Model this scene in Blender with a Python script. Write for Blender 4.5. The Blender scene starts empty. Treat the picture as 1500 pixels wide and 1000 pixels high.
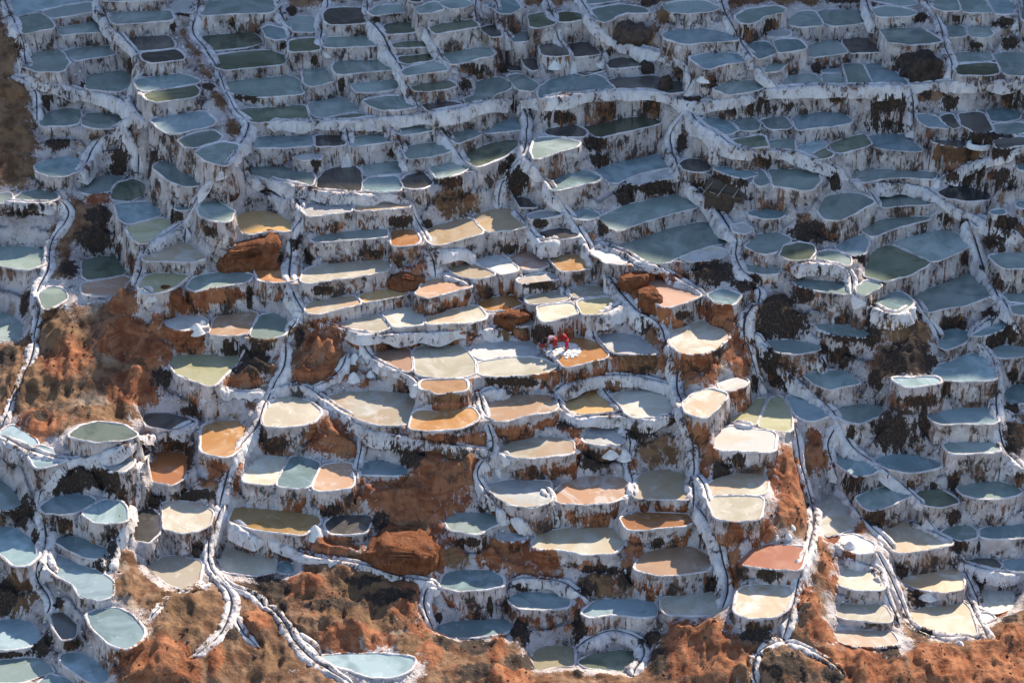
import bpy, math, random
import numpy as np
from mathutils import Vector, Matrix, Euler
random.seed(7); rng = np.random.default_rng(11)
scene = bpy.context.scene
# ---------------- camera ----------------
PITCH, CAMD = math.radians(30), 150.0
cam_data = bpy.data.cameras.new('camera'); cam = bpy.data.objects.new('camera', cam_data)
scene.collection.objects.link(cam)
cam.location = (0, -CAMD*math.cos(PITCH), CAMD*math.sin(PITCH))
cam.rotation_euler = (math.pi/2-PITCH, 0, 0)
cam_data.sensor_width = 36; cam_data.lens = 36*3314/1500
cam_data.clip_start = 1; cam_data.clip_end = 3000
scene.camera = cam
# ---------------- sky, sun, exposure ----------------
SUN_AZ, SUN_EL = math.radians(31), math.radians(36.5)
SUN_DIR = Vector((math.sin(SUN_AZ)*math.cos(SUN_EL), math.cos(SUN_AZ)*math.cos(SUN_EL), math.sin(SUN_EL)))
world = bpy.data.worlds.new('World'); scene.world = world; world.use_nodes = True
wn = world.node_tree.nodes; wl = world.node_tree.links
for n in list(wn): wn.remove(n)
sky = wn.new('ShaderNodeTexSky'); sky.sky_type = 'NISHITA'; sky.sun_disc = False
sky.sun_elevation = SUN_EL; sky.sun_rotation = SUN_AZ; sky.altitude = 1500; sky.dust_density = 1.3; sky.ozone_density = 1.2
bg = wn.new('ShaderNodeBackground'); bg.inputs['Strength'].default_value = 0.15
wo = wn.new('ShaderNodeOutputWorld')
wl.new(sky.outputs[0], bg.inputs[0]); wl.new(bg.outputs[0], wo.inputs[0])
sun_data = bpy.data.lights.new('sun', 'SUN'); sun_data.energy = 5.0; sun_data.angle = math.radians(.5)
sun_data.color = (1.0, .89, .74)
sun = bpy.data.objects.new('sun', sun_data); scene.collection.objects.link(sun)
sun.rotation_euler = SUN_DIR.to_track_quat('Z', 'Y').to_euler(); sun.location = (60, 100, 120)
scene.view_settings.view_transform = 'Standard'; scene.view_settings.look = 'None'
scene.view_settings.gamma = 1; scene.view_settings.use_curve_mapping = False
scene.view_settings.exposure = 0.76
# ---------------- the place, in metres ----------------
PONDS = [
('b',11.16,[(-38.4,33.63),(-33.48,34.03),(-32.29,33.03),(-32.62,32.36),(-34.1,31.66),(-35.77,30.49),(-37.13,29.26),(-37.87,30.88)],'medium lens-shaped blue-grey salt pond, fifth pond above the left twin ponds'),
('g',11.13,[(-37.14,29.33),(-35.68,30.36),(-34.76,29.21),(-34.06,27.7),(-34.05,27.06),(-35.07,26.58),(-36.01,25.95),(-36.66,27.51)],'small slanting grey-green salt pond, third pond above the left twin ponds'),
('g',11.17,[(-35.49,30.38),(-34.08,31.54),(-32.17,32.32),(-31.52,31.42),(-31.45,30.53),(-32.78,29.88),(-34.28,29.0),(-35.02,29.49)],'small lens-shaped grey-green salt pond, fourth pond above the left twin ponds'),
('g',10.51,[(-34.12,28.74),(-32.5,29.5),(-31.17,30.18),(-30.38,28.85),(-30.48,28.1),(-32.2,27.73),(-33.82,27.35)],'small lens-shaped grey-green salt pond, second pond above the left twin ponds'),
('g',9.59,[(-35.93,26.16),(-34.09,27.37),(-33.02,25.72),(-32.74,24.64),(-32.85,22.69),(-34.54,22.8),(-35.55,23.57)],'small rounded grey-green salt pond, first above the left twin ponds'),
('g',9.49,[(-33.58,26.67),(-31.96,27.41),(-30.1,27.85),(-29.51,26.31),(-29.59,25.87),(-30.8,25.51),(-32.05,24.94),(-32.94,25.58)],'small lens-shaped grey-green salt pond, second pond above right of the left twin ponds'),
('g',8.33,[(-31.35,24.92),(-30.06,25.52),(-29.0,25.99),(-28.43,25.02),(-28.01,24.56),(-28.04,23.33),(-28.61,22.01),(-29.8,22.01),(-30.95,22.46)],'small rounded grey-green salt pond, first above right of the left twin ponds'),
('g',12.3,[(-30.8,30.71),(-27.11,31.11),(-26.23,29.93),(-26.91,29.7),(-29.46,29.47),(-30.57,29.74)],'tiny strip-shaped grey-green salt pond, third pond above left of the olive strip pond'),
('g',11.55,[(-30.23,29.19),(-28.38,29.49),(-25.68,29.69),(-25.41,27.59),(-27.2,27.22),(-29.13,26.84),(-29.75,27.22)],'small strip-shaped grey-green salt pond, third pond left of the olive strip pond'),
('k',10.57,[(-28.76,26.65),(-27.52,26.94),(-25.71,27.2),(-24.98,25.36),(-24.86,24.82),(-26.04,24.38),(-27.19,24.09),(-27.98,25.18)],'small lens-shaped dark grey salt pond, second pond left of the olive strip pond'),
('k',10.56,[(-27.09,23.85),(-25.88,24.2),(-24.66,24.57),(-23.86,22.63),(-25.05,22.17),(-26.18,21.82)],'tiny lens-shaped dark grey salt pond, first left of the olive strip pond'),
('g',11.47,[(-23.67,31.45),(-22.19,31.84),(-18.35,32.63),(-17.82,30.87),(-18.2,29.51),(-20.46,29.13),(-23.12,28.86)],'medium strip-shaped grey-green salt pond, just above the olive strip pond'),
('e',10.03,[(-23.43,28.03),(-21.51,28.78),(-19.54,29.16),(-18.69,27.77),(-18.4,27.03),(-20.09,26.19),(-22.03,25.75),(-22.51,25.68),(-23.17,27.03)],'medium strip-shaped olive salt pond, first above left of the olive strip pond'),
('e',9.89,[(-21.94,24.65),(-20.16,25.37),(-17.82,26.02),(-16.88,25.01),(-16.7,23.22),(-18.36,22.8),(-20.8,22.17),(-21.43,22.87)],'medium lens-shaped olive salt pond, forming the olive strip pond'),
('g',9.12,[(-20.95,21.85),(-19.2,22.37),(-17.29,22.9),(-16.47,23.07),(-15.42,22.2),(-15.09,19.8),(-16.15,19.29),(-17.9,19.05),(-19.76,19.8),(-20.68,20.65)],'medium rounded grey-green salt pond, first below right of the olive strip pond'),
('e',8.43,[(-19.51,18.33),(-18.06,18.83),(-16.17,19.16),(-14.81,19.33),(-14.33,16.68),(-15.93,16.36),(-18.22,16.36),(-19.17,17.67)],'medium strip-shaped olive salt pond, second pond below right of the olive strip pond'),
('b',9.62,[(-27.05,20.89),(-26.03,21.75),(-24.02,22.27),(-22.74,20.89),(-22.61,20.37),(-24.13,19.86),(-26.2,19.01),(-26.62,19.52)],'small lens-shaped blue-grey salt pond, just above the twin-tone pond'),
('e',9.61,[(-26.12,18.62),(-24.35,19.43),(-22.69,20.21),(-22.47,18.08),(-23.83,17.51),(-25.11,17.02),(-25.77,17.85)],'small lens-shaped olive salt pond, just above right of the twin-tone pond'),
('g',6.78,[(-34.24,20.65),(-33.68,21.83),(-32.79,22.34),(-31.94,22.28),(-31.39,21.33),(-31.39,19.65),(-32.85,19.49),(-33.89,19.49)],'small rounded grey-green salt pond, forming the left twin ponds'),
('g',6.69,[(-31.15,21.7),(-29.92,21.87),(-28.72,21.36),(-28.04,20.52),(-28.15,19.36),(-29.79,19.26),(-31.07,19.69),(-31.27,20.69)],'small rounded grey-green salt pond, just right of the left twin ponds'),
('b',8.6,[(-25.39,16.48),(-24.15,17.3),(-22.05,17.96),(-21.16,16.16),(-21.16,15.51),(-22.24,15.03),(-23.71,13.91),(-24.3,14.39)],'medium slanting blue-grey salt pond, first right of the twin-tone pond'),
('g',8.45,[(-23.21,13.3),(-22.16,14.25),(-21.02,14.79),(-20.45,13.93),(-20.58,13.3),(-21.91,12.21),(-22.63,12.14)],'tiny slanting grey-green salt pond, second pond right of the twin-tone pond'),
('g',8.42,[(-21.91,11.33),(-21.12,12.25),(-20.14,12.88),(-19.1,12.5),(-19.18,11.33),(-19.4,9.2),(-20.28,9.5),(-21.3,10.41)],'small slanting grey-green salt pond, third pond right of the twin-tone pond'),
('b',4.98,[(-33.96,16.56),(-33.1,17.51),(-32.08,17.93),(-31.02,17.35),(-30.68,16.56),(-30.73,15.62),(-31.55,14.84),(-32.74,14.68),(-33.49,15.46)],'small slanting blue-grey salt pond, just below the left twin ponds'),
('g',3.83,[(-30.92,14.87),(-30.31,16.58),(-29.16,17.14),(-27.89,16.89),(-28.32,16.11),(-28.57,15.49),(-28.63,14.56),(-29.83,14.41)],'small lens-shaped grey-green salt pond, second pond below left of the mottled brown bluff'),
('e',3.84,[(-28.38,14.69),(-28.18,16.08),(-27.15,16.55),(-26.42,15.77),(-26.16,14.38),(-26.93,13.17),(-28.05,13.47)],'small rounded olive salt pond, first below left of the mottled brown bluff'),
('g',6.49,[(-24.87,12.94),(-24.56,14.12),(-23.84,13.71),(-22.84,12.17),(-21.42,10.81),(-21.39,10.06),(-22.56,9.97),(-23.8,11.41)],'small slanting grey-green salt pond, just right of the mottled brown bluff'),
('b',10.73,[(-18.76,28.13),(-18.31,28.69),(-17.24,27.94),(-16.8,27.01),(-16.93,26.09),(-17.47,25.72),(-18.17,26.45)],'tiny slanting blue-grey salt pond, just above right of the olive strip pond'),
('w',11.53,[(-25.77,30.9),(-24.93,31.68),(-24.15,31.29),(-24.01,29.54),(-25.05,29.24),(-25.59,30.12)],'tiny rounded salt-white salt pond, second pond above left of the olive strip pond'),
('g',10.98,[(-17.1,29.02),(-16.29,29.7),(-15.08,29.86),(-14.56,28.64),(-14.19,27.51),(-14.79,26.95),(-15.99,26.95),(-16.43,27.88)],'tiny slanting grey-green salt pond, second pond above left of the dark square pond'),
('e',10.78,[(-16.23,25.42),(-15.56,25.86),(-14.58,25.97),(-14.28,24.69),(-14.03,23.79),(-14.68,23.54),(-16.03,23.43)],'tiny rounded olive salt pond, just left of the dark square pond'),
('g',9.48,[(-15.28,23.39),(-14.6,23.64),(-13.75,23.54),(-13.16,22.06),(-12.88,21.02),(-13.67,20.51),(-14.41,20.16),(-15.09,21.02)],'small rounded grey-green salt pond, first below left of the dark square pond'),
('k',11.8,[(-13.97,28.3),(-13.64,29.26),(-12.51,29.45),(-11.35,29.33),(-11.0,28.11),(-10.83,26.42),(-12.3,26.16),(-13.43,26.23),(-13.86,27.36)],'small boxy dark grey salt pond, just above the dark square pond'),
('g',10.94,[(-13.84,25.56),(-13.44,25.93),(-10.91,26.11),(-9.77,25.75),(-9.42,24.47),(-10.8,24.11),(-12.74,23.86),(-13.6,24.11)],'small strip-shaped grey-green salt pond, first above left of the dark square pond'),
('g',9.98,[(-13.05,22.65),(-12.76,23.54),(-11.1,23.89),(-9.14,23.89),(-8.59,22.65),(-8.63,22.02),(-10.41,21.6),(-12.6,21.19),(-12.93,21.95)],'small strip-shaped grey-green salt pond, first below the dark square pond'),
('g',9.31,[(-11.5,20.91),(-10.43,21.43),(-8.51,21.85),(-8.04,20.74),(-8.16,20.23),(-9.65,19.79),(-11.14,19.45),(-11.43,20.13)],'small lens-shaped grey-green salt pond, just below right of the dark square pond'),
('g',9.13,[(-10.61,18.43),(-9.21,19.1),(-7.57,19.23),(-7.07,18.59),(-6.85,17.43),(-8.02,16.94),(-9.09,16.71),(-10.08,17.43)],'small lens-shaped grey-green salt pond, first below left of the stacked lens ponds'),
('g',8.4,[(-14.75,19.57),(-13.71,20.41),(-12.65,21.03),(-11.46,19.74),(-10.85,18.73),(-11.91,18.07),(-13.48,17.25),(-14.26,17.57)],'small slanting grey-green salt pond, second pond below left of the dark square pond'),
('e',8.41,[(-13.31,16.74),(-12.13,17.39),(-10.67,17.89),(-9.82,17.23),(-9.93,16.74),(-11.26,16.41),(-13.15,16.35)],'tiny strip-shaped olive salt pond, second pond below the dark square pond'),
('g',12.35,[(-10.65,27.32),(-9.86,28.34),(-8.46,28.84),(-7.71,28.08),(-7.82,27.2),(-8.94,26.94),(-10.05,26.67)],'tiny strip-shaped grey-green salt pond, second pond above right of the dark square pond'),
('g',13.19,[(-7.19,25.96),(-6.24,26.83),(-5.54,27.28),(-4.94,25.77),(-5.76,25.21),(-6.72,24.72)],'tiny slanting grey-green salt pond, second pond above the stacked lens ponds'),
('g',13.19,[(-5.4,27.27),(-4.71,27.65),(-3.72,27.65),(-3.07,26.89),(-3.41,26.13),(-4.38,25.68),(-4.88,26.13)],'tiny lens-shaped grey-green salt pond, third pond above the stacked lens ponds'),
('e',11.67,[(-9.74,25.64),(-9.23,26.75),(-7.98,27.24),(-6.82,26.57),(-6.56,25.27),(-7.88,24.79),(-9.13,24.72)],'tiny lens-shaped olive salt pond, first above right of the dark square pond'),
('e',12.26,[(-6.11,24.55),(-4.94,25.4),(-2.99,26.14),(-2.58,24.74),(-3.8,24.0),(-5.44,23.28),(-5.88,23.82)],'tiny lens-shaped olive salt pond, first above the stacked lens ponds'),
('e',11.15,[(-8.69,23.97),(-7.88,24.59),(-6.49,24.8),(-5.98,24.15),(-6.16,23.43),(-7.41,23.25),(-8.53,23.43)],'tiny strip-shaped olive salt pond, third pond above left of the stacked lens ponds'),
('e',10.69,[(-8.16,22.75),(-7.13,23.1),(-6.03,23.46),(-5.38,22.39),(-6.12,21.86),(-7.35,21.51),(-8.06,21.97)],'tiny strip-shaped olive salt pond, second pond above left of the stacked lens ponds'),
('g',10.81,[(-5.21,23.0),(-4.09,23.72),(-1.86,24.26),(-1.36,23.0),(-1.56,22.47),(-2.94,21.94),(-4.37,21.13),(-5.02,22.11)],'small lens-shaped grey-green salt pond, just above right of the stacked lens ponds'),
('g',10.66,[(-7.66,20.71),(-6.79,21.23),(-5.72,22.28),(-4.86,21.23),(-4.56,20.29),(-5.92,19.84),(-7.54,19.33),(-7.91,20.09)],'tiny lens-shaped grey-green salt pond, first above left of the stacked lens ponds'),
('e',9.97,[(-7.27,19.05),(-6.07,19.83),(-4.43,20.24),(-4.14,19.22),(-4.53,18.54),(-5.88,18.14),(-6.97,18.2)],'tiny strip-shaped olive salt pond, first below the stacked lens ponds'),
('k',9.13,[(-6.49,17.76),(-5.63,18.36),(-4.27,18.43),(-3.57,17.93),(-3.49,17.1),(-4.5,16.71),(-5.98,16.61)],'tiny strip-shaped dark grey salt pond, second pond below the stacked lens ponds'),
('g',9.24,[(-3.38,18.52),(-2.64,19.03),(-2.44,19.87),(-2.47,21.59),(-1.85,22.35),(-0.88,22.46),(-0.11,21.41),(-0.04,20.38),(-1.0,19.7),(-1.67,18.02),(-2.61,17.36),(-3.29,17.53)],'small slanting grey-green salt pond, just above the bone-shaped pond'),
('g',9.32,[(-0.39,22.44),(0.66,22.86),(1.49,21.74),(1.89,20.71),(1.47,19.85),(0.51,19.69),(0.03,21.05)],'tiny slanting grey-green salt pond, second pond below the dark brown trio'),
('b',7.47,[(-18.35,14.45),(-18.12,15.56),(-17.37,16.13),(-14.2,16.26),(-13.96,14.45),(-15.58,14.23),(-17.85,14.13)],'small strip-shaped blue-grey salt pond, just below the olive strip pond'),
('k',7.51,[(-13.91,16.04),(-12.91,16.26),(-12.02,16.1),(-11.71,14.51),(-12.5,14.26),(-13.73,14.26)],'tiny boxy dark grey salt pond, third pond below the dark square pond'),
('g',7.41,[(-11.45,14.57),(-11.42,15.85),(-10.21,16.49),(-8.88,16.97),(-8.14,15.53),(-9.32,14.99),(-10.65,14.67)],'tiny lens-shaped grey-green salt pond, second pond below left of the stacked lens ponds'),
('g',7.84,[(-8.32,16.2),(-7.1,16.94),(-5.62,17.4),(-5.32,16.36),(-6.38,15.78),(-7.72,15.46)],'tiny strip-shaped grey-green salt pond, second pond left of the bone-shaped pond'),
('g',7.09,[(-7.59,15.1),(-6.4,15.73),(-5.05,15.99),(-4.07,14.78),(-4.73,14.0),(-5.78,13.37),(-7.24,13.06)],'small lens-shaped grey-green salt pond, just below left of the bone-shaped pond'),
('g',7.51,[(-4.59,16.76),(-3.86,17.48),(-3.04,17.67),(-2.07,16.28),(-2.87,15.48),(-3.8,14.68),(-4.5,15.8)],'tiny slanting grey-green salt pond, first left of the bone-shaped pond'),
('b',7.22,[(-2.09,18.2),(-0.87,19.18),(0.51,19.95),(0.99,18.69),(0.51,17.7),(-0.72,17.22),(-2.01,17.12)],'small lens-shaped blue-grey salt pond, just right of the bone-shaped pond'),
('e',6.67,[(-3.47,14.73),(-2.21,16.16),(-0.58,17.12),(0.23,17.28),(0.37,16.48),(-0.58,14.73),(-1.78,13.48),(-2.57,12.87),(-3.25,13.79)],'small slanting olive salt pond, just below right of the bone-shaped pond'),
('g',6.19,[(-18.64,13.25),(-17.88,13.71),(-16.68,13.81),(-13.96,13.25),(-13.77,10.82),(-15.23,10.97),(-16.92,12.03),(-18.46,12.79)],'medium lens-shaped grey-green salt pond, just above the round rust boulder'),
('k',5.98,[(-13.44,11.55),(-13.3,13.37),(-12.68,13.99),(-11.09,14.37),(-10.62,13.37),(-10.41,11.55),(-10.44,10.2),(-12.01,10.05),(-13.48,10.35)],'medium rounded dark grey salt pond, second pond above the upper cream terrace'),
('g',6.01,[(-10.57,14.4),(-9.36,14.8),(-8.02,15.12),(-7.85,13.16),(-8.99,12.85),(-10.25,12.64)],'small rounded grey-green salt pond, second pond left of the brown rock shelf'),
('b',6.01,[(-10.41,11.5),(-9.9,12.41),(-8.04,12.56),(-7.59,11.35),(-7.68,10.3),(-9.11,10.0),(-10.18,10.3)],'small rounded blue-grey salt pond, first left of the brown rock shelf'),
('k',6.07,[(-7.77,11.81),(-7.25,12.72),(-6.2,13.34),(-5.6,11.36),(-6.24,10.76),(-7.43,10.61)],'tiny slanting dark grey salt pond, just above left of the brown rock shelf'),
('g',6.43,[(-5.79,13.22),(-4.6,13.84),(-3.67,14.24),(-3.04,12.91),(-4.03,12.3),(-5.07,11.39)],'tiny slanting grey-green salt pond, just above the brown rock shelf'),
('b',12.72,[(-1.63,27.7),(-1.04,28.66),(-0.04,28.86),(0.59,26.95),(-0.04,26.0),(-0.88,26.0)],'tiny slanting blue-grey salt pond, just above left of the dark brown trio'),
('g',11.14,[(-0.25,25.65),(0.38,26.57),(1.09,26.57),(1.51,25.46),(1.08,24.55),(0.1,24.37)],'tiny slanting grey-green salt pond, first left of the dark brown trio'),
('k',9.39,[(-0.68,25.28),(0.1,25.83),(0.66,24.03),(0.8,23.15),(-0.04,23.32)],'tiny slanting dark grey salt pond, just below left of the dark brown trio'),
('k',9.9,[(0.66,24.27),(1.65,24.45),(1.91,22.49),(1.49,21.97),(0.94,22.85)],'tiny slanting dark grey salt pond, first below the dark brown trio'),
('k',11.64,[(-2.15,25.88),(-1.45,26.63),(-0.88,25.88),(-0.81,24.42),(-1.44,24.23)],'tiny slanting dark grey salt pond, second pond left of the dark brown trio'),
('w',7.01,[(-15.4,13.4),(-14.66,14.18),(-13.3,13.86),(-13.37,13.09),(-14.56,12.93)],'tiny strip-shaped salt-white salt pond, third pond above the upper cream terrace'),
('k',13.16,[(-8.14,28.49),(-7.0,28.49),(-6.89,27.34),(-7.52,27.34)],'tiny rounded dark grey salt pond, third pond above right of the dark square pond'),
('e',12.07,[(1.17,27.25),(2.46,27.89),(3.13,26.01),(2.98,25.38),(1.86,24.83),(1.3,25.01)],'tiny slanting olive salt pond, just above the dark brown trio'),
('e',12.1,[(3.23,27.56),(4.16,27.94),(5.0,27.56),(5.12,26.44),(4.4,25.95),(3.55,25.88)],'tiny rounded olive salt pond, just above right of the dark brown trio'),
('g',12.53,[(5.61,26.86),(6.56,27.62),(8.14,28.27),(9.67,27.62),(9.95,26.86),(8.37,26.86),(7.49,26.11),(6.74,24.81),(6.06,25.36)],'small lens-shaped grey-green salt pond, first above left of the smooth brown mound'),
('g',12.93,[(11.33,27.17),(12.65,27.94),(14.22,28.01),(15.17,26.61),(14.19,25.74),(12.63,25.48),(11.54,25.97)],'small strip-shaped grey-green salt pond, just right of the smooth brown mound'),
('b',11.79,[(11.14,24.42),(12.25,25.34),(14.09,25.6),(16.4,23.87),(16.27,23.15),(14.44,22.79),(12.49,22.61),(11.43,23.51)],'small strip-shaped blue-grey salt pond, just above right of the tall dark cone rock'),
('k',10.49,[(3.85,25.55),(4.99,26.17),(5.98,26.03),(6.53,23.75),(5.47,23.21),(4.5,23.14)],'small slanting dark grey salt pond, just right of the dark brown trio'),
('k',10.82,[(2.07,24.76),(2.99,25.12),(3.69,24.94),(4.23,22.78),(3.23,22.43),(2.19,22.96)],'tiny rounded dark grey salt pond, first below right of the dark brown trio'),
('k',9.38,[(4.46,24.05),(5.54,24.95),(6.52,24.77),(6.97,23.52),(6.04,22.82),(5.32,22.22),(4.64,22.82)],'tiny slanting dark grey salt pond, second pond below right of the dark brown trio'),
('k',9.66,[(6.79,24.48),(8.08,25.02),(8.91,24.77),(9.41,23.59),(8.28,23.13),(7.16,23.06)],'tiny lens-shaped dark grey salt pond, just below the smooth brown mound'),
('b',9.34,[(2.04,20.49),(3.38,22.22),(4.51,22.92),(6.31,22.74),(6.95,21.0),(7.26,20.15),(5.38,19.37),(3.31,18.46),(2.15,18.46)],'medium lens-shaped blue-grey salt pond, third pond below right of the dark brown trio'),
('k',9.01,[(7.07,22.29),(7.73,22.98),(10.53,23.16),(11.03,22.11),(12.28,22.11),(12.31,20.39),(10.92,20.22),(9.02,20.73),(7.37,21.08)],'medium strip-shaped dark grey salt pond, just left of the tall dark cone rock'),
('k',7.23,[(2.5,17.52),(3.47,18.34),(4.44,18.73),(5.15,17.36),(4.93,16.64),(3.71,16.64),(2.62,16.87)],'tiny lens-shaped dark grey salt pond, second pond above left of the curved grey-blue pond'),
('e',6.99,[(5.26,18.7),(6.8,19.53),(9.76,20.69),(10.75,19.69),(10.23,19.03),(8.11,17.88),(6.17,17.07)],'small lens-shaped olive salt pond, just above right of the curved grey-blue pond'),
('g',7.24,[(1.51,13.85),(1.87,16.06),(3.02,16.32),(4.63,15.42),(4.48,14.79),(2.85,13.69),(1.5,12.67)],'small slanting grey-green salt pond, first above left of the curved grey-blue pond'),
('b',5.47,[(2.58,12.89),(3.95,14.12),(5.04,14.74),(6.08,13.51),(5.8,13.05),(4.17,11.98),(2.83,11.38)],'small slanting blue-grey salt pond, first left of the curved grey-blue pond'),
('b',4.9,[(6.03,15.77),(8.15,17.51),(10.27,18.63),(10.74,18.31),(11.31,16.4),(10.26,15.86),(8.58,14.99),(7.45,13.76),(6.8,14.37)],'medium slanting blue-grey salt pond, first right of the curved grey-blue pond'),
('k',5.68,[(11.89,15.25),(12.55,15.94),(13.65,16.04),(14.11,14.94),(13.64,14.16),(12.69,14.01),(12.04,14.32)],'tiny rounded dark grey salt pond, just above left of the ruined thatched hut'),
('b',7.92,[(13.34,16.83),(13.69,17.97),(15.21,18.21),(16.05,16.02),(15.14,15.6),(14.05,15.54)],'small slanting blue-grey salt pond, just below right of the tall dark cone rock'),
('g',7.89,[(15.84,17.56),(16.32,18.38),(17.29,18.48),(17.65,17.23),(17.22,16.26),(16.26,16.1)],'tiny slanting grey-green salt pond, just above the ruined thatched hut'),
('e',7.62,[(15.22,14.76),(16.34,15.3),(17.73,15.81),(17.91,14.13),(17.01,13.81),(15.65,13.59)],'tiny lens-shaped olive salt pond, second pond above right of the ruined thatched hut'),
('b',6.1,[(14.27,13.75),(15.49,13.9),(17.15,12.98),(17.17,12.52),(16.26,12.06),(15.01,12.98)],'tiny strip-shaped blue-grey salt pond, first above right of the ruined thatched hut'),
('g',6.07,[(16.81,12.27),(17.36,13.8),(17.86,12.11),(17.92,11.36),(17.07,10.76)],'tiny upright grey-green salt pond, just right of the ruined thatched hut'),
('g',9.73,[(14.59,19.08),(15.37,20.38),(16.99,20.79),(18.48,20.45),(18.39,19.59),(16.79,18.58),(15.25,18.08)],'small lens-shaped grey-green salt pond, second pond right of the tall dark cone rock'),
('b',11.02,[(13.01,21.78),(13.91,22.66),(15.72,22.84),(17.17,21.96),(16.68,21.08),(15.26,20.55),(13.97,19.86)],'small lens-shaped blue-grey salt pond, first right of the tall dark cone rock'),
('w',4.88,[(8.01,14.27),(9.42,15.36),(11.23,16.14),(11.55,14.73),(10.16,14.12),(8.78,13.35)],'tiny lens-shaped salt-white salt pond, second pond right of the curved grey-blue pond'),
('g',12.58,[(5.63,29.99),(7.64,29.99),(7.89,29.21),(6.45,28.64),(5.73,28.44)],'tiny strip-shaped grey-green salt pond, second pond above left of the smooth brown mound'),
('g',12.84,[(16.55,25.33),(17.42,26.46),(19.47,27.21),(19.97,26.64),(19.99,26.08),(18.42,25.15),(17.17,23.67),(16.65,24.04)],'tiny slanting grey-green salt pond, just above left of the puddled hollow'),
('g',11.94,[(20.61,26.83),(21.47,28.23),(22.51,28.53),(22.9,25.9),(22.72,25.53),(21.45,25.45),(20.56,25.71)],'tiny rounded grey-green salt pond, just above the puddled hollow'),
('g',11.81,[(22.9,28.78),(24.29,29.04),(26.01,29.04),(26.27,26.59),(25.06,26.14),(23.6,25.77),(23.11,26.4)],'small rounded grey-green salt pond, just above right of the puddled hollow'),
('g',12.82,[(26.53,26.68),(27.64,27.06),(28.74,26.87),(29.54,26.12),(29.08,25.37),(27.64,25.11),(26.66,25.11)],'tiny strip-shaped grey-green salt pond, second pond above left of the big dark boulder'),
('g',12.04,[(26.81,24.72),(27.98,25.09),(29.78,24.98),(30.93,22.55),(30.04,22.19),(28.35,21.94),(27.13,22.08)],'small strip-shaped grey-green salt pond, first above left of the big dark boulder'),
('b',11.4,[(17.01,23.38),(17.97,23.92),(18.78,23.74),(19.14,21.78),(18.38,21.07),(17.64,20.44)],'tiny slanting blue-grey salt pond, third pond left of the puddled hollow'),
('b',11.59,[(18.97,23.62),(19.76,23.88),(20.73,23.8),(21.19,22.37),(20.06,21.48),(19.15,21.3)],'tiny slanting blue-grey salt pond, first left of the puddled hollow'),
('g',10.8,[(17.92,20.22),(18.87,21.44),(19.87,21.79),(19.97,21.44),(19.12,19.87),(18.13,19.53)],'tiny slanting grey-green salt pond, just below left of the puddled hollow'),
('g',10.77,[(21.66,24.16),(22.69,25.8),(23.84,25.98),(24.48,23.27),(23.45,22.84),(21.88,22.48),(21.52,22.91)],'small slanting grey-green salt pond, just below right of the puddled hollow'),
('k',10.8,[(24.33,25.92),(25.43,26.29),(26.54,26.11),(27.14,23.38),(26.14,23.21),(24.6,23.13)],'small slanting dark grey salt pond, just above right of the twin blue-grey ponds'),
('b',9.85,[(22.48,22.26),(23.84,23.14),(24.02,21.84),(22.43,21.84)],'tiny lens-shaped blue-grey salt pond, just above left of the twin blue-grey ponds'),
('g',10.06,[(24.08,22.99),(25.5,23.16),(25.81,19.34),(25.6,18.84),(23.9,18.84),(24.07,20.2)],'small slanting grey-green salt pond, just right of the twin blue-grey ponds'),
('b',10.04,[(25.69,23.03),(27.34,23.39),(28.2,19.39),(27.65,18.88),(25.88,18.88)],'small slanting blue-grey salt pond, just below left of the big dark boulder'),
('g',9.82,[(22.41,21.7),(23.93,21.7),(23.98,19.91),(23.77,19.29),(22.28,19.4)],'tiny boxy grey-green salt pond, forming the twin blue-grey ponds'),
('g',9.86,[(19.29,19.65),(19.86,21.2),(21.7,21.54),(22.34,20.51),(22.02,19.55),(20.87,19.07),(19.36,18.97)],'small rounded grey-green salt pond, just left of the twin blue-grey ponds'),
('g',12.98,[(31.07,27.41),(31.76,28.18),(32.93,28.37),(32.86,25.9),(31.79,25.83),(31.23,26.65)],'tiny slanting grey-green salt pond, second pond above right of the big dark boulder'),
('g',12.84,[(33.25,28.54),(35.1,28.54),(35.36,26.45),(35.17,25.81),(33.22,25.88)],'tiny rounded grey-green salt pond, second pond above the paired small ponds'),
('b',12.85,[(35.38,28.52),(36.7,28.71),(37.08,26.99),(36.58,25.86),(35.42,25.67)],'tiny slanting blue-grey salt pond, third pond above the paired small ponds'),
('g',11.95,[(31.74,25.31),(32.74,25.87),(33.24,25.5),(33.06,23.67),(31.76,23.38)],'tiny rounded grey-green salt pond, first above right of the big dark boulder'),
('g',11.9,[(33.41,25.62),(35.01,25.92),(34.83,23.79),(34.4,23.36),(33.32,23.5)],'tiny rounded grey-green salt pond, first above the paired small ponds'),
('g',10.85,[(32.0,22.91),(33.12,23.37),(34.81,23.44),(34.79,21.84),(32.93,21.49),(32.04,21.49)],'tiny strip-shaped grey-green salt pond, just above left of the paired small ponds'),
('e',10.84,[(31.89,20.64),(33.45,21.26),(34.96,21.26),(34.76,19.43),(33.35,19.19),(32.0,19.26)],'tiny strip-shaped olive salt pond, forming the paired small ponds'),
('g',10.82,[(34.93,22.97),(36.18,23.33),(37.43,22.61),(36.74,19.13),(35.13,19.23)],'small rounded grey-green salt pond, just right of the paired small ponds'),
('b',7.96,[(20.06,18.05),(21.67,19.04),(23.91,19.31),(24.21,17.39),(23.33,16.9),(21.78,16.42),(20.24,15.93)],'small lens-shaped blue-grey salt pond, just below the twin blue-grey ponds'),
('g',7.91,[(17.72,17.85),(18.57,18.18),(19.41,18.34),(19.87,16.87),(19.6,16.28),(18.38,16.22)],'tiny slanting grey-green salt pond, just below left of the twin blue-grey ponds'),
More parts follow.
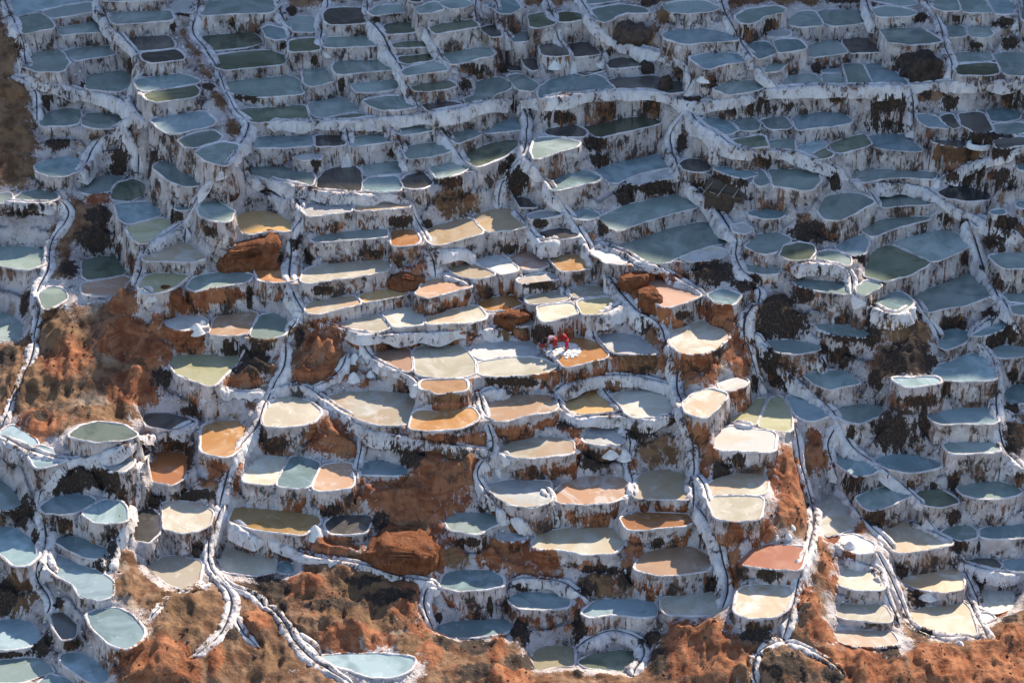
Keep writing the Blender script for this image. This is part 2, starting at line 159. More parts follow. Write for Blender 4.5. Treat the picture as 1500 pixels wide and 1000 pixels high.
('b',7.05,[(20.21,15.19),(21.42,16.31),(22.1,16.31),(22.23,15.19),(21.18,14.25),(20.71,13.62),(20.11,14.25)],'tiny slanting blue-grey salt pond, third pond above left of the pale blue shelf pond'),
('e',6.94,[(22.45,15.75),(23.67,16.87),(25.12,17.52),(25.51,15.91),(24.55,15.27),(22.83,14.48)],'small slanting olive salt pond, just above the pale blue shelf pond'),
('e',7.03,[(20.8,13.82),(22.09,15.08),(22.44,14.13),(21.73,13.2),(21.05,13.11)],'tiny slanting olive salt pond, second pond above left of the pale blue shelf pond'),
('b',6.67,[(25.59,17.77),(26.86,18.1),(28.5,18.0),(29.04,15.37),(28.46,15.12),(26.77,15.53),(25.68,16.01)],'small lens-shaped blue-grey salt pond, second pond left of the salt-ringed puddle'),
('g',7.26,[(18.16,15.69),(19.91,16.26),(19.81,14.1),(18.98,13.85),(18.2,14.1)],'tiny rounded grey-green salt pond, third pond above right of the ruined thatched hut'),
('g',5.28,[(24.15,14.37),(25.21,15.21),(28.18,15.15),(30.14,14.68),(29.72,13.75),(27.72,13.91),(25.8,13.6),(24.55,13.35),(24.07,13.75)],'small strip-shaped grey-green salt pond, just above right of the pale blue shelf pond'),
('g',6.07,[(18.01,13.51),(19.84,13.66),(21.55,13.35),(21.23,11.83),(20.55,10.47),(19.24,10.62),(18.09,10.92)],'medium rounded grey-green salt pond, first above left of the pale blue shelf pond'),
('b',8.25,[(28.91,18.07),(30.22,17.74),(30.8,15.47),(29.39,15.95),(28.85,16.76)],'tiny slanting blue-grey salt pond, second pond above left of the salt-ringed puddle'),
('k',8.25,[(30.5,17.75),(31.37,18.08),(31.69,15.96),(31.07,15.48),(30.56,16.45)],'tiny slanting dark grey salt pond, first above left of the salt-ringed puddle'),
('k',8.33,[(31.88,17.89),(33.71,18.22),(33.79,14.97),(32.42,14.81),(31.7,16.09)],'small slanting dark grey salt pond, just above the salt-ringed puddle'),
('b',8.38,[(33.88,18.45),(35.37,19.12),(36.21,18.12),(35.78,16.97),(34.88,16.48),(33.96,16.64)],'tiny slanting blue-grey salt pond, just above right of the salt-ringed puddle'),
('g',8.37,[(34.01,16.17),(35.96,16.49),(36.25,15.2),(35.18,14.56),(33.88,14.72)],'tiny rounded grey-green salt pond, second pond right of the salt-ringed puddle'),
('k',7.44,[(29.5,15.3),(30.79,15.78),(32.06,15.3),(31.79,14.51),(30.31,14.51)],'tiny strip-shaped dark grey salt pond, first left of the salt-ringed puddle'),
('k',8.32,[(33.8,13.56),(35.76,14.04),(35.78,12.78),(33.57,12.31)],'tiny lens-shaped dark grey salt pond, first right of the salt-ringed puddle'),
('b',7.04,[(35.18,12.4),(35.88,12.55),(35.6,11.17),(35.14,11.48)],'tiny upright blue-grey salt pond, first below right of the salt-ringed puddle'),
('g',12.88,[(37.92,28.43),(38.49,28.43),(37.59,23.93),(37.32,24.66)],'tiny upright grey-green salt pond, just above right of the paired small ponds'),
('g',12.82,[(28.83,27.44),(26.72,28.59),(27.97,29.36),(29.59,28.78),(29.87,27.82)],'tiny strip-shaped grey-green salt pond, just above the big dark boulder'),
('w',11.67,[(18.41,25.8),(19.43,26.17),(20.34,25.43),(20.08,24.33),(18.95,24.15)],'tiny slanting salt-white salt pond, second pond left of the puddled hollow'),
('g',3.89,[(-35.09,13.46),(-34.56,14.38),(-33.53,14.68),(-32.32,14.38),(-32.23,13.46),(-33.04,12.71),(-34.13,12.77)],'tiny lens-shaped grey-green salt pond, just above left of the speckled grey bluff'),
('g',1.21,[(-35.97,11.03),(-35.19,11.18),(-33.96,11.03),(-32.87,10.6),(-32.5,8.75),(-33.37,7.85),(-34.33,8.04),(-35.5,8.6)],'medium boxy grey-green salt pond, just below left of the speckled grey bluff'),
('g',-1.54,[(-35.94,6.59),(-34.99,6.45),(-34.02,5.51),(-33.51,4.19),(-33.44,3.14),(-34.04,2.88),(-35.23,3.01)],'small upright grey-green salt pond, just left of the tall rust slope'),
('g',0.6,[(-32.14,5.44),(-31.57,6.26),(-30.86,5.99),(-30.42,4.9),(-30.9,3.97),(-31.46,3.43)],'tiny slanting grey-green salt pond, just above left of the tall rust slope'),
('b',3.85,[(-27.7,12.49),(-26.61,12.79),(-25.4,12.79),(-24.46,10.86),(-25.18,10.27),(-26.64,9.4),(-27.08,10.56)],'small slanting blue-grey salt pond, first right of the speckled grey bluff'),
('y',3.85,[(-26.51,9.24),(-25.65,9.82),(-24.29,10.56),(-23.27,8.81),(-23.77,7.67),(-24.93,6.59),(-25.25,6.54),(-25.9,7.95)],'small slanting yellowish salt pond, second pond right of the speckled grey bluff'),
('e',0.9,[(-29.88,9.75),(-28.88,10.17),(-27.82,10.23),(-26.85,8.19),(-26.7,7.64),(-27.87,7.08),(-29.26,6.75)],'small rounded olive salt pond, just below the speckled grey bluff'),
('t',0.9,[(-29.33,6.39),(-27.85,6.94),(-26.61,7.5),(-26.08,6.53),(-27.36,4.63),(-28.96,4.9)],'small slanting tan salt pond, just above right of the tall rust slope'),
('t',3.26,[(-24.89,6.42),(-23.78,7.4),(-22.41,7.91),(-20.68,5.45),(-21.54,5.12),(-22.97,5.17),(-24.77,5.12)],'medium lens-shaped tan salt pond, first left of the round rust boulder'),
('y',2.46,[(-24.81,3.13),(-24.61,4.47),(-24.28,4.88),(-22.99,4.88),(-21.66,4.61),(-22.32,3.66),(-23.19,2.46),(-24.42,2.2)],'small slanting yellowish salt pond, second pond left of the round rust boulder'),
('g',2.26,[(-21.73,3.49),(-21.67,4.57),(-20.72,5.25),(-18.81,5.52),(-17.71,4.97),(-17.9,4.3),(-19.23,3.49),(-21.2,2.82)],'small lens-shaped grey-green salt pond, first below left of the round rust boulder'),
('g',5.67,[(-21.23,8.26),(-21.03,9.29),(-20.19,9.43),(-18.78,7.83),(-19.21,6.4),(-20.27,6.68),(-21.0,7.4)],'small slanting grey-green salt pond, just above left of the round rust boulder'),
('o',4.36,[(-19.21,8.69),(-18.64,10.14),(-17.48,10.5),(-16.37,10.0),(-15.34,8.69),(-15.3,7.54),(-16.43,7.68),(-17.95,7.26),(-18.76,7.54)],'medium rounded orange salt pond, just above right of the round rust boulder'),
('o',2.4,[(-17.32,6.37),(-16.29,6.51),(-14.57,6.24),(-14.18,4.59),(-14.65,4.05),(-15.93,3.99),(-16.93,4.32),(-17.23,5.41)],'small boxy orange salt pond, just below right of the round rust boulder'),
('t',0.25,[(-19.95,1.32),(-19.84,3.15),(-18.58,3.41),(-17.16,3.41),(-17.5,0.43),(-18.77,0.43),(-19.99,0.55)],'medium rounded tan salt pond, just below the round rust boulder'),
('g',0.26,[(-17.45,0.54),(-17.0,3.13),(-15.98,3.26),(-15.25,2.34),(-15.22,0.54),(-16.19,-0.02),(-17.08,0.08)],'small rounded grey-green salt pond, just above left of the hollow brown bowl'),
('g',3.9,[(-36.23,13.9),(-35.58,14.05),(-35.33,13.44),(-35.62,12.84),(-36.29,12.84)],'tiny slanting grey-green salt pond, just left of the speckled grey bluff'),
('w',0.5,[(-23.14,1.91),(-22.07,2.56),(-20.9,2.43),(-20.36,1.14),(-21.19,0.62),(-22.2,0.62),(-22.92,1.26)],'small rounded salt-white salt pond, second pond below left of the round rust boulder'),
('g',5.04,[(-23.16,9.67),(-22.25,9.82),(-22.07,9.38),(-22.86,9.38)],'tiny strip-shaped grey-green salt pond, just below right of the mottled brown bluff'),
('w',5.29,[(-14.36,9.45),(-13.34,9.89),(-12.3,9.98),(-11.04,9.89),(-11.05,8.58),(-12.56,8.14),(-13.71,7.86)],'small rounded salt-white salt pond, first above the upper cream terrace'),
('t',5.27,[(-10.77,9.8),(-9.4,10.09),(-8.08,9.95),(-7.14,9.65),(-7.26,9.36),(-9.08,8.92),(-10.7,8.69)],'tiny strip-shaped tan salt pond, second pond above right of the upper cream terrace'),
('g',3.96,[(-13.57,6.9),(-12.97,7.61),(-11.44,8.18),(-9.1,8.61),(-8.57,8.46),(-8.55,7.46),(-10.32,7.04),(-12.52,6.76)],'small strip-shaped grey-green salt pond, first above right of the upper cream terrace'),
('o',3.75,[(-8.39,8.72),(-6.88,8.86),(-6.5,7.29),(-6.67,6.78),(-7.96,6.5)],'tiny rounded orange salt pond, just right of the upper cream terrace'),
('c',2.45,[(-14.18,3.96),(-14.16,5.31),(-12.93,6.14),(-10.36,6.75),(-8.93,6.97),(-8.51,6.42),(-8.53,5.31),(-9.73,4.77),(-11.5,4.23),(-13.51,3.55)],'medium lens-shaped cream salt pond, just below the upper cream terrace'),
('t',3.62,[(-5.88,8.4),(-5.33,9.55),(-2.97,10.87),(-2.01,8.69),(-3.83,7.55),(-4.99,6.84),(-5.59,7.4)],'medium slanting tan salt pond, just below the brown rock shelf'),
('t',3.59,[(-2.71,11.21),(-1.51,12.1),(0.1,12.4),(0.89,10.77),(0.95,9.61),(-0.17,9.17),(-1.62,8.74),(-2.16,9.9)],'medium slanting tan salt pond, just below right of the brown rock shelf'),
('t',1.9,[(-4.36,6.89),(-2.8,7.45),(-1.08,5.79),(-2.24,5.24),(-3.42,5.65)],'tiny lens-shaped tan salt pond, second pond above left of the orange corner pond'),
('w',1.91,[(-2.34,7.42),(-2.54,7.98),(-0.7,8.83),(0.35,6.45),(-0.82,5.76)],'small slanting salt-white salt pond, first above left of the orange corner pond'),
('c',1.26,[(-13.58,1.87),(-13.51,2.92),(-12.28,3.71),(-10.62,3.98),(-10.17,2.79),(-11.42,2.26),(-12.9,1.61),(-13.41,1.61)],'small lens-shaped cream salt pond, just above the hollow brown bowl'),
('o',1.27,[(-10.36,3.97),(-9.25,4.77),(-7.84,5.18),(-7.02,4.23),(-7.9,3.7),(-9.04,3.3),(-9.92,3.03)],'tiny lens-shaped orange salt pond, just below right of the upper cream terrace'),
('t',1.65,[(-6.6,3.53),(-5.63,5.42),(-4.33,5.56),(-2.76,4.74),(-4.29,3.8),(-5.55,2.87),(-6.2,3.13)],'small lens-shaped tan salt pond, third pond left of the orange corner pond'),
('o',0.4,[(-2.24,4.47),(-1.47,5.14),(0.09,5.68),(0.74,4.34),(-0.17,3.8),(-1.46,3.46)],'tiny lens-shaped orange salt pond, first left of the orange corner pond'),
('c',0.39,[(-11.78,1.46),(-10.68,2.24),(-9.05,3.03),(-8.06,1.08),(-9.05,0.56),(-10.05,0.26),(-10.97,0.82)],'small lens-shaped cream salt pond, first above right of the hollow brown bowl'),
('c',0.45,[(-8.79,3.05),(-7.66,3.71),(-6.38,3.84),(-6.02,2.79),(-6.04,1.49),(-7.05,1.23),(-7.93,1.02)],'small rounded cream salt pond, second pond above right of the hollow brown bowl'),
('c',0.43,[(-5.69,2.55),(-4.3,3.47),(-2.5,4.0),(-1.9,2.55),(-2.98,1.9),(-4.51,1.56),(-5.65,1.46)],'small lens-shaped cream salt pond, second pond left of the orange corner pond'),
('k',3.11,[(1.56,9.39),(2.29,9.96),(3.36,10.4),(4.29,10.11),(4.4,9.16),(3.6,8.67),(2.28,8.53),(1.69,8.81)],'tiny lens-shaped dark grey salt pond, second pond below left of the curved grey-blue pond'),
('b',3.75,[(4.05,11.65),(5.0,12.1),(5.91,11.21),(5.62,10.62),(4.55,10.47)],'tiny slanting blue-grey salt pond, just below the curved grey-blue pond'),
('g',3.7,[(6.22,10.72),(7.96,12.5),(10.47,14.16),(12.0,14.62),(12.92,12.35),(11.11,11.31),(8.91,9.99),(7.27,8.54),(6.77,9.41)],'large slanting grey-green salt pond, just above left of the wide grey slanting ponds'),
('g',2.75,[(7.21,8.36),(8.92,9.65),(11.28,11.25),(13.34,11.98),(14.6,10.96),(15.16,8.93),(13.46,8.22),(11.95,7.23),(10.29,5.84),(8.71,5.29),(8.01,6.95)],'large slanting grey-green salt pond, first below right of the wide grey slanting ponds'),
('w',2.77,[(11.44,6.49),(12.76,7.61),(13.99,8.32),(14.77,7.33),(13.59,6.49),(12.14,6.22)],'tiny lens-shaped salt-white salt pond, second pond below right of the wide grey slanting ponds'),
('w',2.7,[(5.55,7.61),(6.09,8.32),(6.87,8.03),(8.25,6.49),(7.44,5.94),(6.27,5.8)],'tiny slanting salt-white salt pond, just below left of the wide grey slanting ponds'),
('p',1.83,[(-0.23,8.43),(0.83,9.13),(1.96,9.13),(2.53,7.16),(1.74,6.89),(0.82,6.75)],'small slanting pinkish salt pond, second pond above right of the orange corner pond'),
('o',2.02,[(2.54,8.06),(3.6,8.4),(4.79,8.34),(5.39,6.53),(4.34,6.11),(3.3,6.06)],'small lens-shaped orange salt pond, just above the four cream squares'),
('w',1.56,[(0.3,5.59),(1.61,6.28),(2.79,6.56),(3.16,5.73),(1.73,5.19),(0.56,5.05)],'tiny strip-shaped salt-white salt pond, first above right of the orange corner pond'),
('c',0.82,[(0.88,4.51),(1.99,5.26),(3.3,5.45),(3.86,4.37),(2.49,3.71),(1.2,3.57)],'tiny lens-shaped cream salt pond, just right of the orange corner pond'),
('c',0.92,[(3.82,5.41),(4.88,6.09),(6.45,6.09),(6.6,4.87),(5.61,4.46),(4.31,4.33)],'tiny rounded cream salt pond, just above right of the four cream squares'),
('c',0.81,[(1.58,3.07),(2.74,3.47),(4.04,3.6),(4.39,2.28),(3.1,1.63),(2.07,1.11)],'small slanting cream salt pond, just below left of the four cream squares'),
('y',0.9,[(4.43,3.7),(5.6,4.24),(6.64,4.32),(7.16,2.65),(5.79,2.12),(4.77,1.99)],'small slanting yellowish salt pond, just right of the four cream squares'),
('p',1.64,[(8.95,5.57),(10.06,5.71),(11.05,4.76),(12.57,3.41),(11.53,2.22),(10.22,1.7),(9.3,3.55)],'medium slanting pinkish salt pond, forming the peach fan pond'),
('c',0.06,[(10.77,1.39),(12.11,2.3),(12.9,2.69),(14.1,1.52),(14.21,0.5),(13.4,-0.89),(12.34,-1.64),(11.21,-1.52),(10.66,-0.39)],'medium rounded cream salt pond, forming the round cream pond'),
('w',-0.12,[(0.29,2.75),(1.07,3.54),(1.65,2.62),(1.06,2.23),(0.42,2.23)],'tiny slanting salt-white salt pond, just below right of the orange corner pond'),
('b',1.66,[(13.26,3.26),(14.23,4.06),(15.19,3.26),(14.59,2.2),(13.56,2.07)],'tiny slanting blue-grey salt pond, just left of the shaded dark knoll'),
('w',3.95,[(1.1,10.81),(2.3,11.11),(3.5,11.25),(3.36,10.66),(2.02,10.08),(1.23,10.08)],'tiny strip-shaped salt-white salt pond, first below left of the curved grey-blue pond'),
('k',4.13,[(0.17,12.98),(1.25,12.98),(1.64,11.63),(0.57,11.33)],'tiny slanting dark grey salt pond, second pond left of the curved grey-blue pond'),
('w',3.94,[(15.06,9.21),(15.87,9.36),(16.64,8.49),(15.99,7.78),(15.25,8.35)],'tiny slanting salt-white salt pond, first below right of the ruined thatched hut'),
('g',3.42,[(16.09,7.09),(16.77,8.8),(18.38,9.08),(19.05,7.94),(18.09,6.25),(17.13,5.69),(16.52,6.11)],'small slanting grey-green salt pond, third pond below right of the ruined thatched hut'),
('g',2.56,[(15.71,6.07),(17.05,5.79),(18.06,5.52),(17.99,4.83),(16.96,4.83),(16.08,5.11)],'tiny strip-shaped grey-green salt pond, just above the shaded dark knoll'),
('b',4.41,[(16.45,10.18),(17.43,10.77),(18.98,10.33),(18.34,9.31),(17.27,9.16)],'tiny lens-shaped blue-grey salt pond, second pond below right of the ruined thatched hut'),
('g',4.78,[(21.29,9.9),(21.99,11.82),(23.24,12.28),(24.31,12.22),(25.08,11.08),(23.98,9.75),(22.33,8.15),(21.48,8.73)],'medium slanting grey-green salt pond, forming the pale blue shelf pond'),
('g',4.08,[(25.51,12.78),(26.43,13.54),(27.54,13.75),(29.32,13.09),(29.17,12.12),(27.79,11.88),(25.88,11.59)],'small strip-shaped grey-green salt pond, just right of the pale blue shelf pond'),
('k',4.8,[(29.97,12.53),(30.9,13.29),(31.87,13.44),(33.37,12.08),(32.97,11.33),(31.87,11.18),(30.35,11.63)],'small lens-shaped dark grey salt pond, first below the salt-ringed puddle'),
('g',3.33,[(24.19,9.55),(25.9,11.3),(27.57,11.74),(29.15,11.59),(29.15,11.15),(27.64,10.42),(25.92,9.55),(24.72,8.54)],'small lens-shaped grey-green salt pond, just above left of the split green pond'),
('b',3.2,[(22.26,7.23),(23.16,8.65),(24.16,9.22),(24.51,8.36),(23.91,6.39),(23.23,6.11)],'tiny slanting blue-grey salt pond, first below the pale blue shelf pond'),
('g',2.51,[(26.34,9.26),(27.68,10.27),(29.13,10.99),(30.65,11.29),(31.7,9.26),(30.62,7.98),(28.64,6.3),(27.36,8.12)],'medium slanting grey-green salt pond, first above right of the split green pond'),
('e',2.46,[(24.08,5.28),(24.64,7.5),(25.46,8.63),(26.18,9.06),(27.33,7.93),(28.66,6.39),(26.85,4.74),(25.01,3.66),(23.97,4.47)],'medium slanting olive salt pond, just left of the split green pond'),
('g',0.81,[(27.15,4.52),(28.6,5.88),(30.38,7.11),(32.05,8.36),(32.69,5.33),(31.89,4.52),(30.0,3.32),(27.96,2.66),(27.53,3.19)],'large slanting grey-green salt pond, just below left of the big slanting teal pond'),
('b',1.62,[(24.03,2.54),(25.18,3.47),(26.16,4.0),(26.69,2.4),(25.46,0.97),(24.37,1.36)],'small slanting blue-grey salt pond, second pond below left of the split green pond'),
('g',2.39,[(23.07,2.98),(23.9,3.92),(24.85,3.38),(24.52,2.85),(23.36,1.79),(22.96,2.19)],'tiny slanting grey-green salt pond, first below left of the split green pond'),
('g',2.1,[(18.97,4.59),(20.4,4.59),(22.45,4.45),(22.95,3.38),(22.61,2.71),(21.23,2.98),(19.77,3.65)],'small strip-shaped grey-green salt pond, just above right of the shaded dark knoll'),
('e',3.45,[(18.16,5.63),(18.5,7.03),(19.46,7.45),(20.59,7.03),(20.62,6.19),(20.1,5.08),(18.81,5.08)],'small rounded olive salt pond, just below left of the pale blue shelf pond'),
('g',3.13,[(20.39,5.13),(20.84,6.79),(21.89,6.79),(22.82,5.96),(22.66,4.72),(21.37,4.72)],'tiny rounded grey-green salt pond, second pond below the pale blue shelf pond'),
('g',-0.05,[(20.65,2.24),(22.09,2.42),(23.3,1.85),(23.85,1.2),(23.27,0.69),(21.9,0.95),(20.72,1.72)],'tiny strip-shaped grey-green salt pond, just right of the shaded dark knoll'),
('g',-0.8,[(17.21,1.35),(18.69,1.48),(20.28,0.84),(20.35,0.33),(19.15,-0.17),(17.77,-0.05)],'tiny strip-shaped grey-green salt pond, just below right of the shaded dark knoll'),
('g',2.59,[(32.7,7.13),(34.08,7.55),(35.4,7.55),(34.98,5.46),(33.43,5.46)],'small rounded grey-green salt pond, just above right of the big slanting teal pond'),
('g',0.89,[(33.51,4.92),(34.84,5.05),(35.07,4.92),(34.83,3.71),(33.54,3.71)],'tiny boxy grey-green salt pond, first right of the big slanting teal pond'),
('g',0.88,[(33.47,3.33),(34.78,3.46),(34.5,2.01),(33.65,2.27)],'tiny rounded grey-green salt pond, second pond right of the big slanting teal pond'),
('b',-0.69,[(28.84,2.45),(29.7,2.97),(30.98,2.19),(30.12,0.91),(28.95,0.02),(28.57,0.4)],'small slanting blue-grey salt pond, just above right of the brown gully'),
('g',-1.33,[(32.01,1.11),(32.9,1.75),(34.54,1.62),(34.32,0.47),(31.97,0.22)],'tiny rounded grey-green salt pond, second pond right of the brown gully'),
('w',3.55,[(31.94,10.86),(32.64,11.01),(33.2,9.69),(32.27,9.69)],'tiny slanting salt-white salt pond, second pond above right of the split green pond'),
('b',4.98,[(32.95,9.2),(33.8,9.5),(33.69,8.91),(33.02,8.85)],'tiny lens-shaped blue-grey salt pond, second pond below the salt-ringed puddle'),
('b',4.9,[(35.12,10.84),(35.68,10.99),(35.48,9.95),(35.11,10.1)],'tiny upright blue-grey salt pond, second pond below right of the salt-ringed puddle'),
('b',-0.32,[(30.66,1.29),(32.56,2.58),(33.71,3.9),(32.85,2.06),(31.4,1.16)],'tiny slanting blue-grey salt pond, just below right of the big slanting teal pond'),
('y',-1.17,[(-22.5,-0.97),(-22.27,0.16),(-20.61,0.16),(-18.37,0.03),(-18.24,-0.59),(-18.96,-2.08),(-19.54,-3.66),(-20.61,-3.06),(-21.84,-2.2)],'medium slanting yellowish salt pond, just above the bright orange pond'),
('k',-3.4,[(-23.98,-4.33),(-23.96,-3.62),(-22.58,-3.62),(-21.37,-4.21),(-20.75,-4.68),(-21.34,-5.5),(-22.33,-5.5),(-23.51,-5.03)],'small lens-shaped dark grey salt pond, just left of the bright orange pond'),
('e',-1.72,[(-27.87,-8.84),(-27.36,-7.93),(-26.33,-7.47),(-24.8,-7.93),(-23.76,-8.84),(-24.57,-9.51),(-26.0,-9.56),(-27.27,-9.18)],'small strip-shaped olive salt pond, just right of the steel-blue corner ponds'),
('b',-2.83,[(-32.8,-6.98),(-32.34,-6.06),(-31.28,-7.1),(-30.15,-8.23),(-30.76,-8.57),(-31.02,-9.13),(-32.04,-8.23)],'small slanting blue-grey salt pond, just left of the steel-blue corner ponds'),
('b',-2.83,[(-30.78,-8.79),(-29.95,-8.34),(-28.32,-10.02),(-29.17,-10.68),(-29.75,-10.79)],'tiny slanting blue-grey salt pond, just below the steel-blue corner ponds'),
('o',-3.69,[(-19.75,-7.56),(-20.01,-4.8),(-19.39,-4.21),(-18.15,-4.09),(-17.28,-5.27),(-17.49,-6.88),(-18.2,-8.2),(-19.2,-8.02)],'medium rounded orange salt pond, forming the bright orange pond'),
('o',-4.98,[(-24.21,-7.16),(-23.61,-6.14),(-22.53,-5.79),(-21.38,-6.02),(-21.09,-7.84),(-21.26,-8.95),(-21.64,-9.79),(-22.7,-9.17),(-23.8,-8.28)],'medium slanting orange salt pond, just above the half-lit green pond'),
('b',-4.8,[(-29.37,-12.37),(-28.76,-11.4),(-27.51,-10.97),(-26.12,-11.73),(-27.07,-12.9),(-28.05,-13.42),(-28.96,-13.0)],'small slanting blue-grey salt pond, just above right of the left brown crag'),
('b',-4.77,[(-26.82,-12.93),(-25.71,-11.65),(-24.68,-12.08),(-24.2,-12.93),(-24.04,-13.98),(-25.79,-14.19)],'small slanting blue-grey salt pond, just left of the half-lit green pond'),
('c',-6.07,[(-22.19,-9.95),(-21.23,-9.84),(-19.94,-10.39),(-19.11,-11.25),(-19.2,-12.52),(-20.51,-13.57),(-21.73,-12.94)],'medium rounded cream salt pond, just below right of the half-lit green pond'),
('g',-5.21,[(-32.81,-8.83),(-31.86,-9.93),(-31.09,-11.45),(-31.45,-12.09),(-32.41,-12.09)],'tiny upright grey-green salt pond, second pond above left of the left brown crag'),
('k',-6.18,[(-23.99,-11.09),(-23.08,-10.66),(-22.35,-11.51),(-22.15,-12.99),(-22.55,-14.45),(-23.47,-13.83)],'small upright dark grey salt pond, just below left of the half-lit green pond'),
('w',-3.05,[(-25.67,-10.13),(-24.65,-9.69),(-23.93,-9.69),(-24.46,-11.01),(-25.07,-10.9)],'tiny slanting salt-white salt pond, just above left of the half-lit green pond'),
('c',-2.73,[(-15.94,-5.63),(-15.78,-2.67),(-14.93,-2.3),(-13.46,-3.27),(-12.62,-4.46),(-13.03,-5.63),(-14.71,-6.22),(-15.71,-6.1)],'medium slanting cream salt pond, just right of the bright orange pond'),
('c',-2.49,[(-12.15,-3.06),(-10.99,-2.58),(-8.74,-2.34),(-6.65,-2.34),(-6.53,-3.9),(-6.81,-6.25),(-8.04,-6.37),(-9.29,-6.02),(-10.84,-4.85)],'large rounded cream salt pond, just below right of the hollow brown bowl'),
('o',-2.19,[(-6.4,-7.3),(-6.22,-5.33),(-4.62,-5.21),(-2.64,-4.86),(-2.31,-6.15),(-3.34,-7.19),(-5.29,-7.42)],'medium rounded orange salt pond, just below the brick-lined box pond'),
('r',-1.06,[(-5.75,-4.09),(-5.77,-3.49),(-4.53,-3.37),(-3.15,-3.32),(-3.01,-4.57),(-4.85,-4.93)],'small rounded brick-red salt pond, forming the brick-lined box pond'),
('t',-1.04,[(-9.37,-0.2),(-8.21,0.68),(-6.81,0.81),(-6.69,-2.31),(-7.83,-2.06),(-8.75,-1.2)],'small slanting tan salt pond, just right of the hollow brown bowl'),
('c',-1.05,[(-6.55,0.84),(-5.29,1.22),(-3.49,1.22),(-2.56,-1.05),(-2.54,-2.53),(-4.91,-2.89),(-6.18,-2.4)],'large boxy cream salt pond, just above the brick-lined box pond'),
('w',-1.06,[(-2.72,0.85),(-1.32,1.62),(1.51,1.87),(1.49,-0.03),(-0.54,-0.16),(-2.19,-0.54)],'medium rounded salt-white salt pond, just left of the two workers'),
('c',-1.03,[(-2.12,-1.09),(-0.16,-0.46),(1.36,-0.46),(2.87,-1.33),(2.92,-1.71),(1.34,-2.44),(-0.54,-2.69),(-2.04,-2.44)],'medium strip-shaped cream salt pond, just below left of the two workers'),
('c',-4.7,[(-16.78,-8.26),(-16.13,-6.68),(-14.58,-6.8),(-15.08,-10.14),(-16.2,-9.81),(-16.95,-9.59)],'small slanting cream salt pond, just left of the three-part pond'),
('b',-4.72,[(-14.91,-9.34),(-14.28,-6.65),(-12.29,-7.56),(-12.87,-10.44),(-14.09,-10.33),(-14.9,-10.11)],'medium slanting blue-grey salt pond, just below right of the three-part pond'),
('t',-4.7,[(-12.69,-10.46),(-12.22,-7.7),(-10.37,-7.7),(-10.28,-10.24),(-11.52,-10.68)],'medium rounded tan salt pond, just right of the three-part pond'),
('b',-4.67,[(-9.75,-7.86),(-8.55,-7.29),(-6.91,-8.19),(-6.82,-8.86),(-8.22,-8.86),(-9.7,-8.75)],'small rounded blue-grey salt pond, just above the blue slush pool'),
('t',-2.37,[(-1.84,-4.1),(-0.79,-3.26),(0.72,-2.9),(2.47,-3.14),(2.83,-4.57),(1.33,-5.28),(-0.77,-6.1),(-1.52,-5.52)],'medium lens-shaped tan salt pond, just right of the brick-lined box pond'),
('c',-3.91,[(-0.77,-7.22),(0.09,-6.31),(1.33,-5.73),(2.82,-5.85),(3.8,-6.31),(3.78,-7.45),(2.54,-7.67),(1.31,-8.24),(0.33,-8.12)],'medium lens-shaped cream salt pond, just left of the salt heap ledge'),
('w',-5.4,[(-1.56,-9.2),(-0.16,-8.53),(1.32,-8.42),(2.42,-8.76),(2.45,-10.72),(1.29,-11.48),(0.09,-11.15),(-1.01,-10.51)],'medium rounded salt-white salt pond, second pond below left of the salt heap ledge'),
('g',-6.7,[(-4.05,-10.97),(-3.33,-10.33),(-1.13,-10.33),(-0.64,-11.4),(-2.32,-12.45),(-3.78,-12.03)],'small rounded grey-green salt pond, just above the blue oval pond'),
('o',-0.7,[(2.27,0.73),(3.75,1.63),(5.43,1.75),(6.36,-0.66),(4.95,-1.53),(3.55,-2.27),(2.82,-0.78)],'medium slanting orange salt pond, just below right of the two workers'),
('w',-0.55,[(5.74,1.76),(6.84,2.02),(8.37,1.64),(9.19,0.23),(9.4,-0.52),(8.01,-0.57),(6.75,-0.52),(6.16,0.74)],'small lens-shaped salt-white salt pond, just right of the two workers'),
('o',-2.88,[(3.18,-3.14),(4.34,-2.05),(5.74,-1.69),(6.46,-2.78),(6.91,-4.1),(5.65,-4.45),(4.15,-4.57)],'medium slanting orange salt pond, second pond above left of the salt heap ledge'),
('c',-2.72,[(6.59,-2.44),(7.5,-1.95),(8.77,-1.83),(10.26,-2.32),(10.46,-4.24),(9.24,-4.83),(8.1,-5.18),(7.4,-4.24)],'medium slanting cream salt pond, just above right of the salt heap ledge'),
('c',-1.81,[(11.24,-5.01),(12.14,-3.7),(12.92,-3.34),(13.88,-3.82),(13.25,-5.48),(12.31,-6.53),(11.36,-5.95)],'small slanting cream salt pond, just left of the yellow twin ponds'),
('w',-3.89,[(4.74,-6.12),(5.3,-4.02),(6.56,-4.02),(7.1,-6.12),(6.84,-6.46),(5.6,-6.46)],'small rounded salt-white salt pond, first above left of the salt heap ledge'),
('t',-5.74,[(2.54,-9.35),(3.98,-8.02),(4.86,-7.58),(6.09,-7.58),(7.2,-7.8),(7.31,-9.35),(6.23,-10.44),(4.53,-10.55),(2.95,-10.44)],'medium rounded tan salt pond, first below left of the salt heap ledge'),
('t',-5.64,[(7.82,-10.16),(8.16,-8.18),(8.58,-7.28),(9.83,-6.95),(11.16,-7.51),(11.24,-9.07),(11.1,-10.27),(9.64,-10.38)],'medium rounded tan salt pond, just below right of the salt heap ledge'),
('y',-3.52,[(14.36,-4.26),(15.43,-2.83),(16.3,-1.62),(16.96,-1.38),(15.86,-4.92),(15.27,-4.61)],'small slanting yellowish salt pond, forming the yellow twin ponds'),
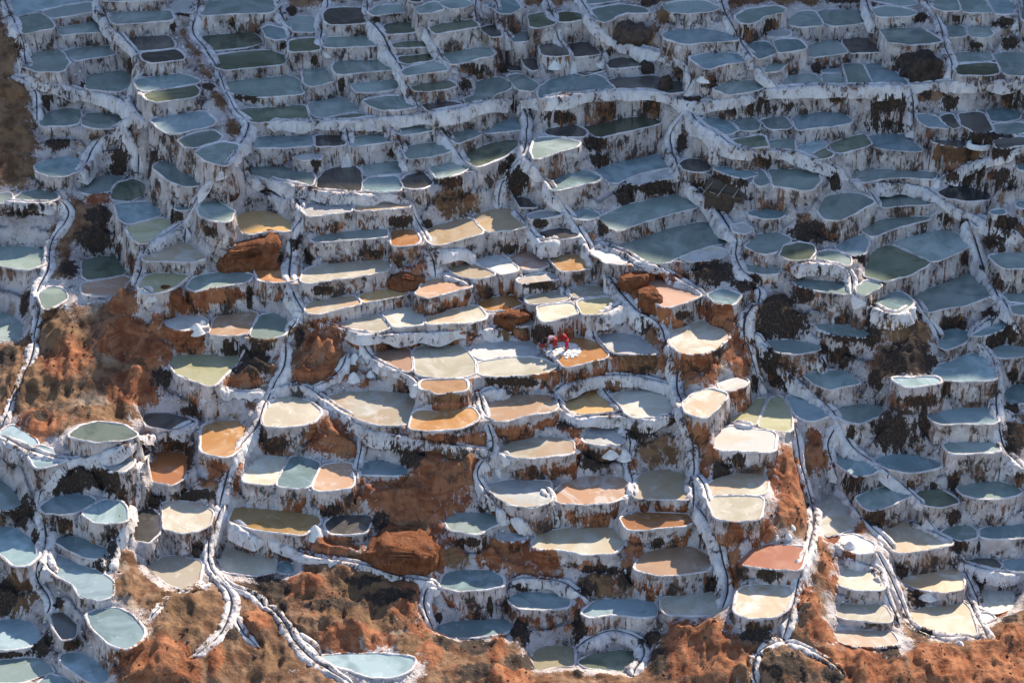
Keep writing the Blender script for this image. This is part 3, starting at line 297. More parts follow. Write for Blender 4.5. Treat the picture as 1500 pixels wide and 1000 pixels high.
('y',-3.55,[(15.99,-4.94),(17.15,-1.35),(17.87,-1.21),(18.2,-3.14),(17.96,-5.38)],'small upright yellowish salt pond, first right of the yellow twin ponds'),
('w',-3.56,[(13.29,-5.93),(13.86,-5.0),(15.34,-5.24),(16.91,-5.7),(16.56,-7.99),(14.98,-7.88),(13.29,-7.54)],'medium rounded salt-white salt pond, just below left of the yellow twin ponds'),
('c',-5.03,[(12.71,-9.54),(13.37,-8.88),(14.78,-8.21),(16.23,-8.43),(15.9,-10.63),(14.2,-10.59),(12.63,-10.63)],'medium rounded cream salt pond, just above the salt-lipped channel fork'),
('c',-5.03,[(12.53,-11.06),(14.17,-10.95),(15.79,-11.06),(15.22,-13.3),(13.95,-13.51),(12.79,-13.19)],'medium rounded cream salt pond, just above right of the salt-lipped channel fork'),
('o',-6.48,[(7.07,-11.28),(7.94,-10.64),(9.41,-10.53),(11.1,-10.75),(11.29,-11.5),(10.77,-12.03),(8.59,-12.34),(7.38,-12.34)],'medium strip-shaped orange salt pond, just left of the salt-lipped channel fork'),
('w',-1.85,[(13.75,-2.29),(14.81,-1.68),(15.54,-2.04),(15.21,-2.9),(14.3,-3.26),(13.82,-3.02)],'tiny slanting salt-white salt pond, just above left of the yellow twin ponds'),
('g',-2.29,[(19.52,-0.58),(20.65,-0.13),(22.2,-0.03),(22.89,-1.56),(21.96,-1.93),(21.03,-2.3),(19.95,-1.81)],'small lens-shaped grey-green salt pond, just above right of the yellow twin ponds'),
('b',-3.49,[(18.36,-1.43),(18.98,-0.94),(19.9,-1.79),(20.77,-3.0),(20.64,-3.59),(19.49,-4.31),(18.71,-3.48)],'small slanting blue-grey salt pond, second pond right of the yellow twin ponds'),
('g',-3.63,[(21.32,-3.25),(21.88,-2.29),(23.55,-2.09),(24.44,-2.53),(24.15,-3.25),(22.77,-4.2),(21.92,-3.96)],'small lens-shaped grey-green salt pond, just above left of the dark split cliff'),
('b',-5.67,[(20.95,-5.87),(21.53,-5.3),(22.73,-5.64),(23.7,-6.78),(23.25,-7.35),(22.34,-7.64),(21.68,-7.01)],'small slanting blue-grey salt pond, just below left of the dark split cliff'),
('g',-6.8,[(22.2,-8.44),(23.31,-7.55),(24.65,-6.88),(25.77,-8.11),(24.57,-9.1),(23.25,-9.75),(22.56,-9.42)],'small slanting grey-green salt pond, just above left of the sandy kite pond'),
('b',-5.59,[(23.63,-5.88),(24.77,-5.31),(26.03,-5.26),(27.33,-5.77),(27.8,-6.34),(27.04,-6.79),(25.48,-7.24),(24.4,-7.02)],'small strip-shaped blue-grey salt pond, just below right of the dark split cliff'),
('e',-6.86,[(26.02,-8.11),(26.79,-7.56),(27.8,-7.45),(28.69,-8.78),(27.76,-9.21),(26.51,-9.32)],'small lens-shaped olive salt pond, just above the sandy kite pond'),
('g',-6.53,[(29.02,-7.73),(30.18,-7.17),(31.56,-7.05),(32.74,-7.39),(32.98,-8.06),(31.77,-8.61),(30.27,-8.72),(29.23,-8.35)],'small strip-shaped grey-green salt pond, just below the right grey steps'),
('g',-4.51,[(28.25,-5.6),(29.66,-5.37),(31.41,-5.37),(31.49,-6.29),(30.22,-6.47),(28.58,-6.63)],'tiny strip-shaped grey-green salt pond, just below left of the right grey steps'),
('b',-3.3,[(27.34,-4.01),(28.63,-3.42),(30.33,-3.01),(31.59,-3.01),(31.5,-4.84),(29.61,-4.95),(27.88,-4.91)],'medium strip-shaped blue-grey salt pond, just above left of the right grey steps'),
('b',-1.48,[(27.82,-1.93),(28.4,-0.69),(29.71,0.31),(31.13,1.12),(31.98,-0.19),(31.57,-2.42),(29.85,-2.54),(28.37,-2.42)],'medium slanting blue-grey salt pond, first right of the brown gully'),
('b',-1.23,[(25.02,-2.84),(26.01,-2.89),(27.67,-2.72),(27.86,-3.09),(26.92,-3.45),(25.64,-3.69)],'tiny strip-shaped blue-grey salt pond, just below the brown gully'),
('b',-3.29,[(32.95,-1.13),(33.63,-0.27),(34.6,0.1),(34.14,-2.23),(32.85,-2.35)],'tiny upright blue-grey salt pond, just above right of the right grey steps'),
('c',-7.59,[(20.3,-7.26),(21.28,-6.36),(21.64,-7.48),(22.16,-9.24),(21.74,-10.53),(20.9,-11.38),(20.02,-11.6),(19.84,-10.1)],'medium upright cream salt pond, just below right of the red rubble strip'),
('b',-5.24,[(32.31,-6.3),(32.89,-6.53),(33.21,-7.44),(32.84,-7.44)],'tiny slanting blue-grey salt pond, just below right of the right grey steps'),
('b',-6.31,[(-32.61,-12.32),(-31.48,-12.53),(-30.33,-13.57),(-29.39,-15.42),(-29.82,-16.33),(-30.5,-16.43),(-31.17,-15.42),(-32.11,-14.81)],'medium upright blue-grey salt pond, first above left of the left brown crag'),
('b',-6.26,[(-28.54,-13.86),(-28.09,-13.34),(-26.95,-13.75),(-25.22,-14.88),(-25.2,-15.8),(-26.37,-15.8),(-27.57,-14.99)],'small slanting blue-grey salt pond, just right of the left brown crag'),
('b',-6.78,[(-28.78,-15.18),(-28.14,-14.77),(-25.87,-16.29),(-24.61,-17.58),(-24.32,-19.14),(-24.87,-19.63),(-25.89,-19.05),(-26.57,-17.78),(-27.79,-16.79)],'medium slanting blue-grey salt pond, just below right of the left brown crag'),
('c',-7.66,[(-22.7,-14.65),(-22.03,-13.84),(-20.76,-13.53),(-19.58,-14.35),(-19.51,-16.37),(-20.07,-17.06),(-20.96,-16.57),(-21.92,-15.57)],'medium slanting cream salt pond, just above left of the branching salt fan'),
('c',-8.13,[(-18.25,-13.69),(-18.02,-12.44),(-17.05,-12.44),(-16.01,-13.17),(-14.79,-13.38),(-14.78,-14.81),(-16.21,-14.81),(-17.79,-14.61)],'medium rounded cream salt pond, just above the branching salt fan'),
('b',-7.29,[(-25.41,-20.18),(-25.05,-19.57),(-24.0,-19.61),(-22.94,-20.56),(-22.06,-21.88),(-22.16,-22.8),(-22.74,-23.44),(-23.6,-22.98),(-24.85,-21.5)],'medium slanting blue-grey salt pond, first left of the big teal egg pond'),
('b',-9.29,[(-31.65,-18.28),(-30.51,-18.09),(-29.5,-18.48),(-28.73,-19.81),(-29.31,-20.75),(-30.4,-21.13),(-31.11,-21.04)],'medium rounded blue-grey salt pond, just below the left brown crag'),
('k',-8.34,[(-27.95,-18.78),(-27.37,-18.78),(-26.47,-19.93),(-26.4,-21.06),(-26.93,-21.34),(-27.33,-20.31)],'tiny upright dark grey salt pond, second pond left of the big teal egg pond'),
('b',-9.17,[(-26.95,-21.66),(-26.18,-21.47),(-24.88,-22.4),(-24.0,-23.67),(-24.34,-24.39),(-25.59,-23.67),(-26.79,-22.58)],'small slanting blue-grey salt pond, first below left of the big teal egg pond'),
('g',-9.82,[(-30.87,-21.38),(-29.52,-21.19),(-28.56,-21.38),(-27.32,-22.57),(-28.28,-22.94),(-29.34,-23.39),(-30.47,-23.39)],'medium rounded grey-green salt pond, third pond left of the big teal egg pond'),
('b',-9.83,[(-28.05,-23.57),(-27.65,-22.66),(-26.67,-23.03),(-25.86,-23.75),(-26.42,-24.46),(-27.67,-24.46)],'small slanting blue-grey salt pond, second pond below left of the big teal egg pond'),
('o',-6.34,[(-17.71,-11.54),(-17.54,-10.25),(-14.33,-10.68),(-12.47,-11.22),(-12.3,-11.86),(-13.28,-13.12),(-14.75,-12.8),(-16.34,-12.49),(-17.48,-11.96)],'medium lens-shaped orange salt pond, forming the long amber pond'),
('b',-8.21,[(-14.9,-14.19),(-14.54,-13.48),(-14.05,-13.58),(-13.85,-14.6),(-14.56,-14.7)],'tiny slanting blue-grey salt pond, just above right of the branching salt fan'),
('b',-8.78,[(-4.39,-15.23),(-4.0,-14.01),(-3.04,-13.71),(-1.6,-13.71),(-0.75,-14.42),(-0.75,-15.23),(-1.82,-15.53),(-3.25,-15.63)],'medium rounded blue-grey salt pond, forming the blue oval pond'),
('b',-10.79,[(-4.67,-16.89),(-3.73,-16.4),(-2.07,-16.1),(-0.51,-16.1),(-0.03,-16.69),(-0.63,-17.37),(-2.05,-17.66),(-3.7,-17.76)],'medium strip-shaped blue-grey salt pond, just below the blue oval pond'),
('k',-6.46,[(-11.63,-11.89),(-11.21,-10.93),(-9.02,-11.04),(-9.29,-12.73),(-10.24,-12.84),(-11.33,-12.73)],'small rounded dark grey salt pond, just below left of the blue slush pool'),
('b',-9.88,[(-11.35,-21.02),(-10.32,-20.93),(-8.01,-20.89),(-6.03,-21.3),(-6.23,-22.13),(-7.0,-22.77),(-8.61,-22.68),(-9.79,-21.95),(-10.85,-21.58)],'medium strip-shaped blue-grey salt pond, just below the brown earth hollow'),
('b',-9.66,[(-0.09,-15.44),(0.45,-14.94),(1.29,-14.84),(2.36,-15.04),(3.44,-15.14),(3.42,-16.13),(1.99,-16.33),(0.44,-16.23)],'small strip-shaped blue-grey salt pond, just left of the twin deep-blue ponds'),
('w',-7.24,[(-1.0,-11.83),(0.09,-11.72),(0.81,-11.94),(0.69,-12.46),(-0.64,-12.46)],'tiny strip-shaped salt-white salt pond, just above right of the blue oval pond'),
('c',-7.36,[(1.42,-12.7),(1.85,-11.65),(4.05,-11.01),(6.25,-11.01),(6.91,-12.7),(6.15,-13.64),(4.71,-13.74),(3.52,-13.33),(1.72,-13.12)],'large rounded cream salt pond, just above the twin deep-blue ponds'),
('t',-7.86,[(7.85,-14.68),(8.34,-13.25),(9.59,-12.52),(11.28,-12.42),(12.08,-13.14),(12.49,-14.07),(11.96,-14.79),(10.37,-15.33),(8.95,-15.29)],'medium rounded tan salt pond, just below left of the salt-lipped channel fork'),
('r',-6.95,[(14.25,-15.34),(15.08,-14.01),(16.08,-13.54),(17.38,-13.7),(18.17,-13.91),(17.59,-16.15),(16.43,-16.05),(15.27,-15.84)],'medium rounded brick-red salt pond, forming the brick-red pond'),
('c',-7.97,[(13.74,-19.08),(14.18,-16.73),(15.28,-16.34),(16.34,-16.28),(17.26,-16.53),(16.59,-18.5),(15.85,-19.46),(14.39,-19.56)],'medium rounded cream salt pond, just below the brick-red pond'),
('b',-9.72,[(4.54,-16.74),(5.41,-15.56),(7.09,-15.46),(8.75,-15.66),(9.02,-16.15),(8.91,-17.04),(7.61,-16.94),(6.08,-16.74),(4.89,-17.04)],'medium strip-shaped blue-grey salt pond, just right of the twin deep-blue ponds'),
('c',-9.26,[(9.26,-15.88),(11.24,-15.58),(12.81,-15.38),(13.14,-15.78),(12.77,-17.36),(11.11,-17.46),(9.47,-17.36)],'medium rounded cream salt pond, just above left of the rust bottom cliff'),
('y',-11.67,[(1.45,-18.25),(2.29,-17.71),(3.65,-17.77),(3.67,-19.48),(2.62,-19.48),(1.56,-19.86)],'small rounded yellowish salt pond, just below the twin deep-blue ponds'),
('e',-11.66,[(4.21,-19.21),(5.35,-18.45),(6.78,-18.17),(7.96,-18.36),(7.43,-19.59),(7.29,-20.06),(5.78,-19.78),(4.61,-19.63)],'small lens-shaped olive salt pond, just below right of the twin deep-blue ponds'),
('t',-8.36,[(23.9,-10.0),(24.82,-9.14),(25.52,-8.6),(26.41,-9.25),(28.12,-11.18),(26.5,-11.81),(24.61,-12.23),(23.79,-11.6)],'medium slanting tan salt pond, just left of the sandy kite pond'),
('c',-8.48,[(20.45,-15.44),(21.01,-13.92),(22.72,-13.71),(22.99,-16.04),(22.26,-16.14),(21.09,-16.04)],'small rounded cream salt pond, just below right of the pyramid salt heaps'),
('c',-9.38,[(20.13,-17.58),(20.5,-16.5),(21.7,-16.41),(23.0,-16.5),(23.23,-18.17),(22.06,-18.17),(20.92,-17.87)],'small rounded cream salt pond, first below the pyramid salt heaps'),
('c',-9.88,[(19.92,-18.67),(21.48,-18.38),(23.23,-18.48),(23.41,-19.62),(22.45,-19.81),(20.94,-19.81),(20.16,-19.53)],'small strip-shaped cream salt pond, second pond below the pyramid salt heaps'),
('t',-9.99,[(24.75,-13.06),(26.56,-12.34),(28.36,-11.82),(28.52,-14.08),(27.18,-14.49),(25.85,-13.78)],'medium slanting tan salt pond, just above the orange-stained corner pond'),
('c',-10.85,[(24.74,-16.03),(24.95,-15.44),(26.89,-14.54),(28.67,-14.03),(28.68,-17.4),(27.58,-17.59),(26.06,-17.5),(24.98,-16.81)],'large slanting cream salt pond, just left of the orange-stained corner pond'),
('c',-11.17,[(29.7,-13.19),(30.42,-12.58),(32.01,-12.58),(31.58,-14.2),(30.46,-15.01),(29.64,-14.2)],'small rounded cream salt pond, second pond right of the orange-stained corner pond'),
('g',-8.4,[(27.7,-10.05),(28.49,-9.41),(29.37,-9.3),(29.91,-9.73),(29.82,-10.59),(28.52,-10.69)],'tiny lens-shaped grey-green salt pond, first right of the sandy kite pond'),
('b',-8.47,[(30.2,-9.52),(31.85,-9.31),(33.37,-9.09),(33.14,-10.27),(31.63,-10.44),(30.03,-10.49)],'small strip-shaped blue-grey salt pond, third pond right of the sandy kite pond'),
('k',-9.81,[(29.22,-11.35),(29.97,-10.93),(31.05,-11.03),(31.36,-11.66),(31.1,-12.08),(29.9,-11.97)],'tiny lens-shaped dark grey salt pond, second pond right of the sandy kite pond'),
('b',-9.88,[(31.55,-11.03),(33.16,-10.99),(32.94,-12.08),(32.07,-12.18),(31.52,-11.87)],'tiny boxy blue-grey salt pond, just above right of the orange-stained corner pond'),
('w',-7.59,[(20.88,-11.53),(21.62,-11.43),(22.68,-12.58),(22.57,-13.42),(21.61,-13.42),(20.84,-12.79)],'tiny slanting salt-white salt pond, just above the pyramid salt heaps'),
('w',-11.17,[(29.36,-15.11),(29.98,-15.01),(30.27,-15.41),(29.6,-15.8)],'tiny slanting salt-white salt pond, first right of the orange-stained corner pond'),
]
CHANS = [
([(-38.84,32.97,11.26),(-38.44,31.87,11.18),(-38.03,30.7,11.13),(-37.59,29.48,11.1),(-37.13,28.25,11.09),(-36.69,27.11,11.04),(-36.35,26.32,10.84),(-36.15,25.96,10.45),(-36.04,25.7,10.01),(-35.91,25.14,9.7),(-35.7,24.31,9.54),(-35.44,23.58,9.43),(-35.19,23.12,9.33)],'long steep crusted channel from the tan left cliff to the left twin ponds'),
([(-36.94,23.54,8.77),(-36.36,23.35,8.8),(-35.82,23.1,8.77),(-35.34,22.79,8.62),(-34.98,22.48,8.34),(-34.75,22.13,7.98),(-34.64,21.73,7.6),(-34.58,21.25,7.26),(-34.51,20.71,6.99),(-34.41,20.23,6.79),(-34.32,19.91,6.67)],'steep crusted channel from the tan left cliff to the left twin ponds'),
([(-35.65,23.15,9.01),(-35.12,22.94,8.95),(-34.6,22.75,8.87),(-34.09,22.61,8.78),(-33.6,22.57,8.64),(-33.14,22.67,8.45),(-32.69,22.86,8.24),(-32.24,23.01,8.05),(-31.74,22.96,7.95),(-31.19,22.67,7.96),(-30.62,22.28,8.01),(-30.06,22.03,8.03),(-29.54,21.95,7.98),(-29.04,21.91,7.89),(-28.54,21.67,7.81),(-28.0,20.98,7.84),(-27.47,19.91,7.97),(-27.05,19.0,8.06),(-26.81,18.5,8.06)],'long slanting crusted channel from the tan left cliff to the twin-tone pond'),
([(-31.49,32.75,11.35),(-31.0,30.8,11.56),(-30.59,29.4,11.56),(-30.23,28.39,11.43),(-29.83,27.54,11.26),(-29.43,26.96,11.04),(-29.02,26.54,10.8),(-28.57,25.98,10.63),(-28.09,25.19,10.56),(-27.62,24.31,10.51),(-27.24,23.49,10.38),(-26.99,22.83,10.15),(-26.95,22.42,9.83),(-27.11,22.22,9.45),(-27.4,22.12,9.04),(-27.7,22.02,8.62),(-27.99,21.95,8.18),(-28.3,21.91,7.74)],'long steep crusted channel from the left twin ponds to the twin-tone pond'),
([(-26.81,18.5,8.06),(-27.31,18.82,7.62),(-27.82,19.14,7.19),(-28.3,19.3,6.83),(-28.73,19.24,6.56),(-29.15,19.09,6.32),(-29.56,18.92,6.05),(-29.92,18.7,5.76),(-30.19,18.39,5.47),(-30.38,17.93,5.2),(-30.49,17.27,5.01),(-30.59,16.47,4.88),(-30.76,15.74,4.75),(-31.01,15.16,4.6)],'slanting crusted channel from the twin-tone pond to the speckled grey bluff'),
([(-27.67,18.73,7.13),(-27.33,18.17,6.94),(-27.07,17.77,6.65),(-26.9,17.52,6.26),(-26.82,17.32,5.82),(-26.8,17.14,5.36),(-26.81,16.94,4.9),(-26.83,16.73,4.46),(-26.86,16.51,4.01)],'steep crusted channel from the twin-tone pond to the mottled brown bluff'),
([(-27.71,21.52,8.21),(-27.29,20.02,8.37),(-26.91,18.93,8.35),(-26.55,18.22,8.2),(-26.18,17.71,8.08),(-25.83,17.32,8.0)],'narrow steep crusted channel from the twin-tone pond to the mottled brown bluff'),
([(-23.89,32.14,11.59),(-23.71,30.93,11.49),(-23.61,29.85,11.37),(-23.67,29.06,11.18),(-23.82,28.54,10.92),(-23.86,28.11,10.64),(-23.7,27.67,10.37),(-23.36,27.11,10.15),(-22.95,26.35,10.02),(-22.52,25.47,9.94),(-22.11,24.49,9.89),(-21.75,23.48,9.82),(-21.45,22.62,9.68),(-21.22,21.9,9.45),(-20.99,21.14,9.24),(-20.7,20.28,9.1),(-20.37,19.51,8.95),(-20.09,18.87,8.77),(-19.85,18.26,8.6),(-19.56,17.69,8.49),(-19.16,17.2,8.42),(-18.79,16.75,8.34),(-18.6,16.29,8.17),(-18.62,15.77,7.95),(-18.75,15.03,7.81),(-18.88,13.85,7.91),(-18.98,12.39,8.16),(-19.11,11.09,8.34),(-19.29,10.14,8.37),(-19.53,9.53,8.24),(-19.83,9.34,7.94),(-20.1,9.41,7.59),(-20.3,9.5,7.34)],'long steep crusted channel from the olive strip pond to the mottled brown bluff'),
([(-17.78,32.22,11.55),(-17.64,31.17,11.42),(-17.49,30.28,11.23),(-17.26,29.55,11.02),(-16.94,28.82,10.85),(-16.62,27.96,10.75),(-16.43,27.08,10.72),(-16.38,26.31,10.71)],'steep crusted channel from the olive strip pond to the dark square pond'),
([(-10.98,30.5,12.23),(-10.88,29.47,12.07),(-10.76,28.34,11.97),(-10.58,27.32,11.85),(-10.32,26.6,11.68),(-9.96,25.94,11.56),(-9.57,25.22,11.5),(-9.29,24.67,11.34),(-9.12,24.36,11.01),(-8.93,23.95,10.7),(-8.65,23.21,10.54),(-8.34,22.25,10.48),(-8.05,21.2,10.45),(-7.82,20.18,10.38),(-7.64,19.49,10.16),(-7.44,19.11,9.85),(-7.17,18.7,9.6),(-6.91,18.21,9.38),(-6.73,17.83,9.1),(-6.63,17.57,8.77)],'long steep crusted channel from the dark square pond to the stacked lens ponds'),
([(-13.93,31.35,11.89),(-13.94,30.45,11.72),(-14.0,29.54,11.56),(-14.06,28.53,11.44),(-14.06,27.53,11.31),(-14.07,26.75,11.09),(-14.1,26.05,10.89),(-13.97,25.18,10.77),(-13.69,24.35,10.68),(-13.39,23.88,10.56),(-13.17,23.72,10.43)],'steep crusted channel from the dark square pond to the olive strip pond'),
([(-2.6,28.57,12.98),(-2.68,27.65,12.81),(-2.72,26.88,12.58),(-2.66,26.38,12.29),(-2.49,26.17,11.97),(-2.3,26.16,11.68)],'short steep crusted channel from the dark brown trio to the stacked lens ponds'),
([(-6.4,24.95,12.17),(-6.08,24.24,12.01),(-5.79,23.66,11.77),(-5.55,23.25,11.43),(-5.32,22.87,11.08),(-5.06,22.33,10.83),(-4.74,21.67,10.69),(-4.4,21.11,10.58),(-4.1,20.88,10.44),(-3.9,20.95,10.26)],'steep crusted channel from the stacked lens ponds to the bone-shaped pond'),
([(-17.4,16.36,8.43),(-16.91,16.39,8.42),(-16.43,16.4,8.42),(-15.94,16.4,8.41),(-15.45,16.41,8.41),(-14.96,16.45,8.39),(-14.48,16.54,8.35),(-13.99,16.6,8.32),(-13.48,16.57,8.34),(-12.98,16.5,8.37),(-12.48,16.48,8.39),(-11.98,16.5,8.39),(-11.49,16.58,8.39),(-11.0,16.67,8.39),(-10.52,16.76,8.4),(-10.03,16.82,8.41),(-9.53,16.83,8.45),(-9.04,16.79,8.52),(-8.54,16.77,8.58),(-8.05,16.82,8.61),(-7.56,16.96,8.6),(-7.08,17.13,8.58),(-6.59,17.14,8.63),(-6.08,16.95,8.78),(-5.58,16.74,8.94),(-5.09,16.68,9.04),(-4.6,16.76,9.08),(-4.11,16.94,9.09),(-3.63,17.17,9.08),(-3.15,17.39,9.11),(-2.67,17.56,9.16),(-2.2,17.83,9.19),(-1.72,18.32,9.1),(-1.23,18.95,8.9),(-0.75,19.52,8.71),(-0.31,19.84,8.6),(0.07,19.92,8.6)],'long level crusted channel from the olive strip pond to the bone-shaped pond'),
([(-5.52,16.77,8.84),(-5.32,16.68,8.39),(-5.09,16.5,7.99),(-4.82,16.2,7.68),(-4.5,15.77,7.44),(-4.2,15.28,7.23),(-3.96,14.8,6.99),(-3.73,14.38,6.72),(-3.46,13.99,6.52),(-3.14,13.55,6.43),(-2.84,13.08,6.42)],'steep crusted channel from the bone-shaped pond to the brown rock shelf'),
([(-8.84,16.72,8.49),(-8.56,16.53,8.12),(-8.29,16.15,7.82),(-8.05,15.67,7.56),(-7.85,15.17,7.3),(-7.68,14.61,7.06),(-7.56,14.01,6.83),(-7.39,13.51,6.62),(-7.14,13.21,6.43),(-6.86,13.12,6.25)],'steep crusted channel from the stacked lens ponds to the brown rock shelf'),
([(-11.78,16.11,8.4),(-11.69,16.01,7.89),(-11.61,15.6,7.52),(-11.56,15.03,7.24),(-11.51,14.64,6.87),(-11.39,14.46,6.43),(-11.22,14.32,5.98)],'short steep crusted channel from the dark square pond to the upper cream terrace'),
([(-1.32,28.96,12.83),(-1.15,27.89,12.73),(-0.98,26.91,12.59),(-0.8,26.26,12.32),(-0.61,25.97,11.9),(-0.41,25.77,11.44),(-0.21,25.42,11.08),(-0.05,25.01,10.86),(0.06,24.74,10.71)],'steep crusted channel from the dark brown trio to the stacked lens ponds'),
([(0.08,14.32,6.0),(-0.23,14.06,5.74),(-0.47,13.85,5.51),(-0.64,13.71,5.29)],'short steep crusted channel from the bone-shaped pond to the brown rock shelf'),
([(5.05,29.64,12.56),(5.28,28.64,12.47),(5.5,27.54,12.42),(5.75,26.46,12.4),(6.06,25.62,12.34),(6.39,25.1,12.18),(6.68,24.86,11.87),(6.92,24.87,11.43),(7.23,25.05,11.02),(7.65,25.24,10.75),(8.15,25.32,10.61),(8.65,25.27,10.51),(9.14,25.1,10.45),(9.63,24.83,10.42),(10.12,24.49,10.42),(10.6,24.11,10.46),(11.08,23.67,10.53),(11.54,23.21,10.61),(12.0,22.79,10.61),(12.41,22.38,10.51),(12.74,21.85,10.36),(12.94,21.23,10.16),(12.97,20.69,9.89),(12.83,20.37,9.54),(12.58,20.21,9.18),(12.3,20.13,8.83)],'long slanting crusted channel from the smooth brown mound to the tall dark cone rock'),
([(6.77,24.71,10.77),(6.65,24.65,10.25),(6.42,24.28,9.95),(6.05,23.51,9.92)],'short steep crusted channel from the smooth brown mound to the dark brown trio'),
([(2.47,29.54,12.6),(2.62,28.79,12.37),(2.82,27.98,12.19),(3.06,27.07,12.07),(3.24,26.24,11.91),(3.28,25.72,11.62),(3.32,25.41,11.24),(3.49,25.03,10.93),(3.8,24.49,10.73),(4.1,23.91,10.55),(4.28,23.41,10.31),(4.28,23.07,10.0),(4.18,22.85,9.71),(4.08,22.71,9.51)],'steep crusted channel from the dark brown trio to the smooth brown mound'),
([(15.54,28.6,12.97),(15.53,27.49,12.87),(15.62,26.58,12.72),(15.82,25.86,12.54),(16.07,25.21,12.35),(16.29,24.62,12.12),(16.46,24.08,11.83),(16.62,23.53,11.55),(16.83,22.93,11.32),(17.08,22.19,11.19),(17.34,21.41,11.13),(17.55,20.9,11.04),(17.71,20.75,10.89)],'steep crusted channel from the smooth brown mound to the puddled hollow'),
([(0.32,19.96,8.3),(0.81,19.67,8.51),(1.3,19.39,8.72),(1.8,19.04,8.95),(2.29,18.72,9.18),(2.78,18.61,9.29),(3.28,18.71,9.32),(3.78,18.85,9.32),(4.28,18.99,9.33),(4.78,19.12,9.34),(5.28,19.26,9.33),(5.77,19.39,9.32),(6.27,19.55,9.28),(6.77,19.76,9.21),(7.27,20.09,9.1),(7.78,20.45,8.96),(8.28,20.62,8.9),(8.78,20.61,8.91),(9.27,20.56,8.94),(9.75,20.5,8.95),(10.23,20.38,8.95),(10.7,20.23,8.9),(11.17,20.14,8.78),(11.64,20.06,8.64),(12.1,19.89,8.54),(12.55,19.59,8.51),(13.01,19.26,8.57),(13.48,19.03,8.67),(13.96,18.91,8.78),(14.43,18.75,8.91),(14.9,18.48,9.1),(15.36,18.27,9.26),(15.85,18.27,9.34),(16.34,18.43,9.37),(16.82,18.6,9.39),(17.25,18.77,9.4),(17.63,18.97,9.39)],'long level crusted channel from the bone-shaped pond to the puddled hollow'),
([(12.8,19.2,8.41),(12.53,19.04,8.01),(12.24,18.9,7.6),(11.93,18.81,7.19),(11.65,18.72,6.79),(11.47,18.58,6.38),(11.44,18.29,6.01),(11.49,17.85,5.69),(11.58,17.23,5.46),(11.7,16.31,5.38),(11.84,15.31,5.37),(12.0,14.64,5.26),(12.18,14.33,5.05)],'steep crusted channel from the tall dark cone rock to the ruined thatched hut'),
([(12.68,19.33,8.28),(12.85,18.75,8.01),(13.06,18.06,7.85),(13.34,17.25,7.84),(13.68,16.5,7.88),(14.04,15.92,7.85),(14.32,15.53,7.68),(14.47,15.23,7.35),(14.52,14.92,6.98),(14.54,14.57,6.63),(14.57,14.26,6.3)],'narrow steep crusted channel from the tall dark cone rock to the ruined thatched hut'),
([(13.04,18.14,7.47),(13.41,17.1,7.74),(13.8,16.36,7.87),(14.19,15.84,7.87),(14.56,15.39,7.79),(14.89,14.9,7.67),(15.22,14.39,7.59),(15.6,13.97,7.57),(16.03,13.72,7.56),(16.48,13.65,7.52),(16.88,13.68,7.44),(17.19,13.76,7.36)],'slanting crusted channel from the tall dark cone rock to the ruined thatched hut'),
([(0.45,19.95,8.46),(0.74,19.6,8.18),(0.99,19.19,7.92),(1.13,18.67,7.68),(1.14,18.06,7.44),(1.08,17.4,7.21),(1.02,16.63,7.02),(0.98,15.78,6.89),(0.91,15.07,6.72),(0.73,14.67,6.48),(0.44,14.5,6.21),(0.14,14.39,5.99),(-0.1,14.32,5.82)],'narrow steep crusted channel from the bone-shaped pond to the brown rock shelf'),
([(0.98,14.35,6.63),(1.33,13.35,6.73),(1.66,12.79,6.61),(1.93,12.61,6.3),(2.16,12.5,5.94)],'short slanting crusted channel from the bone-shaped pond to the curved grey-blue pond'),
([(15.67,17.94,9.35),(15.83,18.08,8.78),(15.95,18.14,8.34),(16.02,18.12,8.08)],'short steep crusted channel from the tall dark cone rock to the ruined thatched hut'),
([(26.43,29.91,12.46),(26.43,28.5,12.49),(26.44,27.15,12.5),(26.53,26.21,12.37),(26.7,25.63,12.09),(26.89,25.12,11.8)],'steep crusted channel from the puddled hollow to the big dark boulder'),
([(30.58,28.74,12.92),(30.74,27.68,12.88),(30.93,26.8,12.77),(31.14,26.16,12.56),(31.32,25.58,12.29),(31.41,24.83,12.08),(31.39,23.94,11.92),(31.35,23.1,11.73),(31.38,22.48,11.48),(31.51,22.0,11.2),(31.63,21.47,10.95),(31.63,20.8,10.74),(31.56,20.19,10.51),(31.5,19.85,10.26),(31.47,19.72,10.05)],'steep crusted channel from the big dark boulder to the paired small ponds'),
([(37.72,28.85,12.87),(37.49,27.53,12.84),(37.28,26.27,12.79),(37.13,25.26,12.65),(37.06,24.62,12.39),(37.04,24.29,12.12),(37.05,24.12,11.91)],'steep crusted channel from the paired small ponds to the big dark boulder'),
([(17.55,20.71,10.96),(17.84,20.28,10.72),(18.15,19.85,10.52),(18.5,19.56,10.28),(18.83,19.38,10.03),(19.1,19.16,9.85)],'short slanting crusted channel from the puddled hollow to the twin blue-grey ponds'),
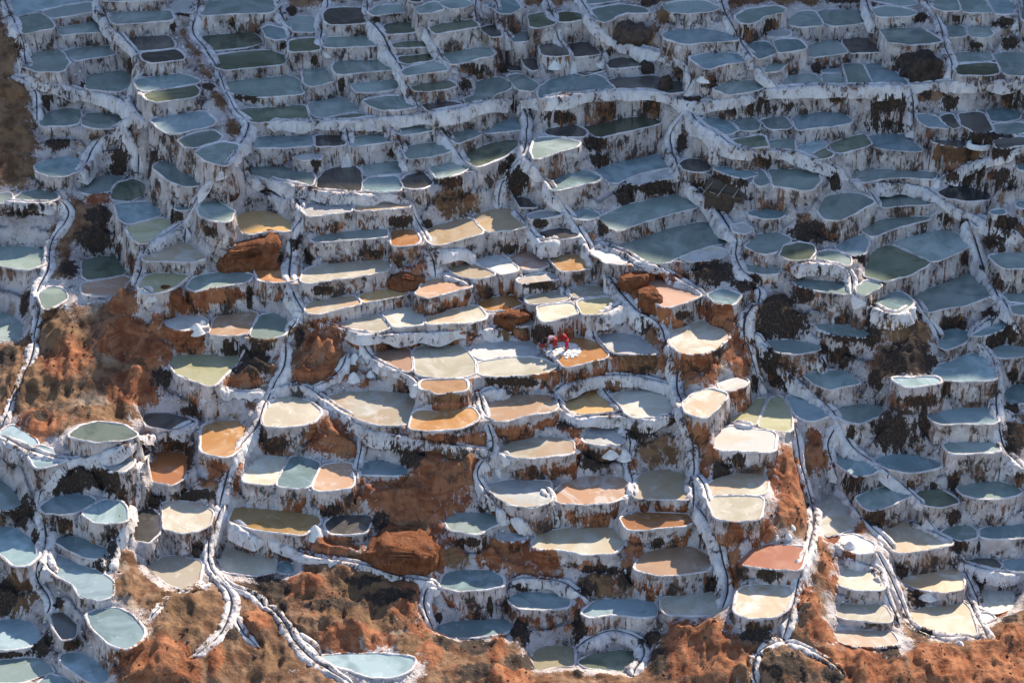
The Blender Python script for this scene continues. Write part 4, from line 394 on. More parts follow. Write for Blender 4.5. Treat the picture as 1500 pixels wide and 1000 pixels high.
([(17.44,18.74,9.62),(17.95,19.03,9.62),(18.46,19.19,9.65),(18.94,19.19,9.74),(19.43,19.13,9.81),(19.92,19.13,9.84),(20.42,19.18,9.84),(20.93,19.24,9.84),(21.43,19.29,9.83),(21.93,19.34,9.83),(22.43,19.39,9.82),(22.93,19.41,9.81),(23.42,19.36,9.83),(23.88,19.21,9.9),(24.34,19.01,9.99),(24.82,18.91,10.03),(25.31,18.91,10.03),(25.81,18.93,10.02),(26.3,18.93,10.02),(26.79,18.93,10.02),(27.29,18.97,10.01),(27.82,19.14,9.94),(28.37,19.47,9.83),(28.92,19.76,9.75),(29.44,19.86,9.77),(29.93,19.84,9.84),(30.43,19.83,9.9),(30.92,19.81,9.96),(31.38,19.66,10.06),(31.82,19.42,10.18),(32.26,19.21,10.27),(32.72,19.1,10.32),(33.21,19.07,10.33),(33.7,19.1,10.32),(34.2,19.13,10.32),(34.69,19.13,10.33),(35.18,19.12,10.35),(35.66,19.07,10.38),(36.13,18.99,10.43),(36.6,18.91,10.47)],'long level crusted channel from the puddled hollow to the paired small ponds'),
([(28.46,19.54,9.68),(28.64,19.31,9.24),(28.76,19.02,8.83),(28.78,18.68,8.45),(28.75,18.34,8.06),(28.72,17.97,7.69),(28.71,17.51,7.37),(28.71,17.0,7.1)],'short steep crusted channel from the big dark boulder to the salt-ringed puddle'),
([(17.1,13.77,7.35),(17.59,13.88,7.29),(18.07,13.95,7.26),(18.55,13.98,7.25),(19.04,14.0,7.23),(19.51,14.03,7.18),(19.98,14.0,7.1),(20.42,13.81,7.02),(20.83,13.51,6.96),(21.26,13.28,6.86),(21.72,13.26,6.66),(22.2,13.37,6.38),(22.66,13.44,6.12),(23.08,13.4,5.89),(23.42,13.37,5.67),(23.68,13.37,5.48)],'slanting crusted channel from the ruined thatched hut to the pale blue shelf pond'),
([(35.52,12.81,8.31),(35.05,12.58,8.17),(34.59,12.42,8.01),(34.15,12.33,7.81),(33.74,12.37,7.58),(33.37,12.68,7.26),(33.04,13.21,6.88),(32.7,13.67,6.53),(32.31,13.97,6.27),(31.89,14.15,6.05),(31.46,14.18,5.87),(31.02,14.06,5.71),(30.63,13.88,5.53),(30.3,13.75,5.3)],'slanting crusted channel from the salt-ringed puddle to the pale blue shelf pond'),
([(-32.1,13.48,3.88),(-31.79,13.32,3.56),(-31.45,13.11,3.32),(-31.22,12.8,3.11),(-31.23,12.39,2.88),(-31.43,11.98,2.63),(-31.71,11.62,2.36),(-31.97,11.28,2.08),(-32.18,10.91,1.79),(-32.3,10.44,1.52),(-32.3,9.81,1.3),(-32.2,9.07,1.14),(-32.1,8.39,0.99),(-32.12,7.82,0.82),(-32.29,7.37,0.63),(-32.47,6.92,0.43),(-32.53,6.31,0.27),(-32.45,5.51,0.19),(-32.29,4.7,0.09),(-32.13,4.02,-0.07),(-32.06,3.45,-0.28),(-32.07,2.93,-0.52),(-32.11,2.43,-0.74),(-32.12,2.0,-0.89),(-32.12,1.7,-0.98)],'long steep crusted channel from the speckled grey bluff to the tall rust slope'),
([(-36.04,12.9,3.87),(-35.55,12.84,3.87),(-35.05,12.78,3.88),(-34.56,12.72,3.88),(-34.07,12.66,3.88),(-33.59,12.64,3.87),(-33.13,12.71,3.82),(-32.7,12.89,3.73),(-32.36,13.1,3.62),(-32.11,13.3,3.52)],'level crusted channel from the speckled grey bluff to the mottled brown bluff'),
([(-20.34,9.55,7.45),(-20.72,9.57,7.05),(-21.1,9.65,6.61),(-21.43,9.73,6.14),(-21.67,9.64,5.71),(-21.85,9.41,5.34),(-22.06,9.21,4.98),(-22.33,9.08,4.61),(-22.64,8.94,4.28),(-22.96,8.7,4.04),(-23.3,8.35,3.9),(-23.64,7.9,3.85),(-24.01,7.44,3.83),(-24.38,7.06,3.77),(-24.72,6.75,3.63),(-24.95,6.4,3.42),(-25.06,5.97,3.17),(-25.07,5.52,2.9),(-25.08,5.08,2.62),(-25.17,4.69,2.35),(-25.32,4.36,2.12),(-25.5,4.04,1.96)],'steep crusted channel from the mottled brown bluff to the tall rust slope'),
([(-22.43,8.56,4.13),(-22.42,8.31,3.73),(-22.41,8.04,3.42),(-22.39,7.74,3.23)],'short steep crusted channel from the round rust boulder to the speckled grey bluff'),
([(-18.58,11.36,6.63),(-18.15,11.54,6.36),(-17.72,11.66,6.12),(-17.36,11.71,5.95),(-17.08,11.71,5.84)],'short slanting crusted channel from the round rust boulder to the upper cream terrace'),
([(-24.81,3.14,2.45),(-24.44,2.55,2.41),(-24.06,2.23,2.35),(-23.67,2.14,2.27)],'short slanting crusted channel from the tall rust slope to the round rust boulder'),
([(-15.36,10.91,6.19),(-15.15,10.7,5.8),(-14.93,10.33,5.5),(-14.69,9.75,5.3),(-14.49,9.09,5.14),(-14.39,8.58,4.95),(-14.49,8.27,4.71),(-14.74,8.02,4.48),(-14.98,7.76,4.24),(-15.1,7.52,3.91),(-15.11,7.26,3.53),(-15.1,6.98,3.15),(-15.13,6.67,2.78),(-15.17,6.18,2.51),(-15.14,5.42,2.4),(-15.03,4.56,2.34),(-14.9,3.9,2.19),(-14.77,3.52,1.88),(-14.62,3.21,1.56),(-14.39,2.84,1.31),(-14.12,2.42,1.1),(-13.84,1.96,0.91)],'long steep crusted channel from the round rust boulder to the hollow brown bowl'),
([(-17.19,12.03,6.16),(-16.68,11.69,6.17),(-16.17,11.38,6.18),(-15.67,11.13,6.16),(-15.18,10.93,6.13),(-14.7,10.81,6.07),(-14.23,10.69,6.0),(-13.75,10.52,5.97),(-13.27,10.33,5.95),(-12.79,10.2,5.94),(-12.32,10.13,5.92),(-11.85,10.11,5.89),(-11.38,10.08,5.87),(-10.91,10.07,5.84),(-10.44,10.09,5.8),(-9.97,10.13,5.77),(-9.5,10.14,5.76),(-9.02,10.15,5.76),(-8.55,10.14,5.75),(-8.07,10.12,5.71),(-7.62,10.08,5.62),(-7.26,10.02,5.54),(-7.02,9.97,5.48)],'level crusted channel from the round rust boulder to the brown rock shelf'),
([(-17.18,11.56,5.37),(-16.72,11.3,5.29),(-16.25,11.01,5.24),(-15.78,10.69,5.22),(-15.38,10.35,5.25),(-15.06,9.98,5.32)],'narrow short slanting crusted channel from the round rust boulder to the upper cream terrace'),
([(-7.02,9.97,5.48),(-6.93,9.75,5.03),(-6.79,9.62,4.56),(-6.6,9.45,4.15),(-6.36,9.1,3.86),(-6.11,8.52,3.68),(-5.88,7.81,3.56),(-5.69,7.19,3.37),(-5.55,6.78,3.05),(-5.43,6.5,2.66),(-5.34,6.22,2.29),(-5.28,5.95,2.0),(-5.24,5.71,1.79)],'steep crusted channel from the brown rock shelf to the orange corner pond'),
([(-5.65,6.91,3.22),(-5.14,6.88,3.17),(-4.65,6.96,3.1),(-4.18,7.14,3.03),(-3.71,7.35,2.96),(-3.29,7.58,2.79),(-2.93,7.8,2.48),(-2.69,7.96,2.14),(-2.54,8.02,1.89)],'short level crusted channel from the brown rock shelf to the orange corner pond'),
([(-14.8,2.77,0.9),(-14.34,2.36,0.89),(-13.88,1.96,0.88),(-13.44,1.67,0.83),(-13.0,1.51,0.71),(-12.57,1.37,0.58),(-12.13,1.22,0.48),(-11.69,1.07,0.42),(-11.24,0.9,0.38),(-10.78,0.71,0.36),(-10.33,0.53,0.35),(-9.88,0.4,0.33),(-9.42,0.37,0.28),(-8.98,0.47,0.19),(-8.53,0.67,0.07),(-8.07,0.84,-0.01),(-7.6,0.93,-0.04),(-7.14,1.01,-0.05),(-6.67,1.14,-0.09),(-6.22,1.26,-0.14),(-5.75,1.32,-0.14),(-5.29,1.35,-0.14),(-4.83,1.41,-0.14),(-4.37,1.49,-0.16),(-3.91,1.59,-0.19),(-3.44,1.68,-0.21),(-2.97,1.8,-0.25),(-2.5,1.96,-0.31),(-2.03,2.12,-0.38),(-1.56,2.25,-0.43),(-1.1,2.32,-0.47),(-0.66,2.39,-0.51),(-0.29,2.44,-0.54),(0.0,2.42,-0.53)],'long level crusted channel from the hollow brown bowl to the orange corner pond'),
([(-13.84,1.96,0.91),(-14.19,1.76,0.66),(-14.52,1.46,0.44),(-14.76,1.06,0.25),(-14.91,0.66,0.03),(-15.01,0.34,-0.24)],'short steep crusted channel from the hollow brown bowl to the round rust boulder'),
([(-5.12,5.95,1.89),(-4.66,5.94,1.73),(-4.19,5.79,1.65),(-3.72,5.51,1.64),(-3.29,5.18,1.64),(-2.96,4.87,1.64),(-2.75,4.61,1.65)],'short slanting crusted channel from the orange corner pond to the four cream squares'),
([(-0.44,13.85,5.4),(-0.67,13.45,5.09),(-0.82,13.07,4.75),(-0.9,12.77,4.36),(-0.89,12.54,3.94),(-0.84,12.32,3.56)],'short steep crusted channel from the brown rock shelf to the curved grey-blue pond'),
([(2.18,12.53,6.0),(2.46,12.31,5.67),(2.73,11.93,5.43),(3.0,11.57,5.17),(3.28,11.42,4.81),(3.56,11.42,4.37),(3.83,11.3,4.0),(4.1,10.97,3.72),(4.36,10.54,3.49),(4.61,10.08,3.27),(4.84,9.59,3.04),(5.06,9.11,2.81),(5.27,8.58,2.59),(5.46,7.91,2.43),(5.62,7.21,2.27),(5.73,6.75,1.99),(5.79,6.57,1.59),(5.8,6.54,1.19)],'steep crusted channel from the curved grey-blue pond to the four cream squares'),
([(3.7,5.93,0.93),(3.61,5.22,0.84),(3.54,4.58,0.78)],'short steep crusted channel from the four cream squares to the orange corner pond'),
([(12.2,14.37,5.15),(12.53,14.07,4.88),(12.87,13.75,4.63),(13.2,13.34,4.43),(13.54,12.9,4.25),(13.87,12.5,4.05),(14.2,12.11,3.84),(14.5,11.71,3.61),(14.73,11.16,3.42),(14.91,10.23,3.42),(15.1,9.06,3.57),(15.29,8.16,3.61),(15.39,7.64,3.43),(15.33,7.21,3.17),(15.26,6.73,2.92),(15.31,6.21,2.69),(15.47,5.68,2.51),(15.71,5.19,2.36),(16.02,4.82,2.23),(16.36,4.56,2.07),(16.68,4.38,1.9)],'long steep crusted channel from the ruined thatched hut to the shaded dark knoll'),
([(16.55,3.18,1.18),(16.2,2.87,0.96),(15.87,2.53,0.75),(15.64,2.14,0.52),(15.53,1.73,0.26),(15.51,1.34,-0.02),(15.53,1.02,-0.27),(15.57,0.79,-0.47)],'short steep crusted channel from the shaded dark knoll to the round cream pond'),
([(6.29,5.94,1.96),(6.63,5.67,1.69),(6.95,5.33,1.46),(7.22,4.87,1.27),(7.47,4.32,1.13),(7.73,3.75,1.01),(8.03,3.23,0.88),(8.36,2.81,0.75),(8.74,2.5,0.64),(9.15,2.24,0.56),(9.52,1.91,0.49),(9.79,1.49,0.35),(9.99,1.02,0.16),(10.12,0.61,-0.02),(10.22,0.29,-0.17)],'slanting crusted channel from the four cream squares to the round cream pond'),
([(5.57,8.55,2.73),(6.08,8.45,2.72),(6.56,8.27,2.71),(7.01,7.98,2.7),(7.45,7.62,2.7),(7.87,7.19,2.71),(8.25,6.66,2.72),(8.61,6.13,2.73),(9.02,5.78,2.72),(9.47,5.67,2.65),(9.92,5.68,2.5),(10.34,5.66,2.29),(10.74,5.52,2.1),(11.12,5.27,1.94),(11.5,4.94,1.84),(11.9,4.58,1.77),(12.29,4.22,1.71),(12.64,3.85,1.64),(12.86,3.48,1.5),(12.92,3.21,1.28),(12.89,3.04,1.04)],'slanting crusted channel from the wide grey slanting ponds to the peach fan pond'),
([(7.65,3.69,0.98),(7.24,3.16,0.91),(6.82,2.68,0.86),(6.4,2.33,0.8),(5.98,2.13,0.7),(5.61,2.01,0.5),(5.38,1.94,0.17),(5.33,1.85,-0.24),(5.44,1.6,-0.55),(5.62,1.18,-0.71)],'steep crusted channel from the peach fan pond to the two workers'),
([(3.47,8.82,3.11),(3.02,8.58,3.03),(2.59,8.48,2.93),(2.18,8.58,2.86),(1.8,8.89,2.93),(1.47,9.31,3.1),(1.19,9.79,3.3),(0.94,10.37,3.47),(0.67,11.07,3.55),(0.33,11.72,3.56),(-0.08,12.24,3.57)],'slanting crusted channel from the four cream squares to the brown rock shelf'),
([(23.73,13.34,5.45),(24.2,13.27,5.25),(24.63,13.17,5.0),(25.02,13.05,4.69),(25.33,12.81,4.38),(25.57,12.32,4.17),(25.75,11.6,4.07)],'short slanting crusted channel from the pale blue shelf pond to the split green pond'),
([(24.97,13.32,5.09),(25.46,13.38,5.04),(25.96,13.47,4.98),(26.46,13.58,4.92),(26.96,13.67,4.86),(27.45,13.71,4.81),(27.93,13.72,4.75),(28.41,13.71,4.66),(28.87,13.6,4.59),(29.29,13.33,4.55),(29.63,12.86,4.52),(29.94,12.25,4.51),(30.26,11.72,4.47),(30.64,11.42,4.36),(31.07,11.28,4.2),(31.51,11.2,4.03),(31.96,11.14,3.84),(32.37,10.94,3.72),(32.68,10.34,3.78),(32.93,9.5,3.97),(33.24,8.93,4.03),(33.65,8.72,3.91),(34.08,8.6,3.75),(34.51,8.45,3.61),(34.93,8.35,3.47),(35.33,8.29,3.31)],'long slanting crusted channel from the pale blue shelf pond to the big slanting teal pond'),
([(29.31,13.38,4.68),(29.62,13.56,4.99),(29.91,13.75,5.23),(30.16,13.92,5.39)],'short slanting crusted channel from the salt-ringed puddle to the pale blue shelf pond'),
([(31.96,11.13,3.86),(31.91,10.72,3.5),(31.9,10.22,3.19),(31.94,9.66,2.93),(32.03,9.16,2.66),(32.15,8.78,2.34),(32.27,8.47,1.99),(32.39,8.11,1.67),(32.48,7.59,1.44),(32.57,6.94,1.31),(32.7,6.31,1.18),(32.85,5.73,1.03),(32.98,5.15,0.87),(33.05,4.6,0.67),(33.01,4.13,0.41),(32.82,3.73,0.16),(32.49,3.34,-0.05),(32.08,3.01,-0.22),(31.66,2.79,-0.41),(31.25,2.56,-0.56),(30.99,2.1,-0.6),(30.99,1.53,-0.62),(31.22,1.11,-0.74)],'long steep crusted channel from the split green pond to the brown gully'),
([(33.11,4.81,0.8),(33.28,4.24,0.67),(33.41,3.54,0.62),(33.53,2.81,0.59),(33.71,2.28,0.45),(33.95,2.03,0.17),(34.18,1.96,-0.14),(34.37,1.94,-0.4)],'short steep crusted channel from the big slanting teal pond to the brown gully'),
([(16.54,4.31,1.91),(16.71,3.99,1.64),(16.71,3.61,1.39),(16.61,3.29,1.2),(16.49,3.12,1.06)],'narrow short steep crusted channel from the shaded dark knoll to the round cream pond'),
([(16.36,1.52,-0.17),(16.67,1.31,-0.46),(16.99,1.11,-0.74)],'short slanting crusted channel from the shaded dark knoll to the round cream pond'),
([(18.69,4.94,3.09),(19.16,4.93,3.14),(19.63,4.94,3.18),(20.11,4.96,3.18),(20.58,4.97,3.15),(21.05,4.93,3.13),(21.51,4.84,3.12),(21.96,4.75,3.09),(22.38,4.71,2.95),(22.73,4.68,2.68),(22.92,4.47,2.36),(22.94,3.95,2.16),(22.84,3.22,2.09),(22.71,2.49,2.08)],'slanting crusted channel from the shaded dark knoll to the split green pond'),
([(23.64,1.76,1.9),(24.05,1.66,1.69),(24.42,1.39,1.58),(24.79,1.08,1.52),(25.21,0.98,1.46),(25.67,1.14,1.42),(26.13,1.5,1.43),(26.52,1.93,1.44),(26.83,2.37,1.42)],'level crusted channel from the split green pond to the big slanting teal pond'),
([(27.22,4.55,0.8),(27.36,3.71,0.83),(27.51,2.98,0.8),(27.72,2.53,0.62),(27.99,2.35,0.29),(28.27,2.25,-0.09),(28.5,2.06,-0.41),(28.63,1.71,-0.62),(28.64,1.24,-0.72)],'steep crusted channel from the big slanting teal pond to the brown gully'),
([(22.74,2.76,2.08),(23.09,2.29,2.1),(23.39,1.97,2.08),(23.63,1.75,2.05)],'short slanting crusted channel from the split green pond to the big slanting teal pond'),
([(-32.07,1.65,-0.93),(-32.03,1.0,-1.09),(-32.02,0.38,-1.26),(-32.06,-0.21,-1.43),(-32.13,-0.78,-1.6),(-32.22,-1.35,-1.76),(-32.31,-1.91,-1.92),(-32.41,-2.47,-2.08),(-32.52,-3.04,-2.23),(-32.63,-3.61,-2.37),(-32.71,-4.2,-2.51),(-32.77,-4.81,-2.65),(-32.82,-5.39,-2.77),(-32.9,-5.87,-2.88),(-33.0,-6.21,-2.95)],'steep crusted channel from the tall rust slope to the steel-blue corner ponds'),
([(-32.88,-7.08,-2.84),(-32.42,-7.49,-2.85),(-31.96,-7.91,-2.85),(-31.49,-8.34,-2.85),(-31.03,-8.73,-2.85),(-30.58,-9.05,-2.86),(-30.12,-9.29,-2.86),(-29.66,-9.48,-2.87),(-29.2,-9.66,-2.87),(-28.75,-9.81,-2.89),(-28.31,-9.88,-2.92),(-27.89,-9.83,-2.96),(-27.46,-9.74,-2.98),(-27.03,-9.69,-2.95),(-26.58,-9.67,-2.87),(-26.15,-9.66,-2.73),(-25.71,-9.66,-2.55),(-25.27,-9.65,-2.36),(-24.85,-9.6,-2.2),(-24.45,-9.45,-2.08),(-24.1,-9.03,-2.13),(-23.88,-7.98,-2.61),(-23.71,-6.56,-3.38),(-23.44,-5.64,-3.87),(-23.02,-5.47,-3.88),(-22.54,-5.57,-3.73),(-22.09,-5.6,-3.58),(-21.68,-5.48,-3.48),(-21.29,-5.22,-3.45),(-20.95,-4.81,-3.51),(-20.7,-4.39,-3.61),(-20.53,-4.1,-3.69)],'long level crusted channel from the steel-blue corner ponds to the bright orange pond'),
([(-28.12,-9.88,-2.99),(-28.41,-10.22,-3.11),(-28.72,-10.5,-3.27),(-29.01,-10.7,-3.5),(-29.28,-10.88,-3.79),(-29.5,-11.08,-4.09),(-29.65,-11.35,-4.4),(-29.71,-11.69,-4.68),(-29.73,-12.07,-4.97)],'short steep crusted channel from the steel-blue corner ponds to the left brown crag'),
([(-23.7,-8.87,-1.85),(-23.85,-6.98,-3.48),(-23.83,-6.1,-4.46),(-23.72,-6.25,-4.76),(-23.66,-7.21,-4.47),(-23.7,-8.59,-3.86),(-23.8,-9.7,-3.44),(-23.88,-10.23,-3.49),(-23.9,-10.37,-3.87),(-23.89,-10.41,-4.36),(-23.9,-10.54,-4.8),(-23.95,-10.72,-5.18),(-24.04,-10.82,-5.51),(-24.11,-10.84,-5.76)],'steep crusted channel from the bright orange pond to the half-lit green pond'),
([(-19.55,-3.63,-1.34),(-19.18,-3.26,-1.69),(-18.79,-2.98,-1.99),(-18.37,-2.87,-2.17),(-17.94,-2.86,-2.26),(-17.49,-2.83,-2.28),(-17.05,-2.75,-2.3),(-16.6,-2.61,-2.32),(-16.15,-2.44,-2.34)],'short level crusted channel from the bright orange pond to the hollow brown bowl'),
([(-16.12,-2.89,-2.62),(-16.25,-3.47,-2.76),(-16.33,-4.07,-2.9),(-16.37,-4.65,-3.05),(-16.45,-5.14,-3.23),(-16.62,-5.53,-3.44),(-16.87,-5.92,-3.6),(-17.14,-6.39,-3.7),(-17.38,-6.93,-3.76),(-17.58,-7.47,-3.86),(-17.76,-7.93,-4.04),(-17.94,-8.28,-4.3),(-18.09,-8.58,-4.61),(-18.2,-8.92,-4.89),(-18.29,-9.31,-5.15),(-18.38,-9.7,-5.41),(-18.47,-10.05,-5.66),(-18.55,-10.33,-5.87),(-18.6,-10.51,-6.01)],'narrow steep crusted channel from the bright orange pond to the half-lit green pond'),
([(-16.24,-2.43,-2.3),(-15.81,-2.25,-2.35),(-15.38,-2.07,-2.36),(-14.94,-1.94,-2.33),(-14.49,-1.94,-2.28),(-14.03,-2.03,-2.24),(-13.58,-2.16,-2.26),(-13.16,-2.37,-2.34),(-12.78,-2.68,-2.47),(-12.41,-3.05,-2.61),(-12.02,-3.46,-2.69),(-11.61,-3.97,-2.68),(-11.18,-4.53,-2.62),(-10.77,-5.01,-2.62),(-10.38,-5.38,-2.72),(-10.0,-5.7,-2.85),(-9.6,-5.98,-2.95),(-9.17,-6.19,-3.01),(-8.73,-6.32,-3.06),(-8.28,-6.42,-3.1),(-7.82,-6.54,-3.12),(-7.37,-6.72,-3.12),(-6.91,-6.99,-3.06),(-6.46,-7.28,-2.99),(-6.01,-7.49,-2.97),(-5.57,-7.6,-3.01),(-5.13,-7.65,-3.08),(-4.69,-7.67,-3.15),(-4.26,-7.67,-3.22),(-3.83,-7.66,-3.31),(-3.4,-7.63,-3.4),(-2.96,-7.56,-3.52),(-2.53,-7.5,-3.63),(-2.1,-7.47,-3.73),(-1.68,-7.47,-3.81),(-1.36,-7.47,-3.86),(-1.14,-7.49,-3.89)],'long slanting crusted channel from the bright orange pond to the brick-lined box pond'),
([(-15.09,0.33,-0.08),(-15.05,0.05,-0.45),(-15.01,-0.29,-0.77),(-14.99,-0.67,-1.07),(-15.04,-1.04,-1.35),(-15.2,-1.38,-1.63),(-15.43,-1.68,-1.92),(-15.65,-1.99,-2.2),(-15.86,-2.38,-2.44),(-16.04,-2.89,-2.62),(-16.21,-3.46,-2.76)],'steep crusted channel from the hollow brown bowl to the bright orange pond'),
([(-9.95,0.13,0.0),(-9.77,-0.01,-0.42),(-9.53,-0.25,-0.75),(-9.2,-0.58,-0.95),(-8.82,-0.99,-1.04),(-8.4,-1.39,-1.06),(-7.97,-1.74,-1.07),(-7.54,-2.02,-1.11),(-7.1,-2.2,-1.19),(-6.68,-2.37,-1.29),(-6.32,-2.68,-1.36),(-6.06,-3.26,-1.37),(-5.93,-3.86,-1.36),(-5.87,-4.26,-1.39)],'slanting crusted channel from the hollow brown bowl to the brick-lined box pond'),
([(-9.56,-6.07,-3.18),(-9.6,-6.29,-3.57),(-9.65,-6.59,-3.9),(-9.72,-6.95,-4.19),(-9.81,-7.36,-4.45),(-9.9,-7.88,-4.64),(-9.97,-8.54,-4.72),(-10.0,-9.15,-4.72),(-10.02,-9.58,-4.71)],'steep crusted channel from the blue slush pool to the three-part pond'),
([(-2.16,-3.63,-1.63),(-2.07,-3.93,-1.98),(-1.98,-4.38,-2.24),(-1.87,-5.0,-2.37),(-1.72,-5.63,-2.48),(-1.56,-6.09,-2.69),(-1.42,-6.43,-2.98),(-1.31,-6.76,-3.28),(-1.25,-7.1,-3.59),(-1.3,-7.42,-3.87),(-1.51,-7.72,-4.09),(-1.81,-8.02,-4.27),(-2.07,-8.32,-4.47),(-2.2,-8.6,-4.73),(-2.16,-8.87,-5.03),(-1.99,-9.17,-5.32),(-1.73,-9.54,-5.52),(-1.43,-9.93,-5.67),(-1.11,-10.29,-5.8),(-0.78,-10.64,-5.91)],'steep crusted channel from the brick-lined box pond to the blue oval pond'),
([(-1.02,-7.48,-4.04),(-0.83,-7.68,-4.41),(-0.69,-7.92,-4.75),(-0.59,-8.2,-5.09),(-0.53,-8.49,-5.43)],'short steep crusted channel from the brick-lined box pond to the salt heap ledge'),
([(-1.02,-7.48,-3.89),(-0.62,-7.67,-3.97),(-0.26,-7.86,-4.02),(0.05,-8.06,-4.05)],'short slanting crusted channel from the brick-lined box pond to the salt heap ledge'),
([(-2.16,-3.7,-1.74),(-1.71,-3.37,-1.85),(-1.26,-3.12,-1.92),(-0.81,-2.99,-1.93),(-0.39,-2.92,-1.92),(0.01,-2.85,-1.92)],'short level crusted channel from the brick-lined box pond to the two workers'),
([(-2.4,-4.23,-1.99),(-2.27,-4.65,-2.25),(-2.14,-5.23,-2.4)],'short steep crusted channel from the brick-lined box pond to the two workers'),
([(-13.15,-2.07,-2.13),(-12.72,-2.12,-2.09),(-12.32,-2.03,-2.01),(-11.95,-1.82,-1.86),(-11.61,-1.55,-1.68),(-11.31,-1.27,-1.47),(-11.1,-0.96,-1.22),(-10.99,-0.6,-0.97),(-10.95,-0.2,-0.74)],'short slanting crusted channel from the hollow brown bowl to the brick-lined box pond'),
([(10.5,0.14,-0.06),(10.62,-0.5,-0.2),(10.75,-0.98,-0.44),(10.85,-1.32,-0.77),(10.9,-1.61,-1.12),(10.88,-1.9,-1.47),(10.84,-2.25,-1.77),(10.85,-2.69,-2.01),(10.92,-3.26,-2.17),(11.01,-4.02,-2.21),(11.09,-4.89,-2.18),(11.2,-5.65,-2.23),(11.32,-6.1,-2.47),(11.45,-6.31,-2.85),(11.55,-6.49,-3.26),(11.64,-6.74,-3.61),(11.7,-7.04,-3.94),(11.72,-7.35,-4.27),(11.73,-7.66,-4.62),(11.71,-7.99,-4.95),(11.68,-8.38,-5.24),(11.62,-8.9,-5.43),(11.56,-9.52,-5.56),(11.53,-10.13,-5.7),(11.54,-10.68,-5.86)],'long steep crusted channel from the round cream pond to the salt-lipped channel fork'),
([(2.67,-2.89,-2.08),(3.1,-2.61,-2.01),(3.53,-2.33,-1.96),(3.97,-2.08,-1.95),(4.43,-1.86,-1.96),(4.9,-1.65,-1.98),(5.36,-1.46,-1.99),(5.83,-1.34,-1.97),(6.3,-1.33,-1.91),(6.76,-1.4,-1.85),(7.21,-1.44,-1.85),(7.67,-1.42,-1.9),(8.13,-1.4,-1.96),(8.58,-1.43,-2.01),(9.02,-1.5,-2.08),(9.46,-1.6,-2.16),(9.89,-1.78,-2.2),(10.31,-2.07,-2.16),(10.73,-2.45,-2.05)],'level crusted channel from the two workers to the round cream pond'),
([(2.67,-2.88,-2.23),(2.86,-3.38,-2.43),(3.06,-3.88,-2.61),(3.31,-4.29,-2.78),(3.65,-4.51,-2.93),(4.06,-4.62,-3.05),(4.5,-4.65,-3.11),(4.95,-4.61,-3.12),(5.41,-4.52,-3.11),(5.88,-4.41,-3.12),(6.34,-4.33,-3.13),(6.79,-4.36,-3.1),(7.23,-4.56,-3.04),(7.66,-4.86,-2.96),(8.09,-5.11,-2.92),(8.54,-5.17,-2.92),(8.99,-5.07,-2.95),(9.44,-4.96,-2.94),(9.88,-4.95,-2.86),(10.26,-5.01,-2.75),(10.59,-5.06,-2.65)],'level crusted channel from the two workers to the salt heap ledge'),
([(5.87,-1.27,-2.17),(5.93,-1.53,-2.54),(6.07,-1.91,-2.78),(6.31,-2.43,-2.89),(6.61,-3.04,-2.91),(6.89,-3.64,-2.9),(7.12,-4.11,-2.9),(7.27,-4.42,-2.9)],'short steep crusted channel from the two workers to the salt heap ledge'),
([(15.69,0.86,-0.49),(15.78,0.52,-0.81),(15.88,0.2,-1.15),(16.0,-0.05,-1.53),(16.14,-0.25,-1.93),(16.29,-0.46,-2.33),(16.44,-0.65,-2.74)],'short steep crusted channel from the shaded dark knoll to the yellow twin ponds'),
([(7.4,-4.49,-3.15),(7.49,-4.88,-3.43),(7.58,-5.31,-3.68),(7.67,-5.72,-3.93),(7.73,-6.04,-4.24),(7.7,-6.29,-4.58),(7.58,-6.55,-4.88),(7.51,-6.87,-5.14),(7.55,-7.22,-5.39),(7.66,-7.65,-5.6),(7.74,-8.25,-5.72),(7.75,-9.0,-5.73),(7.73,-9.66,-5.69),(7.7,-10.13,-5.65)],'steep crusted channel from the salt heap ledge to the salt-lipped channel fork'),
([(1.99,-8.97,-5.41),(2.18,-9.66,-5.45),(2.35,-10.24,-5.54),(2.49,-10.62,-5.66),(2.58,-10.85,-5.75)],'short steep crusted channel from the salt heap ledge to the twin deep-blue ponds'),
([(14.16,-4.49,-3.59),(14.61,-4.6,-3.58),(15.07,-4.72,-3.58),(15.49,-4.86,-3.58),(15.81,-4.99,-3.57),(16.02,-5.08,-3.56)],'short level crusted channel from the yellow twin ponds to the red rubble strip'),
([(11.72,-8.08,-5.12),(11.97,-8.69,-5.14),(12.19,-9.38,-5.13),(12.32,-10.16,-5.09),(12.4,-10.89,-5.09),(12.44,-11.4,-5.13),(12.47,-11.69,-5.2)],'short steep crusted channel from the salt-lipped channel fork to the brick-red pond'),
